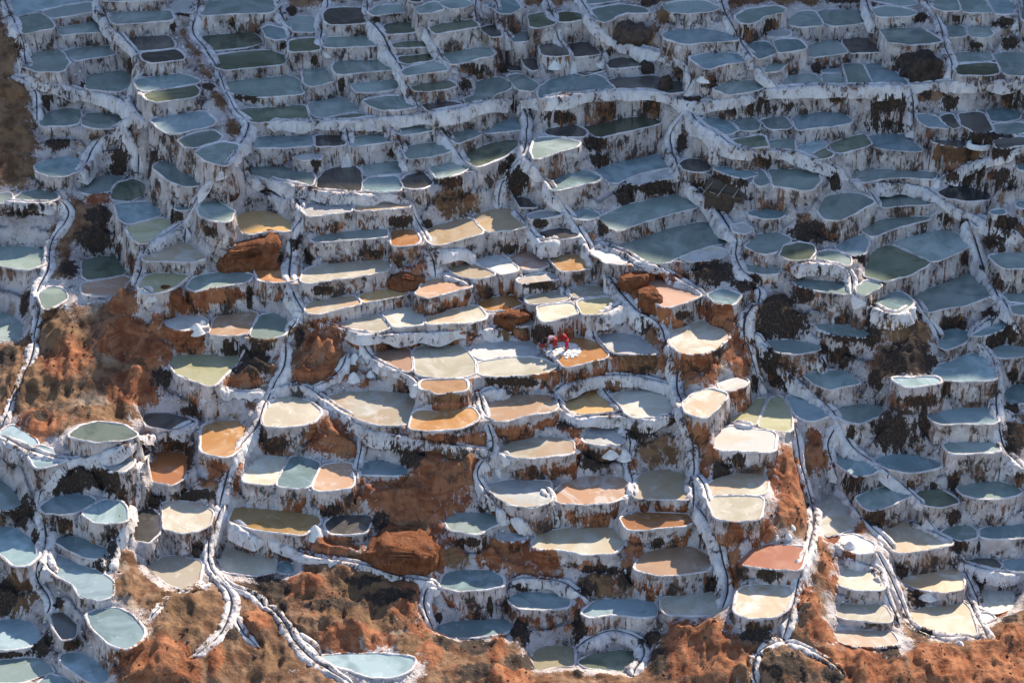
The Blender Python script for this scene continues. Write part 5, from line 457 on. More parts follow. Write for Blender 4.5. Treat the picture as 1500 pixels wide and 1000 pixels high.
([(16.4,1.11,-0.55),(16.73,0.9,-0.81),(17.05,0.64,-1.04),(17.37,0.33,-1.25),(17.68,0.03,-1.46),(18.01,-0.16,-1.74),(18.35,-0.27,-2.06),(18.69,-0.4,-2.37),(19.02,-0.62,-2.62),(19.35,-0.93,-2.8),(19.68,-1.31,-2.93),(20.01,-1.73,-3.03),(20.34,-2.09,-3.17),(20.66,-2.43,-3.35),(20.95,-2.84,-3.51),(21.17,-3.34,-3.65),(21.37,-3.8,-3.83),(21.57,-4.09,-4.13),(21.79,-4.3,-4.48),(22.01,-4.54,-4.8),(22.25,-4.82,-5.06),(22.52,-5.07,-5.3),(22.84,-5.3,-5.51),(23.18,-5.57,-5.64),(23.52,-5.93,-5.69),(23.84,-6.36,-5.7),(24.17,-6.73,-5.76),(24.51,-6.97,-5.94),(24.86,-7.13,-6.19),(25.2,-7.33,-6.42),(25.52,-7.58,-6.63),(25.83,-7.9,-6.79),(26.1,-8.32,-6.87),(26.35,-8.8,-6.89),(26.56,-9.28,-6.9)],'long slanting crusted channel from the shaded dark knoll to the sandy kite pond'),
([(21.42,-4.07,-3.86),(21.18,-4.23,-4.2),(20.94,-4.48,-4.5),(20.74,-4.78,-4.78),(20.66,-5.1,-5.06),(20.71,-5.42,-5.35),(20.83,-5.76,-5.64),(20.98,-6.09,-5.93),(21.14,-6.35,-6.25),(21.31,-6.56,-6.56)],'steep crusted channel from the dark split cliff to the red rubble strip'),
([(18.59,-4.7,-3.76),(18.62,-5.08,-4.05),(18.64,-5.46,-4.34),(18.67,-5.86,-4.61),(18.69,-6.26,-4.89),(18.74,-6.64,-5.17),(18.81,-7.02,-5.45),(18.91,-7.37,-5.75),(19.01,-7.67,-6.08),(19.13,-7.97,-6.4),(19.23,-8.29,-6.69),(19.33,-8.62,-6.91),(19.41,-8.93,-7.09)],'steep crusted channel from the yellow twin ponds to the red rubble strip'),
([(21.25,-6.28,-7.04),(21.48,-6.68,-7.21),(21.7,-7.1,-7.36),(21.89,-7.56,-7.47),(22.03,-8.0,-7.51),(22.1,-8.38,-7.47)],'short steep crusted channel from the red rubble strip to the sandy kite pond'),
([(31.1,1.12,-0.6),(31.45,1.04,-0.96),(31.74,0.79,-1.21),(31.94,0.33,-1.37),(32.03,-0.28,-1.48),(32.05,-0.91,-1.63),(32.04,-1.44,-1.85),(32.01,-1.88,-2.13),(31.96,-2.29,-2.42),(31.89,-2.68,-2.71),(31.83,-3.1,-3.0),(31.77,-3.61,-3.21),(31.72,-4.18,-3.39),(31.73,-4.65,-3.63),(31.79,-4.97,-3.96),(31.87,-5.28,-4.29),(31.96,-5.65,-4.58),(32.13,-5.96,-4.86),(32.38,-6.23,-5.1),(32.65,-6.6,-5.23),(32.92,-7.1,-5.26),(33.17,-7.64,-5.25)],'steep crusted channel from the brown gully to the right grey steps'),
([(31.9,-3.34,-3.28),(32.31,-3.46,-3.42),(32.71,-3.57,-3.58),(33.1,-3.7,-3.72),(33.45,-3.83,-3.84),(33.75,-3.94,-3.94)],'short slanting crusted channel from the right grey steps to the brown gully'),
([(31.85,-5.9,-4.91),(31.81,-6.17,-5.26),(31.77,-6.45,-5.61),(31.74,-6.67,-5.97),(31.72,-6.8,-6.28),(31.71,-6.9,-6.49)],'short steep crusted channel from the right grey steps to the sandy kite pond'),
([(20.27,0.69,-0.82),(20.49,0.43,-1.13),(20.74,0.3,-1.52),(20.98,0.23,-1.92),(21.2,0.15,-2.28)],'short steep crusted channel from the shaded dark knoll to the brown gully'),
([(16.32,-0.27,-2.12),(16.48,-0.45,-2.53),(16.67,-0.59,-2.93),(16.89,-0.66,-3.29),(17.1,-0.68,-3.57)],'short steep crusted channel from the yellow twin ponds to the round cream pond'),
([(24.19,-6.86,-5.77),(24.23,-6.87,-6.3),(24.27,-6.88,-6.8)],'short steep crusted channel from the dark split cliff to the red rubble strip'),
([(-29.64,-12.07,-4.86),(-29.48,-12.53,-5.05),(-29.33,-12.89,-5.31),(-29.18,-13.22,-5.58),(-29.06,-13.58,-5.83),(-29.0,-13.95,-6.08),(-29.01,-14.35,-6.31),(-29.09,-14.83,-6.45),(-29.2,-15.38,-6.53),(-29.28,-15.87,-6.66),(-29.3,-16.21,-6.92),(-29.25,-16.49,-7.23),(-29.12,-16.78,-7.51),(-28.89,-17.11,-7.71),(-28.6,-17.49,-7.86),(-28.34,-17.88,-8.0),(-28.21,-18.22,-8.18),(-28.28,-18.47,-8.4),(-28.47,-18.69,-8.63),(-28.68,-18.89,-8.84)],'steep crusted channel from the left brown crag to the big teal egg pond'),
([(-29.05,-13.87,-5.96),(-29.01,-14.27,-6.24),(-28.97,-14.72,-6.47),(-28.91,-15.24,-6.62),(-28.75,-15.77,-6.72),(-28.47,-16.25,-6.78),(-28.15,-16.64,-6.8),(-27.87,-16.97,-6.79)],'short steep crusted channel from the left brown crag to the big teal egg pond'),
([(-24.16,-11.27,-5.38),(-24.12,-12.3,-5.19),(-24.1,-13.27,-5.02),(-24.15,-13.95,-5.05),(-24.29,-14.29,-5.31),(-24.45,-14.53,-5.63),(-24.58,-14.85,-5.9),(-24.68,-15.22,-6.14),(-24.76,-15.63,-6.36),(-24.8,-16.07,-6.55),(-24.83,-16.48,-6.67),(-24.84,-16.83,-6.74)],'steep crusted channel from the half-lit green pond to the left brown crag'),
([(-18.31,-10.49,-5.91),(-18.43,-10.9,-6.14),(-18.57,-11.31,-6.36),(-18.7,-11.74,-6.55),(-18.85,-12.18,-6.72),(-18.98,-12.63,-6.89),(-19.08,-13.07,-7.08),(-19.11,-13.49,-7.3),(-19.07,-13.91,-7.53),(-18.96,-14.39,-7.71),(-18.76,-14.91,-7.83),(-18.48,-15.41,-7.91),(-18.16,-15.9,-7.97),(-17.84,-16.38,-8.05),(-17.53,-16.84,-8.12),(-17.3,-17.34,-8.21),(-17.17,-17.88,-8.3),(-17.15,-18.47,-8.38),(-17.19,-19.07,-8.46),(-17.29,-19.64,-8.53),(-17.45,-20.18,-8.58),(-17.66,-20.67,-8.62),(-17.92,-21.12,-8.65),(-18.2,-21.53,-8.68),(-18.5,-21.91,-8.7),(-18.8,-22.27,-8.7),(-19.11,-22.63,-8.7)],'long steep crusted channel from the long amber pond to the big teal egg pond'),
([(-18.45,-14.98,-7.94),(-18.16,-15.52,-7.98),(-17.85,-15.99,-8.04),(-17.5,-16.32,-8.09),(-17.12,-16.48,-8.15),(-16.71,-16.56,-8.22),(-16.3,-16.69,-8.28),(-15.92,-16.94,-8.35),(-15.58,-17.3,-8.42),(-15.29,-17.65,-8.5),(-15.05,-17.95,-8.59)],'slanting crusted channel from the branching salt fan to the brown earth hollow'),
([(-17.01,-18.7,-8.4),(-16.77,-19.18,-8.52),(-16.53,-19.65,-8.64),(-16.28,-20.07,-8.77),(-15.99,-20.43,-8.89),(-15.66,-20.74,-9.0),(-15.31,-21.01,-9.1)],'short steep crusted channel from the branching salt fan to the big teal egg pond'),
([(-17.88,-11.61,-6.36),(-17.48,-11.96,-6.41),(-17.09,-12.25,-6.49),(-16.7,-12.46,-6.63),(-16.32,-12.6,-6.78),(-15.94,-12.71,-6.91),(-15.62,-12.8,-6.96),(-15.4,-12.86,-6.97)],'short slanting crusted channel from the long amber pond to the branching salt fan'),
([(-18.68,-16.07,-7.88),(-19.02,-16.48,-7.82),(-19.36,-16.86,-7.77),(-19.71,-17.19,-7.76),(-20.07,-17.49,-7.75),(-20.41,-17.81,-7.73),(-20.74,-18.18,-7.69),(-21.03,-18.6,-7.65),(-21.28,-19.1,-7.62),(-21.5,-19.63,-7.59),(-21.69,-20.08,-7.56),(-21.83,-20.42,-7.54)],'slanting crusted channel from the branching salt fan to the big teal egg pond'),
([(-15.54,-12.86,-6.81),(-15.12,-12.92,-6.94),(-14.69,-13.02,-7.05),(-14.27,-13.13,-7.16),(-13.86,-13.29,-7.27),(-13.46,-13.49,-7.38),(-13.06,-13.74,-7.46),(-12.65,-14.01,-7.48),(-12.22,-14.2,-7.47),(-11.78,-14.29,-7.48),(-11.34,-14.34,-7.49),(-10.9,-14.39,-7.5),(-10.45,-14.45,-7.54),(-10.01,-14.51,-7.59),(-9.58,-14.56,-7.66),(-9.15,-14.62,-7.75),(-8.73,-14.7,-7.85),(-8.31,-14.78,-7.97),(-7.9,-14.85,-8.1),(-7.48,-14.91,-8.24),(-7.06,-14.95,-8.35),(-6.63,-14.95,-8.46),(-6.2,-14.91,-8.55),(-5.76,-14.89,-8.64),(-5.33,-14.91,-8.72),(-4.94,-15.01,-8.8),(-4.64,-15.19,-8.83),(-4.44,-15.4,-8.8)],'long slanting crusted channel from the long amber pond to the blue oval pond'),
([(-15.17,-17.6,-8.49),(-14.82,-17.94,-8.6),(-14.47,-18.3,-8.71),(-14.16,-18.69,-8.82),(-13.88,-19.1,-8.93),(-13.62,-19.53,-9.05),(-13.37,-19.96,-9.17),(-13.11,-20.36,-9.3),(-12.84,-20.74,-9.43),(-12.56,-21.09,-9.55),(-12.24,-21.4,-9.66),(-11.9,-21.67,-9.76),(-11.54,-21.94,-9.84),(-11.17,-22.22,-9.91),(-10.8,-22.49,-9.96),(-10.41,-22.76,-10.0),(-10.04,-23.02,-10.04),(-9.73,-23.23,-10.08),(-9.49,-23.38,-10.12)],'narrow slanting crusted channel from the branching salt fan to the brown earth hollow'),
([(-4.44,-15.47,-8.9),(-4.86,-15.32,-8.91),(-5.19,-15.31,-8.96),(-5.38,-15.49,-9.1),(-5.44,-15.82,-9.31),(-5.45,-16.2,-9.55),(-5.38,-16.56,-9.79),(-5.24,-16.88,-10.05),(-5.06,-17.2,-10.27),(-4.88,-17.54,-10.44)],'short steep crusted channel from the blue oval pond to the brown earth hollow'),
([(-13.4,-19.66,-9.12),(-13.01,-19.86,-9.23),(-12.63,-20.08,-9.34),(-12.27,-20.32,-9.46),(-11.94,-20.58,-9.6),(-11.68,-20.78,-9.76),(-11.48,-20.87,-9.93)],'short slanting crusted channel from the branching salt fan to the brown earth hollow'),
([(-0.99,-10.45,-5.91),(-0.65,-10.8,-6.02),(-0.3,-11.06,-6.18),(0.05,-11.24,-6.36)],'short slanting crusted channel from the blue oval pond to the boxy red earth block'),
([(11.71,-10.85,-5.67),(11.91,-11.34,-5.77),(12.11,-11.88,-5.85),(12.31,-12.44,-5.91),(12.51,-12.91,-6.02),(12.7,-13.24,-6.24),(12.84,-13.5,-6.54),(12.94,-13.77,-6.85),(13.01,-14.07,-7.15),(13.1,-14.39,-7.43),(13.22,-14.7,-7.7),(13.34,-15.0,-7.98),(13.42,-15.27,-8.29),(13.42,-15.55,-8.61),(13.36,-15.91,-8.88),(13.24,-16.31,-9.09),(13.08,-16.72,-9.22),(12.91,-17.11,-9.3)],'steep crusted channel from the salt-lipped channel fork to the rust bottom cliff'),
([(-0.03,-14.43,-8.95),(0.42,-14.31,-8.95),(0.86,-14.26,-8.96),(1.3,-14.27,-8.98),(1.74,-14.32,-9.0),(2.18,-14.39,-9.0),(2.62,-14.46,-9.02),(3.06,-14.55,-9.06),(3.47,-14.71,-9.13),(3.83,-14.95,-9.25),(4.18,-15.23,-9.39),(4.52,-15.48,-9.51),(4.82,-15.65,-9.62),(5.05,-15.72,-9.74)],'slanting crusted channel from the blue oval pond to the twin deep-blue ponds'),
([(3.82,-18.05,-11.68),(4.18,-17.89,-11.46),(4.54,-17.71,-11.26),(4.92,-17.57,-11.09),(5.32,-17.5,-10.93),(5.73,-17.45,-10.81),(6.15,-17.38,-10.78),(6.57,-17.38,-10.79),(6.98,-17.5,-10.8),(7.38,-17.67,-10.85),(7.73,-17.87,-10.95),(8.01,-18.15,-11.1),(8.14,-18.54,-11.24),(8.1,-19.03,-11.34),(7.92,-19.55,-11.42),(7.69,-20.08,-11.45),(7.49,-20.55,-11.42),(7.36,-20.92,-11.35)],'slanting crusted channel from the twin deep-blue ponds to the rust bottom cliff'),
([(14.88,-21.24,-9.35),(14.66,-21.59,-9.51),(14.5,-21.99,-9.68),(14.44,-22.43,-9.85),(14.5,-22.89,-10.0),(14.61,-23.36,-10.13)],'short steep crusted channel from the rust bottom cliff to the brick-red pond'),
([(2.5,-10.87,-5.65),(2.63,-10.93,-6.12),(2.69,-11.01,-6.57),(2.71,-11.06,-6.98),(2.71,-11.06,-7.33)],'narrow short steep crusted channel from the salt heap ledge to the twin deep-blue ponds'),
([(-0.09,-11.28,-6.15),(0.32,-11.41,-6.26),(0.71,-11.52,-6.4),(1.03,-11.63,-6.6),(1.24,-11.73,-6.85),(1.37,-11.84,-7.08)],'short slanting crusted channel from the blue oval pond to the twin deep-blue ponds'),
([(19.36,-8.88,-7.03),(19.34,-9.55,-7.1),(19.29,-10.27,-7.14),(19.2,-11.01,-7.16),(19.07,-11.76,-7.16),(18.88,-12.52,-7.14),(18.65,-13.26,-7.12),(18.41,-13.98,-7.1),(18.19,-14.69,-7.09),(18.01,-15.34,-7.12),(17.87,-15.85,-7.27),(17.76,-16.23,-7.5),(17.64,-16.6,-7.74),(17.5,-17.03,-7.95),(17.35,-17.52,-8.11),(17.2,-18.06,-8.23),(17.04,-18.59,-8.35),(16.89,-19.06,-8.51),(16.72,-19.5,-8.68),(16.56,-19.9,-8.83),(16.41,-20.25,-8.96)],'long steep crusted channel from the red rubble strip to the rust bottom cliff'),
([(22.06,-7.99,-7.63),(22.22,-8.82,-7.45),(22.34,-9.46,-7.33),(22.42,-9.86,-7.27)],'short slanting crusted channel from the red rubble strip to the sandy kite pond'),
([(22.87,-12.96,-7.62),(23.11,-12.99,-8.09),(23.31,-13.18,-8.45),(23.49,-13.5,-8.71),(23.66,-13.85,-8.95),(23.83,-14.19,-9.2),(24.0,-14.52,-9.45),(24.17,-14.84,-9.71),(24.32,-15.14,-9.98),(24.45,-15.43,-10.27),(24.55,-15.76,-10.53),(24.65,-16.26,-10.64),(24.79,-16.86,-10.62),(25.04,-17.35,-10.61),(25.38,-17.64,-10.66),(25.78,-17.82,-10.72),(26.19,-17.93,-10.76),(26.61,-17.98,-10.79),(27.05,-17.96,-10.81),(27.48,-17.92,-10.82),(27.91,-17.86,-10.84),(28.29,-17.8,-10.86),(28.62,-17.75,-10.87)],'slanting crusted channel from the pyramid salt heaps to the orange-stained corner pond'),
([(20.59,-11.93,-7.61),(20.73,-12.53,-7.67),(20.92,-12.99,-7.79),(21.18,-13.3,-7.95),(21.51,-13.5,-8.11),(21.9,-13.58,-8.29),(22.31,-13.61,-8.44),(22.69,-13.73,-8.51),(22.95,-14.08,-8.52),(23.06,-14.64,-8.52),(23.09,-15.27,-8.55),(23.15,-15.73,-8.73),(23.27,-15.97,-9.06),(23.41,-16.2,-9.39),(23.56,-16.58,-9.59),(23.69,-17.06,-9.71),(23.81,-17.48,-9.83),(23.92,-17.8,-9.95)],'steep crusted channel from the pyramid salt heaps to the orange-stained corner pond'),
([(22.36,-9.45,-7.4),(22.61,-9.89,-7.5),(22.88,-10.26,-7.65),(23.16,-10.57,-7.84),(23.45,-10.82,-8.06),(23.74,-11.11,-8.26),(24.01,-11.52,-8.37),(24.25,-11.94,-8.44),(24.5,-12.26,-8.56)],'narrow short slanting crusted channel from the red rubble strip to the sandy kite pond'),
([(25.52,-8.58,-8.37),(25.89,-8.9,-8.38),(26.25,-9.22,-8.38),(26.61,-9.55,-8.39),(26.96,-9.88,-8.39),(27.31,-10.21,-8.4),(27.65,-10.55,-8.42),(27.96,-10.87,-8.48),(28.23,-11.14,-8.66),(28.45,-11.32,-8.99),(28.68,-11.43,-9.37),(28.98,-11.54,-9.67),(29.33,-11.7,-9.82),(29.72,-11.9,-9.87),(30.11,-12.09,-9.88),(30.51,-12.22,-9.91),(30.94,-12.28,-9.97),(31.38,-12.29,-10.04),(31.82,-12.29,-10.06),(32.24,-12.29,-10.05),(32.58,-12.28,-10.05),(32.81,-12.25,-10.06)],'slanting crusted channel from the sandy kite pond to the orange-stained corner pond'),
([(28.88,-13.48,-10.8),(28.98,-13.96,-10.95),(29.08,-14.46,-11.08),(29.16,-15.01,-11.17),(29.24,-15.65,-11.17),(29.29,-16.41,-11.09),(29.34,-17.22,-10.95),(29.39,-17.96,-10.84),(29.44,-18.5,-10.79),(29.48,-18.83,-10.78)],'steep crusted channel from the orange-stained corner pond to the sandy kite pond'),
([(28.76,-11.46,-9.73),(28.9,-11.82,-9.95),(29.04,-12.22,-10.16),(29.18,-12.58,-10.38),(29.33,-12.9,-10.64),(29.46,-13.23,-10.89),(29.57,-13.65,-11.08),(29.65,-14.17,-11.2)],'short steep crusted channel from the sandy kite pond to the orange-stained corner pond'),
([(26.52,-9.29,-6.92),(26.63,-9.34,-7.41),(26.78,-9.46,-7.81),(27.02,-9.61,-8.1),(27.29,-9.77,-8.29),(27.54,-9.94,-8.4)],'short steep crusted channel from the sandy kite pond to the pyramid salt heaps'),
([(16.39,-20.44,-8.96),(16.01,-20.65,-9.03),(15.62,-20.85,-9.1),(15.26,-21.04,-9.17),(14.97,-21.19,-9.23),(14.78,-21.28,-9.28)],'short slanting crusted channel from the rust bottom cliff to the brick-red pond'),
([(16.39,-20.51,-9.05),(16.78,-20.62,-9.15),(17.18,-20.72,-9.25),(17.57,-20.82,-9.37),(17.95,-20.94,-9.5),(18.32,-21.09,-9.61),(18.68,-21.29,-9.72),(19.01,-21.51,-9.83),(19.32,-21.78,-9.92),(19.61,-22.04,-10.01),(19.85,-22.27,-10.08),(20.03,-22.47,-10.12)],'slanting crusted channel from the rust bottom cliff to the orange-stained corner pond'),
]
BLOBS = [
(-37.03,25.77,9.87,1.02,1.65,'brown'),
(-36.42,22.33,8.16,1.53,0.89,'brown'),
(-35.74,19.12,6.27,1.53,2.8,'brown'),
(-34.81,16.14,4.65,1.15,1.53,'brown'),
(-28.05,17.73,4.95,0.95,1.02,'dark'),
(-25.3,14.55,6.46,1.02,0.89,'dark'),
(-33.92,22.01,7.54,0.64,0.57,'dark'),
(-32.8,18.52,5.64,1.02,0.51,'dark'),
(-29.23,26.53,9.86,0.45,0.32,'dark'),
(-28.06,24.95,9.15,0.45,0.64,'dark'),
(-25.3,27.63,11.08,0.32,0.51,'dark'),
(-24.59,28.94,11.47,0.64,0.25,'dark'),
(-31.54,23.28,8.27,0.45,0.28,'dark'),
(-19.04,19.47,9.12,1.02,0.45,'dark'),
(-20.97,28.91,10.95,0.25,0.45,'dark'),
(-16.92,25.7,10.43,0.38,0.32,'dark'),
(-30.08,19.12,6.27,0.76,0.51,'tan'),
(-37.81,29.81,11.12,0.32,0.51,'dark'),
(-21.84,20.1,9.44,0.64,0.38,'dark'),
(-9.98,26.53,12.06,0.32,0.32,'dark'),
(-9.71,24.16,10.25,0.19,0.32,'dark'),
(-3.33,19.99,9.63,0.64,0.7,'dark'),
(-2.14,24.52,11.45,0.76,0.51,'tan'),
(-2.67,21.96,10.13,1.02,0.45,'dark'),
(-0.6,23.5,9.62,0.64,0.38,'dark'),
(-12.34,21.12,9.29,0.32,0.64,'dark'),
(-14.51,23.63,10.09,0.25,0.51,'dark'),
(-13.63,12.96,6.92,0.45,0.38,'dark'),
(-0.04,19.97,7.92,0.45,0.38,'dark'),
(0.5,13.54,5.31,1.15,1.02,'dark'),
(-4.42,11.7,6.05,1.4,0.51,'dark'),
(-8.42,15.31,6.55,0.51,0.32,'dark'),
(-16.62,30.29,11.16,0.64,0.38,'dark'),
(-15.83,23.36,9.76,0.51,0.45,'tan'),
(-18.52,19.17,9.1,0.57,0.51,'dark'),
(-16.48,24.79,10.43,0.45,0.38,'dark'),
(-0.17,14.76,6.36,0.64,0.38,'dark'),
(7.08,19.91,7.57,1.53,0.64,'dark'),
(3.33,18.54,7.74,1.78,0.57,'dark'),
(10.28,20.36,7.82,0.89,0.76,'dark'),
(5.89,16.71,6.63,1.15,0.64,'dark'),
(6.18,16.33,5.47,1.15,0.51,'dark'),
(11.15,26.22,12.56,0.64,1.27,'brown'),
(17.58,18.92,8.47,1.4,0.64,'dark'),
(16.86,23.77,12.05,0.64,0.64,'dark'),
(14.4,13.14,5.05,2.04,0.89,'dark'),
(9.61,13.77,4.6,2.29,0.45,'dark'),
(14.4,19.55,10.12,0.51,0.64,'dark'),
(12.09,17.51,6.11,0.64,0.89,'dark'),
(-0.66,23.3,9.55,0.64,0.45,'dark'),
(0.32,19.92,8.02,0.57,0.51,'dark'),
(0.58,13.53,5.46,1.15,1.15,'dark'),
(-0.63,14.11,5.93,0.76,0.64,'dark'),
(17.88,13.94,6.6,0.51,0.64,'dark'),
(10.81,24.34,11.07,0.76,0.45,'tan'),
(10.12,28.16,12.69,0.76,0.51,'dark'),
(18.79,24.77,11.65,0.76,0.25,'dark'),
(12.13,22.33,9.82,0.51,0.64,'tan'),
(27.05,18.73,8.85,1.53,0.83,'dark'),
(17.62,18.56,8.48,1.53,0.64,'dark'),
(31.3,18.72,8.71,0.76,0.64,'dark'),
(29.68,19.17,9.18,0.51,0.38,'dark'),
(26.73,18.37,7.14,1.91,0.51,'dark'),
(29.86,25.72,12.46,0.76,0.45,'dark'),
(35.93,25.12,12.4,1.02,0.45,'dark'),
(32.71,25.91,12.38,1.02,0.25,'dark'),
(33.81,23.54,11.26,0.64,0.32,'dark'),
(36.33,23.7,11.34,0.76,0.51,'dark'),
(16.91,23.52,12.31,0.51,0.57,'dark'),
(18.76,25.33,12.16,0.89,0.51,'dark'),
(35.91,18.71,9.01,1.15,0.89,'dark'),
(31.12,14.31,7.02,2.29,0.89,'brown'),
(33.15,14.31,8.19,2.55,0.76,'dark'),
(33.12,12.69,5.72,2.55,0.89,'dark'),
(30.92,13.74,5.36,0.64,0.76,'dark'),
(22.48,13.17,5.78,0.51,0.76,'dark'),
(19.85,18.97,8.44,0.89,0.45,'dark'),
(23.15,19.31,8.89,0.51,0.38,'dark'),
(18.54,14.78,7.24,0.38,1.53,'tan'),
(24.81,29.96,12.13,1.91,0.25,'dark'),
(17.69,13.96,6.59,0.51,0.64,'dark'),
(21.96,19.37,8.41,0.51,0.25,'dark'),
(15.93,11.71,5.75,0.64,0.64,'dark'),
(23.05,13.92,6.61,0.64,0.64,'tan'),
(33.82,12.11,8.06,1.27,0.51,'dark'),
(-34.0,12.55,3.45,1.91,0.57,'dark'),
(-29.19,13.7,3.62,1.15,0.64,'red'),
(-29.18,10.9,1.88,1.65,1.15,'dark'),
(-29.03,12.31,2.96,1.27,0.76,'dark'),
(-27.44,9.93,1.63,0.76,0.76,'dark'),
(-35.3,15.8,4.56,1.53,1.4,'brown'),
(-26.06,7.12,2.07,0.51,0.89,'dark'),
(-30.68,8.14,0.93,0.76,1.15,'dark'),
(-33.48,6.0,-0.6,0.51,1.15,'dark'),
(-19.05,9.72,5.6,1.27,0.64,'dark'),
(-23.18,9.54,4.51,0.76,0.64,'dark'),
(-26.02,2.77,1.19,1.4,1.15,'red'),
(-25.83,0.93,0.18,1.65,1.27,'red'),
(-22.65,1.14,0.49,1.65,1.27,'red'),
(-21.97,0.57,0.09,1.78,0.89,'red'),
(-21.38,0.53,-0.62,1.27,0.76,'red'),
(-19.64,3.36,1.6,2.29,0.64,'red'),
(-21.78,2.72,1.22,1.65,0.64,'red'),
(-30.94,2.97,-0.24,1.4,1.27,'brown'),
(-29.74,0.98,-0.59,1.65,1.15,'brown'),
(-25.72,-0.18,-0.5,2.55,0.76,'red'),
(-17.7,4.14,1.02,0.25,1.02,'dark'),
(-17.76,13.04,6.18,1.53,0.38,'dark'),
(-18.56,0.3,-0.64,1.02,0.64,'dark'),
(-34.57,6.52,-1.2,0.76,0.76,'tan'),
(-31.59,8.95,1.1,0.64,0.64,'tan'),
(-28.38,3.49,0.5,1.02,1.27,'tan'),
(-27.75,5.5,0.87,0.64,0.38,'red'),
(-20.44,6.54,4.88,0.64,0.38,'dark'),
(-15.92,7.56,3.76,0.76,0.64,'tan'),
(-28.35,17.42,4.23,1.02,0.51,'dark'),
(-25.67,14.69,5.39,0.76,0.76,'dark'),
(-20.64,2.41,0.51,0.51,0.64,'tan'),
(-4.03,11.17,4.59,2.16,1.21,'brown'),
(-14.17,0.88,0.21,0.89,0.89,'brown'),
(-12.12,0.76,0.13,1.27,1.15,'red'),
(0.37,13.57,5.19,1.02,1.15,'dark'),
(-7.8,9.15,4.27,1.02,0.51,'dark'),
(-13.88,6.71,2.59,0.51,0.64,'dark'),
(-9.58,7.11,2.82,1.27,0.32,'dark'),
(-0.04,2.42,-0.53,1.53,0.57,'brown'),
(-7.72,6.31,2.8,0.76,0.64,'tan'),
(-6.94,6.53,3.13,1.15,0.51,'tan'),
(0.62,8.18,1.81,0.76,0.51,'tan'),
(1.0,3.08,-0.16,0.76,0.51,'red'),
(-14.8,7.33,3.44,0.51,0.76,'dark'),
(-5.84,9.39,3.85,0.51,0.38,'dark'),
(-11.97,0.05,-0.49,0.76,0.51,'tan'),
(0.09,9.11,2.21,0.76,0.38,'dark'),
(-12.76,3.55,1.94,0.76,0.38,'dark'),
(13.53,5.33,2.15,1.91,1.15,'dark'),
(10.03,13.9,4.57,1.91,0.64,'dark'),
(7.97,12.93,4.15,1.02,0.64,'dark'),
(6.39,9.73,3.68,0.64,1.02,'dark'),
(0.58,13.37,5.14,1.02,1.15,'dark'),
(14.0,1.92,0.06,1.15,2.29,'red'),
(13.04,3.12,0.71,0.76,0.64,'red'),
(10.32,5.7,1.65,1.65,0.51,'red'),
(2.02,9.96,3.71,0.76,0.38,'dark'),
(10.11,1.72,1.2,0.64,0.51,'red'),
(11.42,2.13,0.82,0.76,0.38,'dark'),
(8.74,1.9,0.21,0.76,0.76,'dark'),
(9.34,0.94,-0.12,0.64,0.76,'brown'),
(1.82,1.3,-0.04,1.15,0.64,'dark'),
(-0.61,2.28,-0.6,1.15,0.64,'brown'),
(-0.23,8.77,2.24,0.64,0.38,'dark'),
(17.23,2.12,-0.06,1.02,1.15,'dark'),
(17.53,3.07,0.88,0.76,0.64,'dark'),
(16.46,4.74,2.17,0.64,0.51,'dark'),
(1.72,5.11,1.53,1.27,0.38,'dark'),
(7.68,4.75,1.58,0.76,0.51,'red'),
(13.53,-0.9,-0.09,0.64,0.64,'dark'),
(1.91,12.71,6.19,0.64,0.76,'tan'),
(14.11,11.93,3.46,0.51,0.64,'dark'),
(20.72,8.38,3.78,1.91,0.89,'dark'),
(33.25,8.37,3.19,1.02,0.89,'dark'),
(33.33,12.33,5.64,2.16,0.89,'dark'),
(33.87,8.74,4.19,1.4,0.76,'dark'),
(30.23,11.54,3.2,0.76,0.51,'dark'),
(31.55,10.76,3.3,0.38,0.51,'dark'),
(22.58,12.72,5.45,0.51,0.64,'dark'),
(23.62,5.96,2.84,0.64,0.64,'dark'),
(20.76,4.74,2.76,0.76,0.38,'dark'),
(19.66,3.56,1.64,1.02,0.76,'dark'),
(18.12,3.14,0.99,1.15,0.64,'dark'),
(18.33,2.14,-0.07,1.78,1.15,'dark'),
(22.21,2.52,0.16,0.76,0.38,'dark'),
(23.94,1.75,1.32,0.76,0.64,'dark'),
(24.89,0.96,0.89,1.15,0.76,'brown'),
(26.44,0.65,0.05,1.78,1.15,'brown'),
(26.35,-0.27,-0.6,1.53,0.76,'dark'),
(23.91,0.73,-0.0,0.76,1.02,'dark'),
(29.7,3.12,-0.48,1.15,0.76,'dark'),
(32.43,3.52,0.04,0.76,0.51,'dark'),
(32.43,1.56,-0.92,1.4,0.64,'dark'),
(33.62,2.14,-0.22,0.64,0.64,'dark'),
(20.8,0.75,-1.05,0.76,0.51,'dark'),
(15.74,4.35,1.79,1.02,0.64,'dark'),
(31.15,8.35,1.86,0.76,0.64,'dark'),
(33.17,5.52,1.45,0.38,0.76,'dark'),
(24.0,2.78,2.36,0.38,0.38,'tan'),
(26.95,1.9,0.8,0.64,0.76,'dark'),
(-30.57,-2.18,-1.77,2.93,2.55,'brown'),
(-29.46,-1.05,-1.27,1.91,1.91,'red'),
(-30.52,-6.45,-2.65,1.78,1.27,'red'),
(-26.87,-0.26,-0.71,1.91,1.02,'tan'),
(-27.38,-4.25,-2.13,2.29,0.76,'tan'),
(-24.87,-2.65,-2.08,1.91,1.53,'red'),
(-23.82,-0.24,-0.57,1.53,1.27,'red'),
(-23.06,-1.87,-1.81,0.89,0.76,'dark'),
(-25.83,-4.89,-2.61,2.55,0.51,'brown'),
(-30.55,-5.51,-2.52,0.51,0.51,'dark'),
(-21.37,0.54,-0.44,1.15,0.76,'red'),
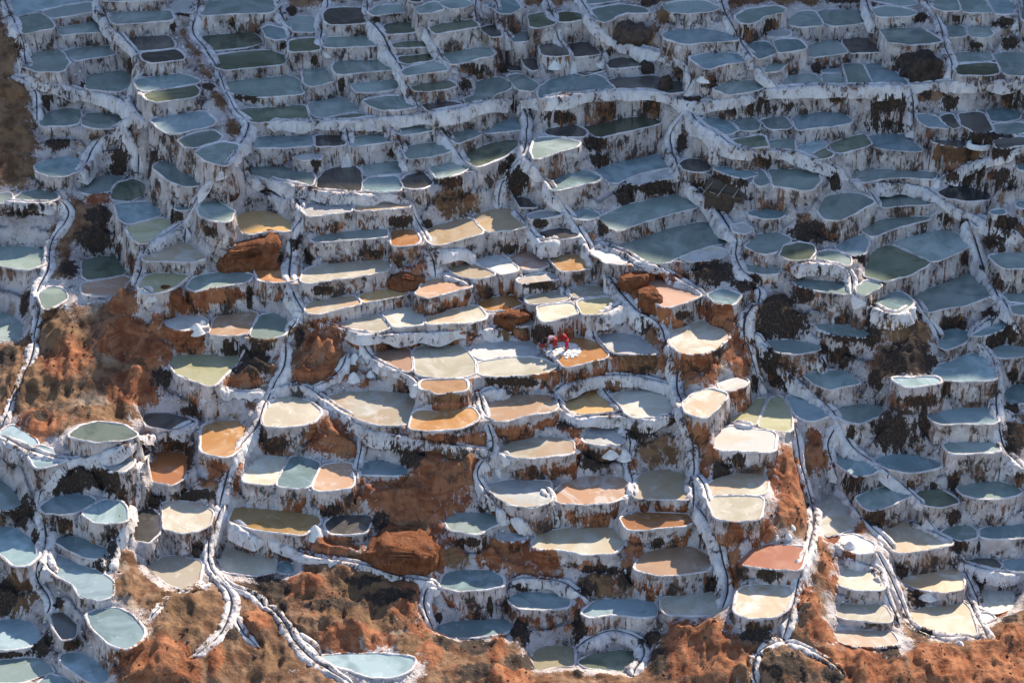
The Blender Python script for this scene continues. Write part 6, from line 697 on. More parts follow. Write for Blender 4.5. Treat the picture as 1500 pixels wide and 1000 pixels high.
(-17.15,-1.42,-1.2,1.4,1.15,'dark'),
(-18.0,-2.1,-1.82,1.4,0.51,'red'),
(-33.67,0.28,-1.61,0.76,1.27,'dark'),
(-26.33,-10.29,-3.95,2.8,0.89,'dark'),
(-28.09,-10.9,-4.41,1.4,0.51,'dark'),
(-22.14,-5.64,-4.48,1.78,0.51,'dark'),
(-18.84,-8.57,-4.65,0.76,0.89,'red'),
(-21.0,-7.06,-4.9,0.64,1.53,'dark'),
(-22.98,-10.28,-5.85,1.02,0.76,'dark'),
(-31.02,-11.94,-5.45,1.15,0.76,'dark'),
(-24.52,-9.44,-2.49,0.76,0.51,'dark'),
(-20.24,-9.74,-5.77,1.78,0.38,'dark'),
(-19.12,-9.88,-5.68,0.64,1.15,'tan'),
(-21.3,-3.26,-2.44,1.65,0.76,'tan'),
(-21.01,-3.9,-3.08,1.02,0.38,'dark'),
(-15.34,-6.27,-4.08,1.02,0.64,'red'),
(-16.1,-5.87,-3.6,0.38,0.76,'dark'),
(-16.83,-0.27,-0.26,1.27,0.38,'dark'),
(-31.88,-9.25,-4.2,0.76,0.76,'tan'),
(-18.16,-3.84,-3.41,0.76,0.38,'tan'),
(-24.79,-11.14,-4.4,0.89,0.51,'dark'),
(-23.16,-0.68,-1.05,0.76,0.64,'red'),
(-12.71,-0.45,-0.89,1.27,0.89,'tan'),
(-11.81,-5.87,-3.61,1.78,1.15,'red'),
(-10.78,-6.87,-4.14,0.89,0.76,'brown'),
(-12.62,0.35,-0.18,1.65,1.15,'red'),
(-14.15,0.5,-0.12,0.38,0.89,'dark'),
(-16.88,-0.66,-0.92,1.02,0.89,'dark'),
(-17.03,-2.27,-1.86,0.64,0.38,'red'),
(-15.14,-6.26,-3.95,1.15,0.64,'dark'),
(-13.8,-1.65,-1.79,1.02,0.51,'red'),
(-12.16,-1.6,-1.68,0.76,0.51,'red'),
(-4.44,-7.48,-2.87,1.53,0.32,'red'),
(-2.25,-6.9,-3.24,0.76,0.51,'red'),
(-3.83,-8.06,-3.81,2.04,0.64,'brown'),
(-6.4,-8.07,-3.8,1.02,1.02,'dark'),
(-7.79,-6.99,-3.62,1.02,0.51,'dark'),
(-5.04,-8.83,-4.33,2.04,0.64,'red'),
(-6.24,-10.07,-5.55,4.07,1.4,'red'),
(-9.42,-9.88,-5.53,0.76,0.76,'red'),
(-1.74,-10.05,-6.3,0.64,0.64,'dark'),
(-11.44,-10.88,-6.03,0.76,0.51,'dark'),
(-10.15,-10.27,-6.15,0.76,0.76,'brown'),
(-0.16,-2.88,-1.35,1.91,0.38,'dark'),
(-4.12,-4.88,-1.45,1.4,0.51,'brown'),
(-8.22,0.84,-1.06,1.02,0.25,'dark'),
(-7.31,0.92,-0.37,1.53,0.38,'tan'),
(-2.85,-8.11,-4.22,0.89,0.51,'brown'),
(-16.49,-0.12,0.24,1.02,0.51,'brown'),
(0.7,-8.29,-5.12,0.76,0.38,'tan'),
(-11.79,-6.27,-3.79,1.65,1.15,'red'),
(8.66,-0.66,-1.35,3.82,0.76,'brown'),
(12.23,-1.84,-0.8,1.65,1.53,'red'),
(15.04,-0.08,-1.11,1.15,1.4,'red'),
(12.74,-2.06,-1.26,1.02,1.02,'red'),
(2.8,-2.47,-1.23,1.65,0.38,'red'),
(14.81,-3.29,-2.13,0.76,0.51,'red'),
(8.12,-5.45,-3.72,1.15,0.76,'dark'),
(6.74,-1.64,-2.4,0.89,0.57,'brown'),
(9.59,-6.27,-4.68,1.78,1.15,'brown'),
(5.23,-7.09,-4.88,1.27,0.64,'dark'),
(6.35,-6.66,-4.57,0.89,0.51,'brown'),
(4.24,-6.86,-4.29,0.76,0.51,'red'),
(12.23,-6.64,-3.11,0.64,1.02,'red'),
(12.82,-7.68,-4.35,0.76,1.15,'red'),
(13.4,-8.47,-4.86,0.76,0.76,'dark'),
(14.5,-8.02,-4.13,0.64,0.64,'dark'),
(13.81,-1.07,-0.97,0.76,1.27,'tan'),
(16.2,-0.88,-2.85,0.38,0.76,'dark'),
(3.65,-4.97,-3.44,0.89,0.45,'dark'),
(10.23,-5.04,-2.96,0.76,0.38,'dark'),
(7.71,-7.11,-5.3,0.38,0.76,'red'),
(0.28,-8.28,-4.83,0.76,0.51,'tan'),
(1.77,-5.28,-3.1,0.64,0.51,'tan'),
(0.91,-2.68,-1.62,1.53,0.25,'dark'),
(13.54,-4.95,-1.85,0.64,0.76,'tan'),
(16.69,-8.75,-4.97,0.38,1.15,'red'),
(9.61,-5.46,-3.86,0.76,0.51,'tan'),
(0.55,2.1,-0.6,1.53,0.32,'brown'),
(17.33,0.14,-1.68,1.15,1.27,'dark'),
(17.97,-0.44,-2.67,1.02,0.76,'dark'),
(17.8,-8.39,-5.35,1.4,2.29,'red'),
(20.07,-5.87,-5.53,1.02,0.89,'red'),
(19.74,-5.02,-4.74,0.64,1.02,'red'),
(15.24,-0.09,-1.1,0.76,2.16,'red'),
(22.15,0.91,-0.06,1.91,0.64,'dark'),
(22.05,0.36,-1.37,0.89,0.76,'dark'),
(26.28,-0.98,-1.02,2.29,1.15,'dark'),
(25.02,-4.6,-4.26,1.65,1.53,'dark'),
(24.08,-1.24,-2.34,0.64,0.76,'dark'),
(26.62,-3.65,-2.35,2.04,0.45,'dark'),
(28.21,-2.88,-1.94,0.76,0.64,'dark'),
(26.96,-4.43,-3.34,0.38,1.53,'dark'),
(26.41,0.4,-0.06,2.16,0.76,'brown'),
(22.04,-7.46,-6.26,1.02,0.76,'dark'),
(32.56,-5.15,-4.36,0.89,1.27,'dark'),
(33.51,0.14,-2.72,0.76,0.64,'dark'),
(33.0,-2.92,-3.39,0.64,0.64,'dark'),
(28.69,-7.06,-6.38,0.51,0.89,'dark'),
(22.32,-4.24,-4.34,0.51,0.64,'dark'),
(25.81,-7.3,-6.52,0.51,0.38,'dark'),
(27.44,-7.27,-6.68,0.51,0.38,'dark'),
(20.15,-8.53,-7.62,0.38,1.02,'tan'),
(32.98,-7.67,-5.82,0.64,0.51,'dark'),
(33.13,1.93,-0.8,1.27,0.51,'dark'),
(20.78,0.12,-1.81,0.51,0.76,'dark'),
(23.51,-9.89,-7.14,0.76,0.51,'dark'),
(-30.59,-17.06,-8.17,1.65,1.4,'brown'),
(-31.12,-17.36,-8.24,0.76,1.15,'dark'),
(-30.64,-12.05,-5.48,0.89,1.15,'dark'),
(-28.03,-13.29,-5.49,1.02,0.64,'dark'),
(-29.66,-13.84,-6.13,0.38,0.89,'dark'),
(-24.73,-14.87,-5.98,0.51,1.15,'dark'),
(-25.19,-16.08,-6.71,0.76,0.51,'dark'),
(-23.67,-17.8,-7.05,1.02,1.27,'brown'),
(-28.99,-16.09,-6.99,0.38,0.64,'dark'),
(-27.77,-18.25,-8.01,0.51,0.38,'dark'),
(-28.4,-20.66,-9.23,0.76,0.89,'dark'),
(-21.24,-23.53,-8.42,2.8,1.4,'red'),
(-19.78,-18.59,-7.91,2.29,1.65,'brown'),
(-20.36,-21.44,-8.05,2.04,0.64,'brown'),
(-14.3,-22.18,-9.48,1.4,1.15,'brown'),
(-15.55,-19.43,-8.72,0.89,1.15,'red'),
(-15.15,-16.07,-8.32,1.53,0.76,'dark'),
(-17.65,-22.68,-9.09,0.51,1.4,'red'),
(-26.31,-21.17,-8.83,0.76,0.38,'dark'),
(-16.64,-12.44,-7.25,1.15,0.51,'tan'),
(-19.78,-13.44,-7.28,0.38,0.76,'dark'),
(-24.01,-16.18,-6.78,0.76,0.51,'tan'),
(-30.3,-16.44,-6.59,1.02,0.51,'tan'),
(-30.22,-21.05,-9.64,1.15,0.25,'dark'),
(-14.64,-16.56,-8.39,0.76,0.89,'dark'),
(-24.99,-15.71,-6.4,0.64,0.51,'dark'),
(-27.41,-18.46,-8.29,0.64,0.76,'tan'),
(-16.84,-20.48,-8.78,0.51,0.64,'dark'),
(-22.89,-19.36,-7.33,0.76,0.76,'tan'),
(-19.67,-23.76,-8.96,1.65,0.76,'red'),
(-0.15,-21.4,-11.11,1.4,0.51,'red'),
(-11.3,-13.47,-7.11,1.91,0.76,'red'),
(-5.99,-10.45,-5.84,3.82,1.4,'red'),
(-9.39,-16.25,-8.47,1.91,1.4,'brown'),
(-12.95,-16.08,-8.3,1.53,0.76,'red'),
(-15.16,-16.47,-8.31,0.76,1.15,'dark'),
(-9.07,-18.05,-9.18,3.56,0.89,'brown'),
(-6.65,-17.16,-9.41,1.02,0.76,'red'),
(-9.68,-19.82,-9.58,2.55,0.76,'red'),
(-10.74,-17.47,-8.74,2.04,0.38,'dark'),
(-6.31,-20.14,-9.92,1.02,0.64,'brown'),
(-14.23,-17.85,-8.6,0.51,0.51,'dark'),
(-5.02,-20.64,-10.25,0.89,1.27,'red'),
(-2.26,-18.96,-10.82,1.27,0.76,'dark'),
(-1.09,-19.36,-10.96,0.76,0.89,'red'),
(-0.4,-12.99,-8.04,2.04,1.27,'red'),
(-3.53,-13.3,-8.12,1.15,0.64,'brown'),
(-1.5,-10.09,-6.37,0.51,0.51,'dark'),
(-8.38,-11.69,-6.45,0.76,0.76,'dark'),
(-1.35,-15.73,-9.89,0.23,0.89,'dark'),
(-2.19,-15.9,-10.5,0.23,0.51,'dark'),
(-4.56,-16.47,-10.37,0.32,0.32,'dark'),
(0.44,-17.29,-10.78,0.64,1.02,'dark'),
(-0.33,-15.74,-10.18,0.51,0.51,'dark'),
(-14.56,-22.27,-9.41,1.15,1.4,'brown'),
(-15.5,-19.36,-8.77,0.76,0.64,'red'),
(-11.55,-11.07,-6.15,0.51,0.51,'dark'),
(-4.14,-19.05,-10.47,0.89,0.51,'dark'),
(-2.23,-21.6,-10.81,1.27,0.64,'dark'),
(0.33,-14.44,-9.36,0.76,0.25,'dark'),
(-7.86,-19.2,-9.62,2.55,0.25,'tan'),
(-7.62,-16.45,-8.91,1.91,0.51,'dark'),
(-9.18,-15.64,-8.19,1.4,0.38,'dark'),
(-4.72,-13.53,-8.1,0.51,1.15,'red'),
(-2.57,-12.46,-7.38,1.27,0.38,'dark'),
(-10.67,-18.81,-9.19,1.02,0.38,'tan'),
(-2.9,-15.66,-9.49,0.51,0.64,'tan'),
(-0.57,-12.86,-7.99,1.4,1.15,'red'),
(1.96,-13.48,-8.28,1.4,1.15,'red'),
(5.9,-14.86,-9.05,2.04,0.89,'brown'),
(5.43,-14.09,-8.43,1.4,0.38,'dark'),
(4.69,-15.29,-9.18,0.76,0.51,'dark'),
(7.09,-14.69,-8.73,0.51,0.76,'dark'),
(7.73,-13.08,-7.39,0.64,0.89,'red'),
(9.21,-12.46,-7.46,0.64,0.32,'dark'),
(13.87,-13.64,-5.98,0.64,1.15,'red'),
(13.85,-14.87,-7.72,0.51,1.53,'red'),
(12.57,-15.07,-8.75,0.64,0.64,'dark'),
(12.18,-12.79,-6.71,0.64,0.64,'dark'),
(0.51,-17.49,-10.78,0.64,1.15,'dark'),
(4.19,-17.08,-10.79,0.51,1.15,'dark'),
(11.5,-20.68,-9.93,3.05,2.16,'red'),
(8.88,-20.37,-10.9,0.64,1.53,'dark'),
(10.49,-18.36,-9.82,1.15,0.64,'red'),
(14.73,-20.09,-8.8,0.89,0.76,'dark'),
(15.4,-22.03,-9.61,0.76,1.02,'brown'),
(8.52,-18.23,-10.66,0.89,0.64,'dark'),
(-0.32,-15.67,-10.08,0.38,0.64,'dark'),
(4.0,-20.62,-11.58,0.38,0.51,'dark'),
(0.5,-19.77,-11.37,1.27,0.51,'dark'),
(0.75,-14.57,-9.41,0.89,0.32,'dark'),
(15.97,-13.03,-6.11,0.76,0.76,'red'),
(15.87,-16.04,-7.46,0.76,0.38,'dark'),
(3.63,-15.09,-9.62,0.38,0.25,'dark'),
(14.27,-15.44,-7.61,0.38,0.51,'dark'),
(-0.91,-18.43,-10.94,0.51,1.02,'red'),
(-0.31,-21.6,-11.1,1.65,0.64,'red'),
(20.54,-21.14,-10.01,2.8,1.15,'red'),
(25.84,-20.83,-10.54,2.29,1.02,'red'),
(29.91,-19.64,-10.74,1.91,1.4,'red'),
(17.73,-10.65,-6.14,1.4,1.53,'red'),
(18.17,-17.76,-8.52,0.89,1.65,'red'),
(19.79,-14.8,-8.07,0.64,1.91,'red'),
(20.35,-11.91,-7.63,0.64,0.64,'red'),
(22.21,-10.65,-7.61,0.51,0.76,'red'),
(18.84,-19.46,-9.28,1.4,0.76,'red'),
(25.53,-14.49,-10.36,0.89,0.76,'dark'),
(29.85,-12.08,-10.63,0.64,0.89,'dark'),
(30.79,-14.57,-11.2,0.51,0.76,'red'),
(31.09,-16.03,-10.99,0.64,0.51,'dark'),
(23.3,-9.85,-7.57,0.89,0.76,'dark'),
(28.44,-9.26,-7.68,0.64,0.64,'dark'),
(28.68,-11.28,-8.66,0.76,0.64,'dark'),
(29.83,-10.67,-9.24,0.38,0.51,'dark'),
(24.61,-12.85,-9.48,0.76,0.51,'dark'),
(26.58,-11.85,-9.3,1.53,0.51,'tan'),
(27.47,-21.56,-10.7,4.45,1.02,'red'),
(21.59,-22.08,-10.29,2.55,0.76,'red'),
(14.1,-21.92,-9.69,0.76,1.53,'brown'),
(16.36,-22.32,-9.8,1.65,0.89,'dark'),
(14.79,-20.22,-8.83,1.15,0.64,'dark'),
(22.99,-20.27,-10.11,0.64,0.89,'dark'),
(19.22,-22.51,-10.09,0.76,0.64,'dark'),
(17.86,-18.46,-8.58,0.51,0.51,'dark'),
(25.28,-17.75,-10.58,1.27,0.51,'dark'),
(15.8,-16.1,-7.28,0.89,0.51,'dark'),
(14.21,-15.5,-7.56,0.38,0.51,'dark'),
(31.31,-12.28,-10.94,0.76,0.38,'dark'),
(15.13,-13.48,-5.66,0.76,0.76,'tan'),
(22.32,-9.44,-6.82,0.51,0.76,'tan'),
(24.06,-11.86,-8.4,0.64,0.76,'tan'),
(30.9,-18.74,-10.7,0.89,1.91,'red'),
(21.16,-13.28,-7.83,0.51,0.76,'red'),
]
MOUNDS = [
(8.63,25.55,10.92,1.78,1.21,'brown','large brown rock mound with cracked faces, at the smooth brown mound'),
(11.11,21.09,9.0,0.51,1.27,'dark','small dark brown rock mound with cracked faces, at the tall dark cone rock'),
(12.88,19.3,8.46,0.64,0.83,'dark','small dark brown rock mound with cracked faces, below right of the tall dark cone rock'),
(9.98,23.52,9.4,0.64,0.51,'dark','small dark brown rock mound with cracked faces, above left of the tall dark cone rock'),
(29.38,20.54,10.35,1.78,1.4,'dark','large dark brown rock mound with cracked faces, at the big dark boulder'),
(22.1,22.09,10.05,0.38,0.45,'dark','small dark brown rock mound with cracked faces, above left of the twin blue-grey ponds'),
(-18.06,6.15,2.8,2.42,1.4,'red','large rust-red rock mound with cracked faces, at the round rust boulder'),
(-22.76,2.7,1.82,0.76,0.64,'red','small rust-red rock mound with cracked faces, below left of the round rust boulder'),
(-6.92,5.12,1.52,1.46,0.64,'red','medium rust-red rock mound with cracked faces, below right of the upper cream terrace'),
(-0.17,2.96,-0.05,1.4,0.57,'red','medium rust-red rock mound with cracked faces, below the orange corner pond'),
(8.32,4.62,1.75,1.15,0.7,'red','medium rust-red rock mound with cracked faces, above left of the peach fan pond'),
(9.15,2.81,1.05,1.08,1.02,'red','medium rust-red rock mound with cracked faces, left of the peach fan pond'),
(-6.87,-13.96,-7.88,2.42,1.4,'red','large rust-red rock mound with cracked faces, at the boxy red earth block'),
]
PILES = [
(3.09,22.37,10.29,0.64,0.45,'P','big white conical salt heap, below right of the dark brown trio'),
(11.5,19.93,7.64,0.57,0.64,'P','small white conical salt heap, below the tall dark cone rock'),
(13.87,19.95,10.32,0.76,0.64,'P','big white conical salt heap, right of the tall dark cone rock'),
(32.86,14.52,7.52,0.89,0.36,'R','ring-shaped salt rim in the mud, right of the salt-ringed puddle'),
(-20.95,0.77,0.49,0.76,0.64,'P','big white conical salt heap, second one below left of the round rust boulder'),
(-20.66,1.56,0.48,0.57,0.51,'P','small white conical salt heap, below left of the round rust boulder'),
(8.54,3.54,1.13,0.64,0.38,'P','big white conical salt heap, left of the peach fan pond'),
(-10.46,-1.6,-1.76,0.64,0.51,'P','big white conical salt heap, below right of the hollow brown bowl'),
(-9.33,-1.28,-1.69,0.51,0.45,'P','small white conical salt heap, right of the hollow brown bowl'),
(-10.43,-0.48,-0.98,0.64,0.45,'P','big white conical salt heap, above right of the hollow brown bowl'),
(6.35,-6.66,-4.42,0.76,0.51,'P','big white conical salt heap, at the salt heap ledge'),
(7.23,-6.49,-4.68,0.76,0.51,'P','big white conical salt heap, touching the salt heap ledge'),
(3.98,-6.86,-4.0,0.51,0.25,'P','small white conical salt heap, left of the salt heap ledge'),
(-12.36,-12.64,-6.6,0.89,0.64,'P','big white conical salt heap, right of the long amber pond'),
(-12.13,-11.67,-6.51,0.38,0.32,'P','small white conical salt heap, second one right of the long amber pond'),
(-0.64,-11.45,-7.09,0.38,0.32,'P','small white conical salt heap, above right of the blue oval pond'),
(7.11,-14.05,-8.24,0.45,0.38,'P','small white conical salt heap, above right of the twin deep-blue ponds'),
(17.34,-12.95,-6.71,0.57,0.57,'P','small white conical salt heap, above right of the brick-red pond'),
(16.6,-13.06,-6.6,0.38,0.38,'P','small white conical salt heap, above the brick-red pond'),
(17.64,-12.24,-6.48,0.51,0.45,'P','small white conical salt heap, below left of the red rubble strip'),
(21.33,-12.76,-7.61,0.76,0.76,'P','big white conical salt heap, above the pyramid salt heaps'),
(27.5,-18.72,-10.76,0.64,0.57,'P','big white conical salt heap, below right of the orange-stained corner pond'),
(26.56,-18.65,-10.69,0.36,0.36,'P','small white conical salt heap, below the orange-stained corner pond'),
(23.33,-11.72,-8.13,0.51,0.38,'P','small white conical salt heap, left of the sandy kite pond'),
(26.31,-14.08,-10.25,0.76,0.45,'P','big white conical salt heap, above left of the orange-stained corner pond'),
]
HUT = (14.9, 11.53, 3.54)
WORKPOND = 253
WXY1 = (3.63, 0.02)
WXY2 = (2.86, 0.2)
BAG = (2.0, 0.3, -0.6)
SIL = [(-140, 22.0), (-80, 14.0), (-41.93, 9.45), (-37.59, 8.67), (-31.84, 7.11), (-21.44, 11.3), (-18.47, 4.51), (-11.4, 1.67), (-8.51, -1.53), (-6.47, -3.9), (-2.24, -4.79), (3.49, -5.06), (8.83, -5.33), (12.51, -6.05), (14.18, -8.31), (17.1, -9.89), (20.16, -9.76), (25.24, -10.5), (30.24, -13.56), (32.66, -14.7), (34.56, -14.95), (37.39, -13.58), (60, -11.58), (140, -1.58)]  # crest line of the added mountain, fitted to the wanted shadow edge
# ---- hillside relief: a fine grid of heights that steps down with the terraces ----
GX0, GX1, GY0, GY1 = -47.0, 47.0, -33.0, 44.0
def smooth_ring(P, it=1):
    P = np.asarray(P, float)
    for _ in range(it):
        Q = np.roll(P, -1, 0)
        P = np.stack([P*.9+Q*.1, P*.1+Q*.9], 1).reshape(-1, 2)
    return P
def seg_dist(px, py, P):
    d2 = np.full(px.shape, 1e9); ins = np.zeros(px.shape, bool)
    n = len(P)
    for i in range(n):
        ax, ay = P[i]; bx, by = P[(i+1) % n]
        ex, ey = bx-ax, by-ay; L = ex*ex+ey*ey+1e-12
        t = np.clip(((px-ax)*ex+(py-ay)*ey)/L, 0, 1)
        d2 = np.minimum(d2, (px-ax-t*ex)**2+(py-ay-t*ey)**2)
        if ay != by:
            ins ^= ((ay > py) != (by > py)) & (px < ex*(py-ay)/(ey)+ax)
    d = np.sqrt(d2); d[ins] *= -1
    return d
def relax(H, fixed, it):
    for _ in range(it):
        P = np.pad(H, 1, mode='edge')
        A = (P[:-2, 1:-1]+P[2:, 1:-1]+P[1:-1, :-2]+P[1:-1, 2:])*.25
        H = np.where(fixed, H, H+1.0*(A-H))
    return H
def base_slope(y):
    return .36*y
def build_heights(rings, levels, cs):
    nx = int((GX1-GX0)/cs)+1; ny = int((GY1-GY0)/cs)+1
    xs = GX0+np.arange(nx)*cs; ys = GY0+np.arange(ny)*cs
    X, Y = np.meshgrid(xs, ys)
    D = np.full(X.shape, 3.0); D2 = np.full(X.shape, 3.0); Z2 = np.full(X.shape, -99.0); Z = base_slope(Y).copy(); fixed = np.zeros(X.shape, bool); inside = np.zeros(X.shape, bool)
    R = 2.4
    for P, z in zip(rings, levels):
        x0, y0 = P.min(0)-R; x1, y1 = P.max(0)+R
        i0 = max(0, int((x0-GX0)/cs)); i1 = min(nx, int((x1-GX0)/cs)+2); j0 = max(0, int((y0-GY0)/cs)); j1 = min(ny, int((y1-GY0)/cs)+2)
        if i1 <= i0 or j1 <= j0: continue
        s = (slice(j0, j1), slice(i0, i1))
        d = seg_dist(X[s], Y[s], P)
        ins = d < 0.0; Ds = D[s]; Zs = Z[s]; Is = inside[s]
        take = (ins & (~Is | (z > Zs))) | (~Is & (d < Ds))
        sec = ~take & (d < D2[s]); D2[s][sec] = d[sec]; Z2[s][sec] = z
        D2[s][take] = Ds[take]; Z2[s][take] = Zs[take]
        Ds[take] = d[take]; Zs[take] = z; Is |= ins
    fixed = D < .2
    # the dividers between neighbours of one level stay as high as their rims
    ridge = (D >= 0) & (D2 < 2.9) & (D+D2 < 1.35) & (np.abs(Z-Z2) < .42)
    Z = np.where(ridge, np.minimum(Z, Z2), Z); fixed |= ridge
    # coarse to fine fill of everything between the ponds
    H = None
    for st in (16, 8, 4, 2, 1):
        Fc = fixed[::st, ::st]; Zc = Z[::st, ::st]
        if H is None: Hc = np.where(Fc, Zc, base_slope(Y[::st, ::st]))
        else:
            Hc = np.repeat(np.repeat(H, 2, 0), 2, 1)[:Fc.shape[0], :Fc.shape[1]]
            Hc = np.pad(Hc, ((0, Fc.shape[0]-Hc.shape[0]), (0, Fc.shape[1]-Hc.shape[1])), mode='edge')
        Fc = Fc.copy(); Fc[0] = Fc[-1] = True
        Hc = np.where(Fc, np.where(fixed[::st, ::st], Zc, Hc), Hc)
        H = relax(Hc, Fc, 120 if st > 1 else 60)
    H0 = H
    # below a rim the ground falls away steeply, as under a retaining wall
    Hm = H0.copy(); k = max(1, int(.55/cs))
    B = Hm.copy()
    for q in range(1, k+1):
        B = np.minimum(B, np.roll(Hm, q, 0))
    Hm = np.minimum(B, (np.roll(B, 1, 1)+np.roll(B, -1, 1))/2)
    w = np.clip((1.5-D)/.6, 0, 1)*np.clip((Z-H0-.05)/.2, 0, 1)*.8
    Hk = np.where(fixed, H0, H0*(1-w)+np.maximum(Hm, H0-1.3)*w)
    Hk = np.where(fixed | (Z <= -98), Hk, np.maximum(Hk, np.where(D < 2.4, Z-1.35-.9*D, -99)))
    return xs, ys, X, Y, Hk, D, Z, fixed, D2
    H1 = np.where(fixed, H0, H0*(1-w)+np.maximum(Hm, H0-1.3)*w)
    return xs, ys, X, Y, H1, D, Z, fixed
# ---------------- helpers ----------------
def link(o, parent=None):
    scene.collection.objects.link(o)
    if parent is not None: o.parent = parent
    return o
def mesh_obj(name, V, Fc, mat, parent=None, smooth=True, attrs=None, loc=None):
    V = np.asarray(V, dtype=np.float32)
    if loc is not None: V = V-np.asarray(loc, dtype=np.float32)
    me = bpy.data.meshes.new(name)
    if isinstance(Fc, np.ndarray):
        n, k = Fc.shape
        me.vertices.add(len(V)); me.vertices.foreach_set('co', V.ravel())
        me.loops.add(n*k); me.loops.foreach_set('vertex_index', Fc.astype(np.int32).ravel())
        me.polygons.add(n); me.polygons.foreach_set('loop_start', np.arange(0, n*k, k, dtype=np.int32))
        me.update(calc_edges=True)
    else:
        me.from_pydata([tuple(map(float, v)) for v in V], [], [tuple(f) for f in Fc]); me.update()
    if smooth: me.polygons.foreach_set('use_smooth', np.ones(len(me.polygons), bool))
    for k, a in (attrs or {}).items():
        at = me.attributes.new(k, 'FLOAT', 'POINT'); at.data.foreach_set('value', np.asarray(a, dtype=np.float32))
    me.materials.append(mat)
    o = bpy.data.objects.new(name, me)
    if loc is not None and parent is None: o.location = loc
    return link(o, parent)
def tag(o, label, cat, group=None):
    o['label'] = label; o['category'] = cat
    if group: o['group'] = group
def empty(name, loc):
    o = bpy.data.objects.new(name, None); o.location = loc; o.empty_display_size = .3
    return link(o)
def structure(o): o['kind'] = 'structure'; return o
def hsh(i, j, k, s):
    h = (i*374761393+j*668265263+k*2147483647+s*1274126177) & 0xffffffff
    h = ((h ^ (h >> 13))*1103515245) & 0xffffffff
    h = (h ^ (h >> 16))*2246822519 & 0xffffffff
    return ((h ^ (h >> 15)) & 0xffff)/65535.0
def vnoise(x, y, z, s=0):
    x, y, z = np.broadcast_arrays(x, y, z)
    i = np.floor(x).astype(np.int64); j = np.floor(y).astype(np.int64); k = np.floor(z).astype(np.int64)
    fx = x-i; fy = y-j; fz = z-k
    fx = fx*fx*(3-2*fx); fy = fy*fy*(3-2*fy); fz = fz*fz*(3-2*fz)
    r = 0
    for a in (0, 1):
        wx = fx if a else 1-fx
        for b in (0, 1):
            wy = fy if b else 1-fy
            for c in (0, 1):
                r = r+wx*wy*(fz if c else 1-fz)*hsh(i+a, j+b, k+c, s)
    return r
def fbm(x, y, z, o=4, s=0):
    r = 0; a = .5
    for q in range(o):
        r = r+a*(vnoise(x, y, z, s+q)-.5)*2; x = x*2.03+7; y = y*2.03+3; z = z*2.03+5; a *= .5
    return r
def ridged(x, y, z, o=3, s=0):
    r = 0; a = .55
    for q in range(o):
        r = r+a*(1-np.abs(vnoise(x, y, z, s+q)*2-1)*2); x = x*2.1+9; y = y*2.1+4; z = z*2.1; a *= .5
    return r
# ---------------- materials ----------------
class NT:
    def __init__(s, name):
        s.m = bpy.data.materials.new(name); s.m.use_nodes = True
        s.t = s.m.node_tree; s.n = s.t.nodes; s.l = s.t.links
        s.b = s.n['Principled BSDF']
    def node(s, t, **kw):
        n = s.n.new(t)
        for k, v in kw.items():
            if k in n.bl_rna.properties: setattr(n, k, v)
            else: n.inputs[k.replace('_', ' ')].default_value = v
        return n
    def coord(s, scale=(1, 1, 1)):
        g = s.node('ShaderNodeNewGeometry'); m = s.node('ShaderNodeVectorMath', operation='MULTIPLY')
        s.l.new(g.outputs['Position'], m.inputs[0]); m.inputs[1].default_value = scale
        return m.outputs[0]
    def noise(s, scale, detail=4, rough=.6, stretch=(1, 1, 1), dist=0.):
        n = s.node('ShaderNodeTexNoise'); n.inputs['Scale'].default_value = scale
        n.inputs['Detail'].default_value = detail; n.inputs['Roughness'].default_value = rough
        n.inputs['Distortion'].default_value = dist
        s.l.new(s.coord(stretch), n.inputs['Vector']); return n.outputs['Fac']
    def math(s, op, a, b=None, c=None, clamp=False):
        n = s.node('ShaderNodeMath', operation=op); n.use_clamp = clamp
        for i, v in enumerate((a, b, c)):
            if v is None: continue
            if isinstance(v, (int, float)): n.inputs[i].default_value = v
            else: s.l.new(v, n.inputs[i])
        return n.outputs[0]
    def step(s, v, lo, hi):
        n = s.node('ShaderNodeMapRange'); n.interpolation_type = 'SMOOTHSTEP'
        s.l.new(v, n.inputs['Value']); n.inputs['From Min'].default_value = lo; n.inputs['From Max'].default_value = hi
        return n.outputs['Result']
    def mix(s, f, a, b):
        n = s.node('ShaderNodeMix', data_type='RGBA')
        for sock, v in ((n.inputs[0], f), (n.inputs[6], a), (n.inputs[7], b)):
            if isinstance(v, (int, float)): sock.default_value = v
            elif isinstance(v, tuple): sock.default_value = (*v, 1)
            else: s.l.new(v, sock)
        return n.outputs[2]
    def attr(s, name):
        n = s.node('ShaderNodeAttribute'); n.attribute_name = name; return n.outputs['Fac']
    def rand(s):
        return s.node('ShaderNodeObjectInfo').outputs['Random']
    def bump(s, h, strength=.5, dist=.05):
        n = s.node('ShaderNodeBump'); n.inputs['Strength'].default_value = strength; n.inputs['Distance'].default_value = dist
        s.l.new(h, n.inputs['Height']); s.l.new(n.outputs[0], s.b.inputs['Normal']); return n
    def out(s, col=None, rough=None, spec=None):
        if col is not None:
            if isinstance(col, tuple): s.b.inputs['Base Color'].default_value = (*col, 1)
            else: s.l.new(col, s.b.inputs['Base Color'])
        if rough is not None:
            if isinstance(rough, (int, float)): s.b.inputs['Roughness'].default_value = rough
            else: s.l.new(rough, s.b.inputs['Roughness'])
        if spec is not None: s.b.inputs['Specular IOR Level'].default_value = spec
        return s.m
SALT = (.78, .73, .70); SALT_GREY = (.56, .50, .485); OLD = (.57, .50, .475); OLD_GREY = (.31, .265, .25); DARK = (.035, .024, .018); BROWN = (.12, .065, .034)
RED = (.20, .065, .028); RED2 = (.35, .145, .068); TAN = (.38, .28, .20)
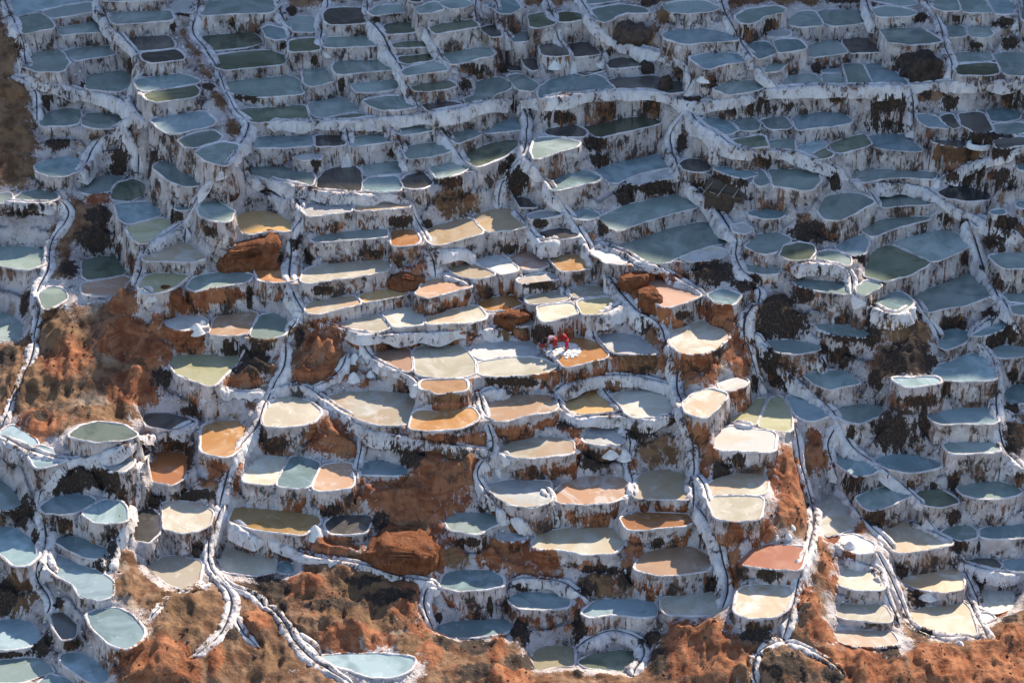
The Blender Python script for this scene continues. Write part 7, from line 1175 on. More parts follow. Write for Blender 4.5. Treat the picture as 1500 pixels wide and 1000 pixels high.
def ground_material(name, kind):
    t = NT(name)
    # salt crust: pale, grey-lilac in places, streaked down the fall line
    big = t.noise(.55, 5, .65); drip = t.noise(2.6, 5, .62, (1, 1, .22), .4); fine = t.noise(9, 5, .7, (1, 1, .45))
    salt = t.mix(t.step(big, .36, .64), SALT if kind in ('rim', 'bank') else OLD, SALT_GREY if kind in ('rim', 'bank') else OLD_GREY)
    if kind == 'wall': salt = t.mix(t.math('MULTIPLY', t.step(t.noise(1.4, 3, .6), .5, .7), .6), salt, SALT)
    salt = t.mix(t.math('MULTIPLY', t.step(drip, .5, .68), .45), salt, TAN)
    # rock colours chosen by the mapped earth areas, with ragged edges
    var = t.math('ADD', t.math('MULTIPLY', t.noise(.9, 5, .6, (1, 1, .6), .5), .6), t.math('MULTIPLY', t.noise(1.3, 4, .6, (.35, .35, 2.6), .4), .4))
    red = t.mix(t.step(var, .42, .58), RED, RED2)
    red = t.mix(t.math('MULTIPLY', t.step(fine, .64, .82), .8), red, (.08, .03, .015))
    brown = t.mix(t.step(var, .42, .58), BROWN, (.22, .125, .065))
    brown = t.mix(t.math('MULTIPLY', t.step(fine, .64, .82), .7), brown, DARK)
    tan = t.mix(t.step(var, .4, .65), TAN, (.26, .18, .12))
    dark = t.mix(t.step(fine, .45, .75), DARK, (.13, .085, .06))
    # open ground away from the ponds is bare broken earth showing through the salt
    bare = t.math('ADD', t.math('MULTIPLY', t.attr('away'), .70), t.math('ADD', t.math('MULTIPLY', t.math('SUBTRACT', var, .5), 1.5), t.math('MULTIPLY', t.math('SUBTRACT', fine, .5), .9)))
    mixed = t.mix(t.step(t.noise(.8, 4, .6), .42, .6), (.13, .062, .032), (.25, .145, .085))
    mixed = t.mix(t.math('MULTIPLY', t.step(fine, .62, .80), .6), mixed, DARK)
    dust = t.noise(1.5, 7, .74, (1, .8, .5), 1.0)
    rag = t.math('ADD', t.math('MULTIPLY', t.math('SUBTRACT', drip, .5), 2.4), t.math('MULTIPLY', t.math('SUBTRACT', fine, .5), 1.3))
    col = t.mix(t.step(bare, .36, .52), salt, mixed) if kind == 'ground' else salt
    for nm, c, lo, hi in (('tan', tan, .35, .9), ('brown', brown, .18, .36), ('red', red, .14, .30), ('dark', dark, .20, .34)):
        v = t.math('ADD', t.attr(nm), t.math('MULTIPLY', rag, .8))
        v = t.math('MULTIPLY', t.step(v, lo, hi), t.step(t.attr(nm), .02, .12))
        if kind == 'ground' and nm in ('red', 'brown'): v = t.math('MULTIPLY', v, t.math('SUBTRACT', 1.0, t.math('MULTIPLY', t.step(dust, .56, .62), .75)))
        col = t.mix(v, col, c)
    # scattered small dark pits and run marks of the salt walls
    pit = t.noise(2.4, 8, .78, (1, 1, .42), .9); rare = t.noise(.55, 4, .6)
    pit2 = t.math('ADD', pit, t.math('MULTIPLY', t.math('SUBTRACT', rare, .52), .62))
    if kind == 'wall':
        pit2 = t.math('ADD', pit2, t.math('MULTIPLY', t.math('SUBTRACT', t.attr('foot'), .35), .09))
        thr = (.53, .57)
    elif kind == 'rim': thr = (.66, .70)
    elif kind == 'bank': thr = (.56, .61)
    else:
        earthy = t.math('MINIMUM', t.math('ADD', t.math('ADD', t.attr('red'), t.attr('brown')), t.math('MULTIPLY', t.attr('away'), .6)), 1.0)
        pit2 = t.math('SUBTRACT', pit2, t.math('MULTIPLY', earthy, .30)); pit2 = t.math('ADD', pit2, t.math('MULTIPLY', t.attr('away'), .10)); thr = (.56, .61)
    st = t.step(pit2, *thr)
    streak = t.math('ADD', t.noise(3.3, 6, .72, (1, 1, .13), .3), t.math('MULTIPLY', t.math('SUBTRACT', t.noise(.5, 3, .6), .5), .35))
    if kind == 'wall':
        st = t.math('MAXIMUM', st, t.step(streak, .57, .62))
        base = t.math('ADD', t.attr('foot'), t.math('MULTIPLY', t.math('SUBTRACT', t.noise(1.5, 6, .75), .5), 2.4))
        st = t.math('MAXIMUM', st, t.math('MULTIPLY', t.step(base, .84, 1.04), .92))  # brown earth stain, with the shadow line at the wall foot painted in
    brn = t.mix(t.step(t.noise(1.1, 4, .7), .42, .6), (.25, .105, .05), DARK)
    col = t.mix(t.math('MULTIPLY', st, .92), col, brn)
    h = t.math('ADD', t.math('ADD', t.noise(6, 6, .62, (1, 1, .6)), t.math('MULTIPLY', t.noise(1.6, 5, .62), 1.8)), t.math('MULTIPLY', st, -.4))
    t.bump(h, .85, .10)
    return t.out(col, .88, .25)
M_GROUND = ground_material('salt and earth slope', 'ground')
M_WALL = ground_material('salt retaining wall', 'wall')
M_RIM = ground_material('salt rim', 'rim')
M_BANK = ground_material('channel crust', 'bank')
def salt_material():
    t = NT('loose salt'); n = t.noise(5, 6, .7)
    t.bump(t.noise(16, 6, .7), .6, .05)
    return t.out(t.mix(t.step(n, .35, .7), (.84, .82, .78), (.66, .60, .55)), .8, .3)
M_SALT = salt_material()
def rock_material(name, a, b, c, salt=.62):
    t = NT(name); v = t.noise(2.0, 8, .74, (1, 1, .8), .5); f = t.noise(7, 6, .75, (1, 1, .5))
    col = t.mix(t.step(v, .36, .66), a, b); col = t.mix(t.step(f, .54, .68), col, c)
    col = t.mix(t.step(t.noise(2.2, 6, .7, (1, 1, .35)), salt, salt+.06), col, SALT_GREY)
    t.bump(t.math('ADD', v, f), 1.0, .28)
    return t.out(col, .92, .2)
M_ROCK = {'red': rock_material('rust red earth', (.22, .072, .03), (.37, .155, .073), (.06, .024, .012), .64),
          'dark': rock_material('dark brown rock', (.060, .045, .038), (.13, .095, .078), (.02, .015, .012), .72),
          'brown': rock_material('brown rock', (.12, .085, .07), (.20, .14, .11), (.045, .03, .022), .70)}
def water_material(name, a, b, c, rough, edge=.5):
    t = NT(name); big = t.noise(.42, 4, .55, (1, 1, 1), 1.2); sm = t.noise(1.7, 4, .6, (1, 1, 1), .8)
    r = t.rand()
    k = t.math('ADD', big, t.math('MULTIPLY', t.math('SUBTRACT', r, .5), .22))
    col = t.mix(t.step(k, .40, .62), a, b)
    col = t.mix(t.math('MULTIPLY', t.step(sm, .55, .72), edge), col, c)
    if name.split()[0] in ('cream', 'tan', 'salt', 'peach'):
        # iron-stained brine pooling in part of the pan, and a drying white margin elsewhere
        o = t.math('ADD', t.noise(.30, 3, .5, (1, 1, 1), 1.5), t.math('MULTIPLY', t.math('SUBTRACT', t.math('FRACT', t.math('MULTIPLY', r, 13.7)), .5), .22))
        col = t.mix(t.math('MULTIPLY', t.step(o, .52, .70), .5), col, (.48, .29, .15))
        wv = t.math('ADD', t.noise(.5, 4, .6, (1, 1, 1), 1.0), t.math('MULTIPLY', t.math('SUBTRACT', t.math('FRACT', t.math('MULTIPLY', r, 29.1)), .5), .2))
        col = t.mix(t.math('MULTIPLY', t.step(wv, .55, .70), .5), col, (.66, .64, .59))
    hs = t.node('ShaderNodeHueSaturation')
    t.l.new(t.math('ADD', t.math('MULTIPLY', r, .03), .485), hs.inputs['Hue'])
    t.l.new(t.math('ADD', t.math('MULTIPLY', t.math('FRACT', t.math('MULTIPLY', r, 7.3)), .5), .75), hs.inputs['Value'])
    t.l.new(col, hs.inputs['Color'])
    t.bump(t.noise(5, 2, .5), .03, .02)
    return t.out(hs.outputs[0], rough, .5)
M_WATER = {
 'g': water_material('grey green brine', (.22, .27, .24), (.31, .36, .33), (.40, .44, .40), .10, .35),
 'b': water_material('blue grey brine', (.20, .27, .27), (.31, .395, .40), (.48, .56, .58), .09, .4),
 'e': water_material('olive brine', (.11, .125, .085), (.17, .19, .135), (.19, .21, .16), .10, .3),
 'k': water_material('dark mud pond', (.07, .066, .06), (.12, .105, .095), (.2, .18, .17), .16, .35),
 'c': water_material('cream brine', (.42, .37, .27), (.53, .48, .385), (.66, .63, .56), .30, .6),
 'o': water_material('orange brine', (.38, .185, .065), (.46, .27, .135), (.56, .44, .31), .22, .6),
 't': water_material('tan brine', (.42, .27, .16), (.48, .36, .255), (.60, .54, .46), .30, .55),
 'w': water_material('salt covered pond', (.36, .35, .325), (.47, .455, .43), (.30, .295, .28), .55, .5),
 'y': water_material('yellow brine', (.38, .34, .19), (.46, .42, .27), (.58, .53, .38), .25, .5),
 'p': water_material('peach mud pond', (.44, .28, .20), (.52, .38, .29), (.66, .58, .52), .45, .5),
 'r': water_material('brick red brine', (.29, .13, .07), (.36, .20, .12), (.5, .33, .24), .25, .3)}
def plain(name, col, rough=.8):
    t = NT(name); n = t.noise(12, 3, .6); t.bump(n, .4, .02)
    return t.out(t.mix(n, tuple(v*.7 for v in col), tuple(min(1, v*1.25) for v in col)), rough, .3)
M_BED = plain('dark channel bed', (.05, .05, .052), .3)  # even near-black strip along the channel bottoms
# ---------------- fields over the hillside ----------------
UPV = np.array([0, math.sin(PITCH), math.cos(PITCH)]); DPV = np.array([0, math.cos(PITCH), -math.sin(PITCH)])
def blob_fields(P):
    F = {k: np.zeros(len(P), np.float32) for k in ('dark', 'red', 'brown', 'tan')}
    order = np.argsort(P[:, 0], kind='stable'); xs_ = P[order, 0]
    for (x, y, z, rx, ry, k) in BLOBS:
        a, b = np.searchsorted(xs_, (x-rx*1.2, x+rx*1.2))
        if b <= a: continue
        ids = order[a:b]; q = P[ids]-(x, y, z); rd = 1.1*max(rx, ry)
        m = np.abs(q[:, 1]) < ry+rd+.5
        ids = ids[m]; q = q[m]
        r = np.sqrt((q[:, 0]/rx)**2+((q@UPV)/ry)**2+((q@DPV)/rd)**2)
        F[k][ids] = np.maximum(F[k][ids], np.clip(1.15-r, 0, 1))
    return F
def rust_zone(x, y):
    # an oval of stronger rust-red earth colour over the central spur
    return np.clip(1.25-np.hypot((x-1)/21, (y+5)/15), 0, 1)
rings = [smooth_ring(P) for (_, _, P, _) in PONDS]
levels = [p[1] for p in PONDS]
CS = .125
xs, ys, X, Y, H, D, Zp, fixed, D2 = build_heights(rings, levels, CS)
away = np.clip((D-.25)/1.15, 0, 1)
def resample(P, step, closed=False):
    P = np.asarray(P, float)
    if closed: P = np.vstack([P, P[:1]])
    L = np.r_[0, np.cumsum(np.linalg.norm(np.diff(P, axis=0), axis=1))]
    n = max(4, int(L[-1]/step)); t = np.linspace(0, L[-1], n+1)
    Q = np.stack([np.interp(t, L, P[:, i]) for i in range(P.shape[1])], 1)
    return Q[:-1] if closed else Q
# benches for the channels
near_ch = np.zeros(H.shape, bool)
for C, _ in CHANS:
    Q = resample(C, .12)
    for x, y, z in Q:
        i = int((x-GX0)/CS); j = int((y-GY0)/CS); r = 6
        if i < r or j < r or i >= len(xs)-r-1 or j >= len(ys)-r-1: continue
        s = (slice(j-r, j+r+1), slice(i-r, i+r+1))
        d = np.hypot(X[s]-x, Y[s]-y)
        free = ~fixed[s]
        Hs = H[s]
        lo = z-.10-1.6*d; hi = z-.05+np.maximum(d-.35, 0)*2.2
        Hn = np.minimum(np.maximum(Hs, lo), hi)
        Hs[free & (d < .75)] = Hn[free & (d < .75)]
        near_ch[s] |= (d < .4)
P0 = np.stack([X.ravel(), Y.ravel(), H.ravel()], 1)
F0 = blob_fields(P0)
F0['red'] = np.maximum(F0['red'], (rust_zone(X, Y)*np.clip(fbm(X*.5, Y*.5, H*.4, 3, 133)*3+.3, 0, 1)*np.clip(away*2.5, 0, 1)*.8).ravel())
rocky = np.clip(F0['red']*1.6+F0['brown']*1.6+F0['dark']*.8, 0, 1).reshape(H.shape)
away_n = away*(~near_ch)
N1 = ridged(X*.5, Y*.24, H*.3, 3, 3); N2 = ridged(X*1.2, Y*.6, H*.4, 3, 9); N3 = fbm(X*2.6, Y*1.6, H*1.0, 3, 17)
H = H+away_n*(rocky*(N1*.75+N2*.26+N3*.10)+(1-rocky)*(N2*.22+N3*.2)+(N1*.15))
H = H+np.clip((D-.2)/.3, 0, 1)*N3*.05
H[D < .0] -= .22
H[(D >= 0) & (D < .2)] -= .06
def ground_z(x, y):
    fx = np.clip((np.asarray(x)-GX0)/CS, 0, len(xs)-1.001); fy = np.clip((np.asarray(y)-GY0)/CS, 0, len(ys)-1.001)
    i = fx.astype(int); j = fy.astype(int); u = fx-i; v = fy-j
    return (H[j, i]*(1-u)+H[j, i+1]*u)*(1-v)+(H[j+1, i]*(1-u)+H[j+1, i+1]*u)*v
ny, nx = H.shape
idx = np.arange(nx*ny).reshape(ny, nx)
faces = np.stack([idx[:-1, :-1], idx[:-1, 1:], idx[1:, 1:], idx[1:, :-1]], -1).reshape(-1, 4)
Pt = np.stack([X.ravel(), Y.ravel(), H.ravel()], 1)
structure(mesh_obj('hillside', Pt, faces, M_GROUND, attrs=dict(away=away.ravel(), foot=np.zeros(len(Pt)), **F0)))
# ---------------- the valley round the terraces ----------------
def t_mtn():
    t = NT('mountain earth'); v = t.noise(.05, 8, .7); f = t.noise(.4, 6, .7)
    col = t.mix(t.step(v, .4, .62), (.16, .10, .06), (.24, .17, .10)); col = t.mix(t.step(f, .5, .66), col, (.07, .08, .035))
    t.bump(t.noise(.3, 8, .7), 1, 1.2); return t.out(col, .95, .1)
M_MTN = t_mtn()
gx = np.arange(-420, 421, 6.0); gy = np.arange(-420, 421, 6.0); GXX, GYY = np.meshgrid(gx, gy)
hz = np.where(GYY < -30, -11-(-30-GYY)*.55, .36*GYY)
hz = np.maximum(hz, -95)+fbm(GXX*.02, GYY*.02, 0*GXX, 4, 5)*10*np.clip((np.hypot(GXX, GYY)-80)/80, 0, 1)
core = (GXX > GX0-7) & (GXX < GX1+7) & (GYY > GY0-7) & (GYY < GY1+7)
hz = np.where(core, np.minimum(hz, .36*GYY)-9, hz-.6)
a = np.arange(GXX.size).reshape(GXX.shape)
structure(mesh_obj('valley_ground', np.stack([GXX.ravel(), GYY.ravel(), hz.ravel()], 1), np.stack([a[:-1, :-1], a[:-1, 1:], a[1:, 1:], a[1:, :-1]], -1).reshape(-1, 4), M_MTN))
# unseen mountain added against the sun; crest shaped to shade far and right-hand slopes
RW = 92.0
uu = np.unique(np.r_[np.arange(-140, -46, 4.0), np.arange(-46, 46, .6), np.arange(46, 141, 4.0)])
crest = np.interp(uu, [s[0] for s in SIL], [s[1] for s in SIL])+RW*math.tan(SUN_EL)
ww = np.array([58, 64, 70, 75, 80, 84, 88, 90.5, 92, 95, 100, 110, 130, 160, 210.])
fr = np.array([-.15, .0, .12, .26, .42, .58, .78, .92, 1, .985, .95, .88, .75, .6, .4])
U_, W_ = np.meshgrid(uu, ww); fr_ = fr[:, None]
foot_ = 20.0
Zm = foot_+(crest[None]-foot_)*fr_
rough_m = fbm(U_*.12, W_*.12, 0*U_, 4, 21)*5*np.where(np.abs(W_-RW) < 1, 0, 1)
Zm = np.minimum(Zm+rough_m, np.where(np.abs(W_-RW) < 1, 1e9, crest[None]-.4*np.abs(W_-RW)/3))
XM = U_*math.cos(SUN_AZ)+W_*math.sin(SUN_AZ); YM = -U_*math.sin(SUN_AZ)+W_*math.cos(SUN_AZ)
a = np.arange(U_.size).reshape(U_.shape)
structure(mesh_obj('shading_mountain', np.stack([XM.ravel(), YM.ravel(), Zm.ravel()], 1), np.stack([a[:-1, :-1], a[:-1, 1:], a[1:, 1:], a[1:, :-1]], -1).reshape(-1, 4), M_MTN))
# ---------------- the ponds ----------------
WALLS = []
for pi, (code, z, P, label) in enumerate(PONDS):
    R = resample(smooth_ring(P, 1), .19, True)
    x, y = R[:, 0], R[:, 1]
    if np.sum(x*np.roll(y, -1)-np.roll(x, -1)*y) < 0: R = R[::-1]
    n = len(R); T = np.roll(R, -1, 0)-np.roll(R, 1, 0)
    T /= np.linalg.norm(T, axis=1)[:, None]+1e-9
    Nn = np.stack([T[:, 1], -T[:, 0]], 1)
    for _ in range(2): Nn = Nn+np.roll(Nn, 1, 0)+np.roll(Nn, -1, 0)
    Nn /= np.linalg.norm(Nn, axis=1)[:, None]+1e-9
    wob = fbm(R[:, 0]*1.6, R[:, 1]*1.6, np.full(n, float(pi)), 3, 31)*.08
    gi = np.clip(((R[:, 0]-GX0)/CS).round().astype(int), 0, len(xs)-1); gj = np.clip(((R[:, 1]-GY0)/CS).round().astype(int), 0, len(ys)-1)
    gap = np.minimum(D2[gj, gi], np.roll(D2[gj, gi], 1)); gap = np.clip(np.minimum(gap, np.roll(gap, -2)), 0, 3)
    push = np.clip(gap/2-.09, -.02, .20); push = (np.roll(push, 1)+push+np.roll(push, -1))/3
    wob = np.where(gap < .6, wob*.3, wob)
    R = R+Nn*(wob+push)[:, None]; z = z+(pi % 9)*.0023
    cx, cy = R.mean(0)
    root = empty('salt_pond', (cx, cy, z))
    tag(root, label, 'salt pond', 'salt ponds on the terraced hillside')
    lc = (cx, cy, z)
    Wv = np.c_[R+Nn*.05, np.full(n, z)]
    mesh_obj('brine', Wv, [list(range(n))], M_WATER[code], root, smooth=False, loc=lc)
    wid = .11+.13*vnoise(R[:, 0]*.9, R[:, 1]*.9, 0*R[:, 0]+pi, 41)
    hei = .02+.085*vnoise(R[:, 0]*1.3, R[:, 1]*1.3, 0*R[:, 0]+pi, 43)
    prof = ((-.03, -.8), (.0, .35), (.22, .85), (.5, 1.0), (.8, .75), (1.0, .1))
    pu = R+Nn*.34; up = np.clip((ground_z(pu[:, 0], pu[:, 1])-z-.05)/.2, 0, 1)
    up = (up+np.roll(up, 1)+np.roll(up, -1))/3
    wid = wid*(1-.6*up); hei = hei*(1-.7*up)+.01
    wid = np.minimum(wid, np.clip(gap/2-push+.05, .07, 1))
    rows = []
    for k, (o, h) in enumerate(prof):
        jit = .07*fbm(R[:, 0]*4.5, R[:, 1]*4.5, np.full(n, k*1.7+pi), 3, 47) if 0 < k < 5 else 0
        rows.append(np.c_[R+Nn*(wid*o+jit)[:, None] if not np.isscalar(jit) else R+Nn*(wid*o)[:, None], z+hei*h+(jit if not np.isscalar(jit) else 0)])
    def skin_rows(rows):
        V = np.vstack(rows); m = len(rows); a = np.arange(m*n).reshape(m, n); b = np.roll(a, -1, 1)
        return V, np.stack([a[:-1], a[1:], b[1:], b[:-1]], -1).reshape(-1, 4)
    V, Fq = skin_rows(rows)
    F = blob_fields(V)
    F = {k: v*.55 for k, v in F.items()}
    mesh_obj('rim', V, Fq, M_RIM, root, attrs=F, loc=lc)
    po = R+Nn*(wid+.28)[:, None]; gz = ground_z(po[:, 0], po[:, 1])
    po2 = R+Nn*(wid+.10)[:, None]; gz = np.minimum(gz, ground_z(po2[:, 0], po2[:, 1]))
    dep = np.clip(z-gz+.25, .12, 2.6)
    dep = (dep+np.roll(dep, 1)+np.roll(dep, -1))/3
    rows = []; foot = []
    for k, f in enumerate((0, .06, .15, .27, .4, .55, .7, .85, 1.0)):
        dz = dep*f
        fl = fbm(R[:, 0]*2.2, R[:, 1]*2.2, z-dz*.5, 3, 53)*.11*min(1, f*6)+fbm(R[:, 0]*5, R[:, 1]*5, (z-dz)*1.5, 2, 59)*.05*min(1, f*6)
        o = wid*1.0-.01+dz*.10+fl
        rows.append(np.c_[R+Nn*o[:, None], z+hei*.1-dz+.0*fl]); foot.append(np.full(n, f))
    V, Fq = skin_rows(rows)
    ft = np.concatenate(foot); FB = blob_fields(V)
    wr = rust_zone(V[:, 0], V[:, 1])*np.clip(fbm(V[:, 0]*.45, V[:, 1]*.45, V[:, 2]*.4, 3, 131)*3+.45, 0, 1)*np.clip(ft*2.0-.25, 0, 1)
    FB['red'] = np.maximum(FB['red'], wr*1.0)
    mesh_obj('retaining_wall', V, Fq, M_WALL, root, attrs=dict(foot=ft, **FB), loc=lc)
# ---------------- brine channels ----------------
for C, label in CHANS:
    Q = resample(C, .12)
    if len(Q) < 4: continue
    Q = Q.copy(); Q[:, :2] += np.c_[fbm(Q[:, 0]*.8, Q[:, 1]*.8, 0*Q[:, 0], 2, 61), fbm(Q[:, 0]*.8, Q[:, 1]*.8, 0*Q[:, 0]+9, 2, 62)]*.12
    Q[:, 2] += .08
    T = np.gradient(Q[:, :2], axis=0); T /= np.linalg.norm(T, axis=1)[:, None]+1e-9
    Nn = np.stack([T[:, 1], -T[:, 0]], 1); n = len(Q)
    s = .5+.75*vnoise(Q[:, 0]*.8, Q[:, 1]*.5, 0*Q[:, 0], 65)
    end = np.clip(np.minimum(np.arange(n), n-1-np.arange(n))/5, 0, 1); s = s*(.25+.75*end); Q[:, 2] -= .16*(1-end)
    loc = tuple(Q[n//2])
    root = empty('brine_channel', loc); tag(root, label, 'channel', 'crusted brine channels winding between the ponds')
    prof = ((-.66, -.75), (-.50, -.06), (-.37, .11), (-.22, .17), (-.085, .08), (-.05, .0), (.05, .0), (.085, .08), (.22, .17), (.37, .11), (.50, -.06), (.66, -.75))
    rows = []
    for k, (o, h) in enumerate(prof):
        j = .24*fbm(Q[:, 0]*3.2, Q[:, 1]*3.2, Q[:, 2]*2+k*1.1, 4, 67)*(1 if abs(o) > .1 else .12)
        rows.append(np.c_[Q[:, :2]+Nn*((o*s+j))[:, None], Q[:, 2]+h*s+j*.9])
    V = np.vstack(rows); m = len(rows); a = np.arange(m*n).reshape(m, n)
    Fq = np.stack([a[:-1, :-1], a[1:, :-1], a[1:, 1:], a[:-1, 1:]], -1).reshape(-1, 4)
    F = {k: v*.6 for k, v in blob_fields(V).items()}
    mesh_obj('crust_bank', V, Fq[:, ::-1], M_BANK, root, attrs=F, loc=loc)
    V = np.vstack([np.c_[Q[:, :2]-Nn*.08*s[:, None], Q[:, 2]+.022], np.c_[Q[:, :2]+Nn*.08*s[:, None], Q[:, 2]+.022]])
    a = np.arange(2*n).reshape(2, n)
    mesh_obj('channel_bed', V, np.stack([a[0, :-1], a[1, :-1], a[1, 1:], a[0, 1:]], -1), M_BED, root, loc=loc)
# ---------------- rock mounds and earth banks ----------------
def ico(sub):
    import bmesh
    bm = bmesh.new(); bmesh.ops.create_icosphere(bm, subdivisions=sub, radius=1)
    V = np.array([v.co[:] for v in bm.verts]); Fq = np.array([[v.index for v in f.verts] for f in bm.faces]); bm.free()
    return V, Fq
ICO5 = ico(5); ICO3 = ico(3)
def rock(x, y, z, rx, rh, ry, kind, label, box=2.3, seed=0, cat='rock', name='rock_mound', taper=0):
    V, Fq = ICO5; e = 2.0/box
    q = np.sign(V)*np.abs(V)**e
    q = q/np.maximum(1e-6, (np.abs(q)**box).sum(1)**(1/box))[:, None]
    q = q*np.array([rx, ry, rh])
    if taper: q[:, :2] *= (1-taper*np.clip(q[:, 2:]/rh, 0, 1))
    s = max(.6, min(rx, rh))
    nn = V
    rr = np.random.default_rng(int(seed*10)+5)
    for _ in range(16):
        nrm = rr.normal(size=3); nrm /= np.linalg.norm(nrm); reach = (q@nrm).max()*rr.uniform(.68, .92)
        q = q-np.maximum(q@nrm-reach, 0)[:, None]*nrm
    d = ridged(q[:, 0]/s*.9+seed, q[:, 1]/s*.9, q[:, 2]/s*.9, 4, 71)*.20*s+fbm(q[:, 0]*2.4+seed, q[:, 1]*2.4, q[:, 2]*1.6, 5, 75)*.30*min(1, s)+fbm(q[:, 0]*1.1+seed, q[:, 1]*1.1, q[:, 2]*.5, 3, 77)*.55*min(1.2, s)
    q = q+nn*d[:, None]
    o = mesh_obj(name, q+np.array([x, y, z]), Fq, M_ROCK[kind], loc=(x, y, z)); tag(o, label, cat, None)
    return o
for i, (x, y, z, rx, ry, kind, label) in enumerate(MOUNDS):
    box = 6 if kind == 'red' else 2.8; rx *= .92; ry *= .9
    gz = float(ground_z(x, y))
    rock(x, y+.3*rx, z-ry*.05, rx, ry*1.05, max(.6, min(rx*.75, ry*1.6)), kind, label, box, i*5.1)
# ---------------- salt heaps ----------------
for i, (x, y, z, rx, ry, kind, label) in enumerate(PILES):
    if kind == 'R':
        a = np.linspace(0, 2*math.pi, 40, endpoint=False); rows = []
        for o, h in ((.62, -.1), (.7, .12), (.85, .2), (1, .12), (1.1, -.15)):
            rows.append(np.c_[x+np.cos(a)*rx*o, y+np.sin(a)*rx*o*.75, z+h+.05+0*a+.04*fbm(np.cos(a)*2, np.sin(a)*2, 0*a+o, 2, 81)])
        V = np.vstack(rows); q = np.arange(200).reshape(5, 40); b = np.roll(q, -1, 1)
        o = mesh_obj('salt_ring', V, np.stack([q[:-1], q[1:], b[1:], b[:-1]], -1).reshape(-1, 4), M_SALT, loc=(x, y, z)); tag(o, label, 'salt ring'); continue
    m, n = 12, 28; a = np.linspace(0, 2*math.pi, n, endpoint=False); rows = []
    hgt = min(ry*1.6, rx*1.15)*.75
    for k in range(m):
        f = k/(m-1); r = rx*.8*(1-f)**.78*1.0+.02; h = hgt*f
        w = 1+.24*fbm(np.cos(a)*1.5+i*3, np.sin(a)*1.5, 0*a+f*1.5, 4, 83)
        rows.append(np.c_[x+np.cos(a)*r*w, y+np.sin(a)*r*w*.9, z-.25+h*1.08+0*a+.05*fbm(np.cos(a)*3+i, np.sin(a)*3, 0*a+f*4, 2, 85)])
    V = np.vstack(rows+[np.array([[x, y, z-.25+hgt*1.1]])]); q = np.arange(m*n).reshape(m, n); b = np.roll(q, -1, 1)
    Fq = np.stack([q[:-1], b[:-1], b[1:], q[1:]], -1).reshape(-1, 4).tolist()+[[int(q[-1, k]), int(b[-1, k]), m*n] for k in range(n)]
    o = mesh_obj('salt_heap', V, Fq, M_SALT, loc=(x, y, z)); tag(o, label, 'salt heap', 'scraped salt heaps')
# ---------------- loose stones and salt clods lying about ----------------
def scatter(name, mask, count, s0, s1, mat, seed):
    V1, F1 = ico(1); r_ = np.random.default_rng(seed)
    jj, ii = np.nonzero(mask); pick = r_.integers(0, len(jj), count)
    px = xs[ii[pick]]+r_.uniform(-.06, .06, count); py = ys[jj[pick]]+r_.uniform(-.06, .06, count); pz = ground_z(px, py)
    s = s0+(s1-s0)*r_.random(count)**3
    sc = s[:, None]*r_.uniform(.6, 1.3, (count, 3)); an = r_.uniform(0, 6.28, count)
    Q = V1[None]*sc[:, None]*(1+r_.uniform(-.28, .28, (count, len(V1), 1)))
    c, n_ = np.cos(an)[:, None], np.sin(an)[:, None]
    Q = np.stack([Q[..., 0]*c-Q[..., 1]*n_, Q[..., 0]*n_+Q[..., 1]*c, Q[..., 2]*.75], -1)+np.stack([px, py, pz+s*.2], 1)[:, None]
    Fq = (F1[None]+(np.arange(count)*len(V1))[:, None, None]).reshape(-1, 3)
    o = mesh_obj(name, Q.reshape(-1, 3), Fq, mat, smooth=False); o['kind'] = 'stuff'; return o
inview = (np.abs(X) < 42) & (Y < 40)
clump = fbm(X*.5, Y*.5, 0*X, 3, 121) > .05
scatter('loose_stones', inview & (away > .45) & (rocky > .15) & clump, 600, .03, .13, M_ROCK['brown'], 3)
scatter('earth_clods', inview & (away > .3) & (rocky > .3), 450, .03, .12, M_ROCK['red'], 4)
scatter('salt_clods', inview & (D > .22) & (D < .9) & ~near_ch & (rocky < .12), 4500, .02, .09, M_SALT, 5)
# ---------------- the ruined hut ----------------
M_MUD = rock_material('old mud brick', (.11, .075, .055), (.17, .115, .085), (.05, .035, .025), .9)
M_THATCH = plain('old thatch', (.10, .075, .055), .95); M_POLE = plain('weathered pole', (.30, .25, .20), .8); M_BLACK = plain('painted inside shade', (.012, .01, .009), .9)
def box_mesh(x0, x1, y0, y1, z0, z1, seed=0, nseg=6, amp=.05):
    # a subdivided box with worn, uneven faces
    V = []; Fq = []
    def face(o, u, v):
        s = len(V)
        for i in range(nseg+1):
            for j in range(nseg+1):
                V.append(np.array(o)+np.array(u)*i/nseg+np.array(v)*j/nseg)
        for i in range(nseg):
            for j in range(nseg):
                a = s+i*(nseg+1)+j; Fq.append([a, a+nseg+1, a+nseg+2, a+1])
    dx, dy, dz = x1-x0, y1-y0, z1-z0
    face((x0, y0, z0), (dx, 0, 0), (0, 0, dz)); face((x1, y1, z0), (-dx, 0, 0), (0, 0, dz))
    face((x0, y1, z0), (0, -dy, 0), (0, 0, dz)); face((x1, y0, z0), (0, dy, 0), (0, 0, dz))
    face((x0, y0, z1), (dx, 0, 0), (0, dy, 0)); face((x0, y1, z0), (dx, 0, 0), (0, -dy, 0))
    V = np.array(V)
    for q in range(3): V[:, q] += amp*fbm(V[:, 0]*2+q*9, V[:, 1]*2, V[:, 2]*2, 2, 91+seed)
    return V, Fq
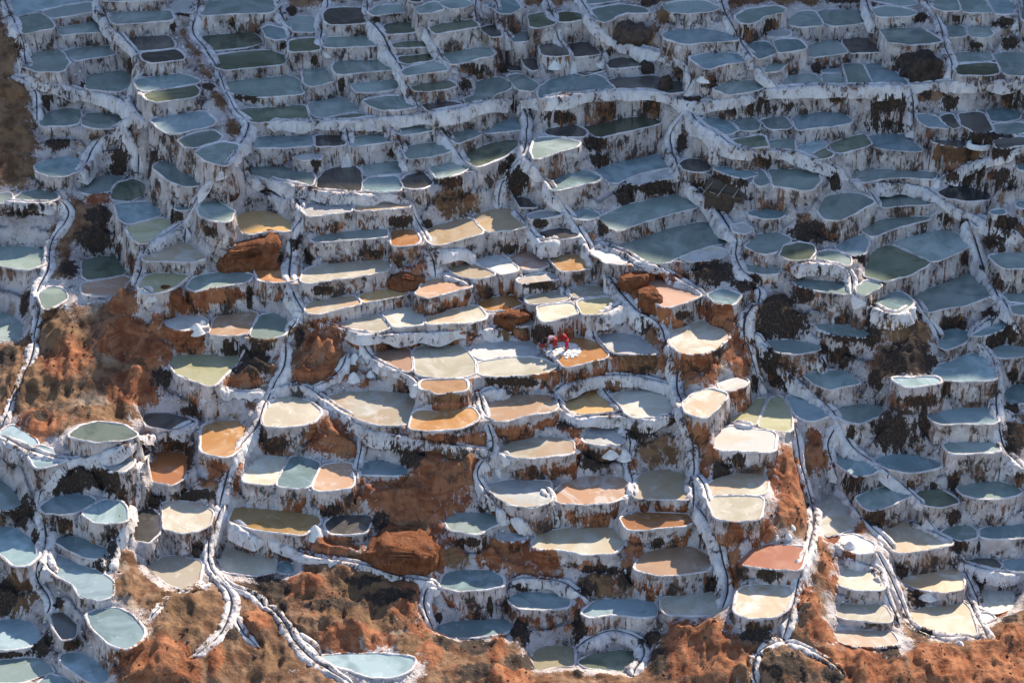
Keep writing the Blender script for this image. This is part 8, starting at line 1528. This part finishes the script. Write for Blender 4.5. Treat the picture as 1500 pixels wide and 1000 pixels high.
def tube(a, b, r0, r1, n=7, bend=0.0, segs=4):
    a = Vector(a); b = Vector(b); d = (b-a); q = d.to_track_quat('Z', 'Y'); V = []; Fq = []
    for k in range(segs+1):
        t = k/segs; c = a+d*t+Vector((0, 0, bend*4*t*(1-t))); r = r0+(r1-r0)*t
        for i in range(n):
            an = 2*math.pi*i/n; V.append(c+q@Vector((math.cos(an)*r, math.sin(an)*r, 0)))
    for k in range(segs):
        for i in range(n): Fq.append([k*n+i, k*n+(i+1) % n, (k+1)*n+(i+1) % n, (k+1)*n+i])
    Fq.append(list(range(n))[::-1]); Fq.append([segs*n+i for i in range(n)])
    return np.array([v[:] for v in V]), Fq
hx, hy, hz_ = HUT
hut = empty('ruined_hut', (hx+.1, hy+1.0, hz_-.1)); hut.rotation_euler.z = math.radians(-24)
tag(hut, 'small ruined mud hut with sagging dark thatched roof beside the shaded channel', 'hut')
for nm, bx, sd in (('mud_wall', (-1.25, 1.35, -.95, -.65, -1.2, 1.75), 0), ('mud_wall', (1.1, 1.4, -.65, 1.2, -1.2, 1.7), 1), ('mud_wall', (-1.3, 1.1, .95, 1.25, -1.0, 1.5), 2),
                   ('mud_wall', (-1.3, -1.02, .25, .95, -1.0, 1.35), 3), ('door_lintel', (-1.32, -1.02, -.66, .25, 1.05, 1.32), 4)):
    V, Fq = box_mesh(*bx, seed=sd); mesh_obj(nm, V, Fq, M_MUD, hut, smooth=True)
V, Fq = box_mesh(-.95, 1.05, -.6, .9, -1.0, -.6, 7, 3); mesh_obj('floor', V, Fq, M_BLACK, hut)  # near-black floor colour holds the darkness inside the hut
def slab(c, ux, uy, th, seed, mat, name, parent):
    n = 10; V = []; 
    for side in (0, 1):
        for i in range(n+1):
            for j in range(n+1):
                p = Vector(c)+Vector(ux)*(i/n-.5)+Vector(uy)*(j/n-.5); p.z += th*side
                V.append(p[:])
    V = np.array(V); V[:, 2] += .13*fbm(V[:, 0]*2, V[:, 1]*2, V[:, 2]*0+seed, 3, 95); V[:, 0] += .06*fbm(V[:, 0]*5, V[:, 1]*5, V[:, 2], 2, 97)
    N_ = (n+1)**2; Fq = []
    for i in range(n):
        for j in range(n):
            a = i*(n+1)+j; Fq.append([a, a+1, a+n+2, a+n+1]); Fq.append([N_+a, N_+a+n+1, N_+a+n+2, N_+a+1])
    for i in range(n):
        for (a, b) in ((i, i+1), (n*(n+1)+i+1, n*(n+1)+i)): Fq.append([b, a, N_+a, N_+b])
        for (a, b) in (((i+1)*(n+1), i*(n+1)), (i*(n+1)+n, (i+1)*(n+1)+n)): Fq.append([b, a, N_+a, N_+b])
    return mesh_obj(name, V, Fq, mat, parent)
slab((.15, -.35, 1.78), (3.1, 0, .1), (0, 1.25, .62), .14, 1, M_THATCH, 'thatch_roof', hut)
slab((.05, .8, 1.72), (2.9, 0, .15), (0, 1.15, -.6), .12, 5, M_THATCH, 'thatch_roof', hut)
slab((-.55, -.75, 1.55), (1.0, 0, -.2), (0, .7, .35), .08, 8, M_THATCH, 'fallen_thatch', hut)
for a, b in (((-1.5, .2, 2.05), (1.8, .25, 2.2)), ((-1.3, -1.2, 1.6), (-.9, .3, 2.1)), ((-.2, -1.3, 1.62), (.1, .3, 2.15)), ((.9, -1.25, 1.7), (1.1, .3, 2.2)), ((-1.6, -.5, 1.5), (-.4, -1.25, 1.75))):
    V, Fq = tube(a, b, .05, .035); mesh_obj('roof_pole', V, Fq, M_POLE, hut)
# ---------------- the two workers ----------------
M_SKIN = plain('brown skin', (.22, .12, .07), .6); M_RED = plain('red cloth', (.30, .010, .014), .8); M_CRIM = plain('crimson cloth', (.38, .012, .04), .8)
M_HAIR = plain('black hair', (.012, .010, .010), .6); M_MAUVE = plain('mauve cloth', (.45, .28, .34), .85); M_HAT = plain('dark felt hat', (.02, .016, .014), .9); M_SHOE = plain('dark sandal', (.04, .03, .025), .7)
def skin_mesh(name, pts, edges, mat, parent, root=0, sub=2):
    me = bpy.data.meshes.new(name); me.from_pydata([p[0] for p in pts], edges, []); me.update()
    o = bpy.data.objects.new(name, me); link(o, parent)
    o.modifiers.new('skin', 'SKIN'); sv = me.skin_vertices[0].data
    for i, p in enumerate(pts):
        r = p[1]; sv[i].radius = (r, r) if not isinstance(r, tuple) else r; sv[i].use_root = (i == root)
    s = o.modifiers.new('sub', 'SUBSURF'); s.levels = s.render_levels = sub
    me.materials.append(mat); o.modifiers['skin'].use_smooth_shade = True
    return o
def person(loc, rz, joints, label, top, low, hat):
    root = empty('person', loc); root.rotation_euler.z = rz; tag(root, label, 'person')
    J = joints
    pts = [(J['hip'], .13), (J['waist'], .12), (J['chest'], .155), (J['neck'], .06), (J['head'], .085), (J['crown'], .075)]
    E_ = [(0, 1), (1, 2), (2, 3), (3, 4), (4, 5)]
    for s in ('l', 'r'):
        b = len(pts); pts += [(J['sh'+s], .065), (J['el'+s], .042), (J['wr'+s], .027), (J['ha'+s], .034)]
        E_ += [(2, b), (b, b+1), (b+1, b+2), (b+2, b+3)]
        b = len(pts); pts += [(J['th'+s], .10), (J['kn'+s], .062), (J['an'+s], .038), (J['to'+s], .032)]
        E_ += [(0, b), (b, b+1), (b+1, b+2), (b+2, b+3)]
    body = skin_mesh('body', pts, E_, M_SKIN, root)
    # fingers: four curled chains and a thumb on each hand
    for s in ('l', 'r'):
        w = Vector(J['wr'+s]); h = Vector(J['ha'+s]); d = (h-w).normalized(); side = d.cross(Vector((0, 1, 0))).normalized() if abs(d.y) < .9 else Vector((1, 0, 0))
        for k, ln in enumerate((.062, .072, .068, .052)):
            o_ = h+side*(k-1.5)*.019; mid = o_+d*ln*.55; tip = mid+(d*.6+Vector((0, .25, -.5))).normalized()*ln*.5
            skin_mesh('finger', [(tuple(h*.6+o_*.4), .010), (tuple(o_+d*.02), .009), (tuple(mid), .0085), (tuple(tip), .007)], [(0, 1), (1, 2), (2, 3)], M_SKIN, body, sub=1)
        o_ = h-d*.03-side*.03; skin_mesh('thumb', [(tuple(h-d*.03), .012), (tuple(o_-side*.02+d*.02), .010), (tuple(o_-side*.028+d*.055), .008)], [(0, 1), (1, 2)], M_SKIN, body, sub=1)
    # face: nose, eyes
    hd = Vector(J['head']); f = Vector(J['face']).normalized(); up = (Vector(J['crown'])-hd).normalized(); sd = f.cross(up).normalized()
    V, Fq = tube(hd+f*.09, hd+f*.118-up*.015, .014, .010, 6, 0, 2); mesh_obj('nose', V, Fq, M_SKIN, body)
    for k in (-1, 1):
        V, Fq = tube(hd+f*.088+sd*k*.03+up*.03, hd+f*.096+sd*k*.03+up*.03, .009, .008, 6, 0, 1); mesh_obj('eye', V, Fq, M_HAIR, body)
        V, Fq = tube(hd+sd*k*.088-up*.02, hd+sd*k*.095+up*.035, .018, .02, 6, 0, 2); mesh_obj('ear', V, Fq, M_SKIN, body)
    V, Fq = tube(hd+f*.09-up*.04-sd*.022, hd+f*.09-up*.04+sd*.022, .006, .006, 6, 0, 2); mesh_obj('mouth', V, Fq, plain('lips', (.25, .06, .05)), body)
    jk = [(J['hip'], .15), (J['waist'], .155), (J['chest'], .19), (tuple(Vector(J['chest'])*.35+Vector(J['neck'])*.65), .09)]
    Ej = [(0, 1), (1, 2), (2, 3)]
    for s in ('l', 'r'):
        b = len(jk); jk += [(J['sh'+s], .09), (J['el'+s], .062), (tuple(Vector(J['wr'+s])*.8+Vector(J['el'+s])*.2), .045)]
        Ej += [(2, b), (b, b+1), (b+1, b+2)]
    skin_mesh('jacket', jk, Ej, top, root)
    tr = [(J['hip'], .165)]; Et = []
    for s in ('l', 'r'):
        b = len(tr); tr += [(J['th'+s], .125), (J['kn'+s], .088), (tuple(Vector(J['an'+s])*.75+Vector(J['kn'+s])*.25), .07)]
        Et += [(0, b), (b, b+1), (b+1, b+2)]
    skin_mesh('trousers', tr, Et, low, root)
    hc = hd-f*.022+up*.03
    skin_mesh('hair', [(tuple(hc-up*.07), .07), (tuple(hc), .096), (tuple(hc+up*.055), .082)], [(0, 1), (1, 2)], M_HAIR, root)
    if hat:
        c = hd+up*.09; q = up.to_track_quat('Z', 'Y'); rows = []
        for r, h in ((.0, -.01), (.19, -.015), (.195, .0), (.105, .015), (.098, .08), (.07, .11), (.0, .115)):
            for k in range(20): a_ = 2*math.pi*k/20; rows.append((c+q@Vector((math.cos(a_)*r, math.sin(a_)*r, h)))[:])
        Fq = [[r*20+k, r*20+(k+1) % 20, (r+1)*20+(k+1) % 20, (r+1)*20+k] for r in range(6) for k in range(20)]
        mesh_obj('hat', np.array(rows), Fq, M_HAT, root)
    for s in ('l', 'r'):
        a_ = Vector(J['an'+s]); b_ = Vector(J['to'+s])
        V, Fq = tube(a_-(b_-a_)*.25-Vector((0, 0, .035)), b_+(b_-a_)*.2-Vector((0, 0, .0)), .045, .04, 8, 0, 3); mesh_obj('sandal', V, Fq, M_SHOE, root)
    return root
wz = PONDS[WORKPOND][1]
# upright-ish worker, leaning to the left and reaching down (+x is the way it faces)
J1 = dict(hip=(0, 0, .86), waist=(.07, 0, 1.02), chest=(.20, 0, 1.22), neck=(.31, 0, 1.37), head=(.38, 0, 1.47), crown=(.43, 0, 1.56), face=(.75, 0, -.6),
          shl=(.22, .19, 1.25), ell=(.42, .20, 1.03), wrl=(.60, .12, .86), hal=(.66, .09, .79), shr=(.22, -.19, 1.25), elr=(.40, -.21, 1.0), wrr=(.62, -.10, .80), har=(.68, -.07, .73),
          thl=(.01, .10, .78), knl=(.07, .13, .44), anl=(-.02, .14, .09), tol=(.13, .15, .04), thr=(.01, -.10, .78), knr=(-.03, -.12, .44), anr=(-.14, -.13, .09), tor=(.0, -.14, .04))
J2 = dict(hip=(0, 0, .88), waist=(.16, 0, .93), chest=(.38, 0, .93), neck=(.55, 0, .86), head=(.64, 0, .80), crown=(.72, 0, .76), face=(.2, 0, -1),
          shl=(.42, .18, .90), ell=(.46, .21, .62), wrl=(.52, .15, .40), hal=(.55, .12, .32), shr=(.42, -.18, .90), elr=(.50, -.20, .62), wrr=(.60, -.12, .42), har=(.64, -.09, .34),
          thl=(.0, .10, .80), knl=(.10, .12, .45), anl=(.02, .13, .09), tol=(.17, .14, .04), thr=(.0, -.10, .80), knr=(-.02, -.12, .44), anr=(-.16, -.13, .09), tor=(-.02, -.14, .04))
W1 = at_pond = (WXY1[0], WXY1[1], wz+.06); W2 = (WXY2[0], WXY2[1], wz+.05)
p1 = person(W1, math.radians(178), J1, 'person in bright red standing bent over the raked salt in the orange pond', M_RED, M_CRIM, False)
p2 = person(W2, math.radians(172), J2, 'person in mauve top and red trousers doubled over beside the orange pond', M_MAUVE, M_RED, True)
p1.scale = p2.scale = (.88,)*3
# raked salt: a low lumpy disc of crust
V, Fq = ICO3; lumps = []; LF = []; off = 0
RXY = (WXY1[0]+.1, WXY1[1]-.05)
for k in range(230):
    r = math.sqrt(random.random()); a_ = random.random()*2*math.pi
    px, py = RXY[0]+math.cos(a_)*r*1.15-.35*r, RXY[1]+math.sin(a_)*r*1.05
    s_ = random.uniform(.05, .13)
    Vk, Fk = ICO2 if 'ICO2' in globals() else (globals().__setitem__('ICO2', ico(2)) or globals()['ICO2'])
    q = Vk*np.array([s_*random.uniform(.8, 1.5), s_*random.uniform(.8, 1.5), s_*.55])*(1+.25*fbm(Vk[:, 0]*2+k, Vk[:, 1]*2, Vk[:, 2]*2, 2, 99))[:, None]+np.array([px, py, wz+.02])
    lumps.append(q); LF.append(Fk+off); off += len(Vk)
o = mesh_obj('raked_salt', np.vstack(lumps), np.vstack(LF), M_SALT, loc=(RXY[0], RXY[1], wz)); tag(o, 'round patch of raked white salt lumps under the bending red worker', 'raked salt')
# red bag on the pond rim
V, Fk = ICO3; q = V*np.array([.22, .16, .17])*(1+.2*fbm(V[:, 0]*2, V[:, 1]*2, V[:, 2]*2, 3, 101))[:, None]
bag = empty('bag', BAG); tag(bag, 'small dark red bag lying on the white rim beside the orange pond', 'bag')
mesh_obj('bag_body', q+np.array([0, 0, .12]), Fk, plain('dark red bag cloth', (.25, .03, .03)), bag)
V, Fq = tube((-.1, 0, .22), (.1, 0, .22), .015, .015, 6, .08, 8); mesh_obj('handle', V, Fq, M_HAIR, bag)
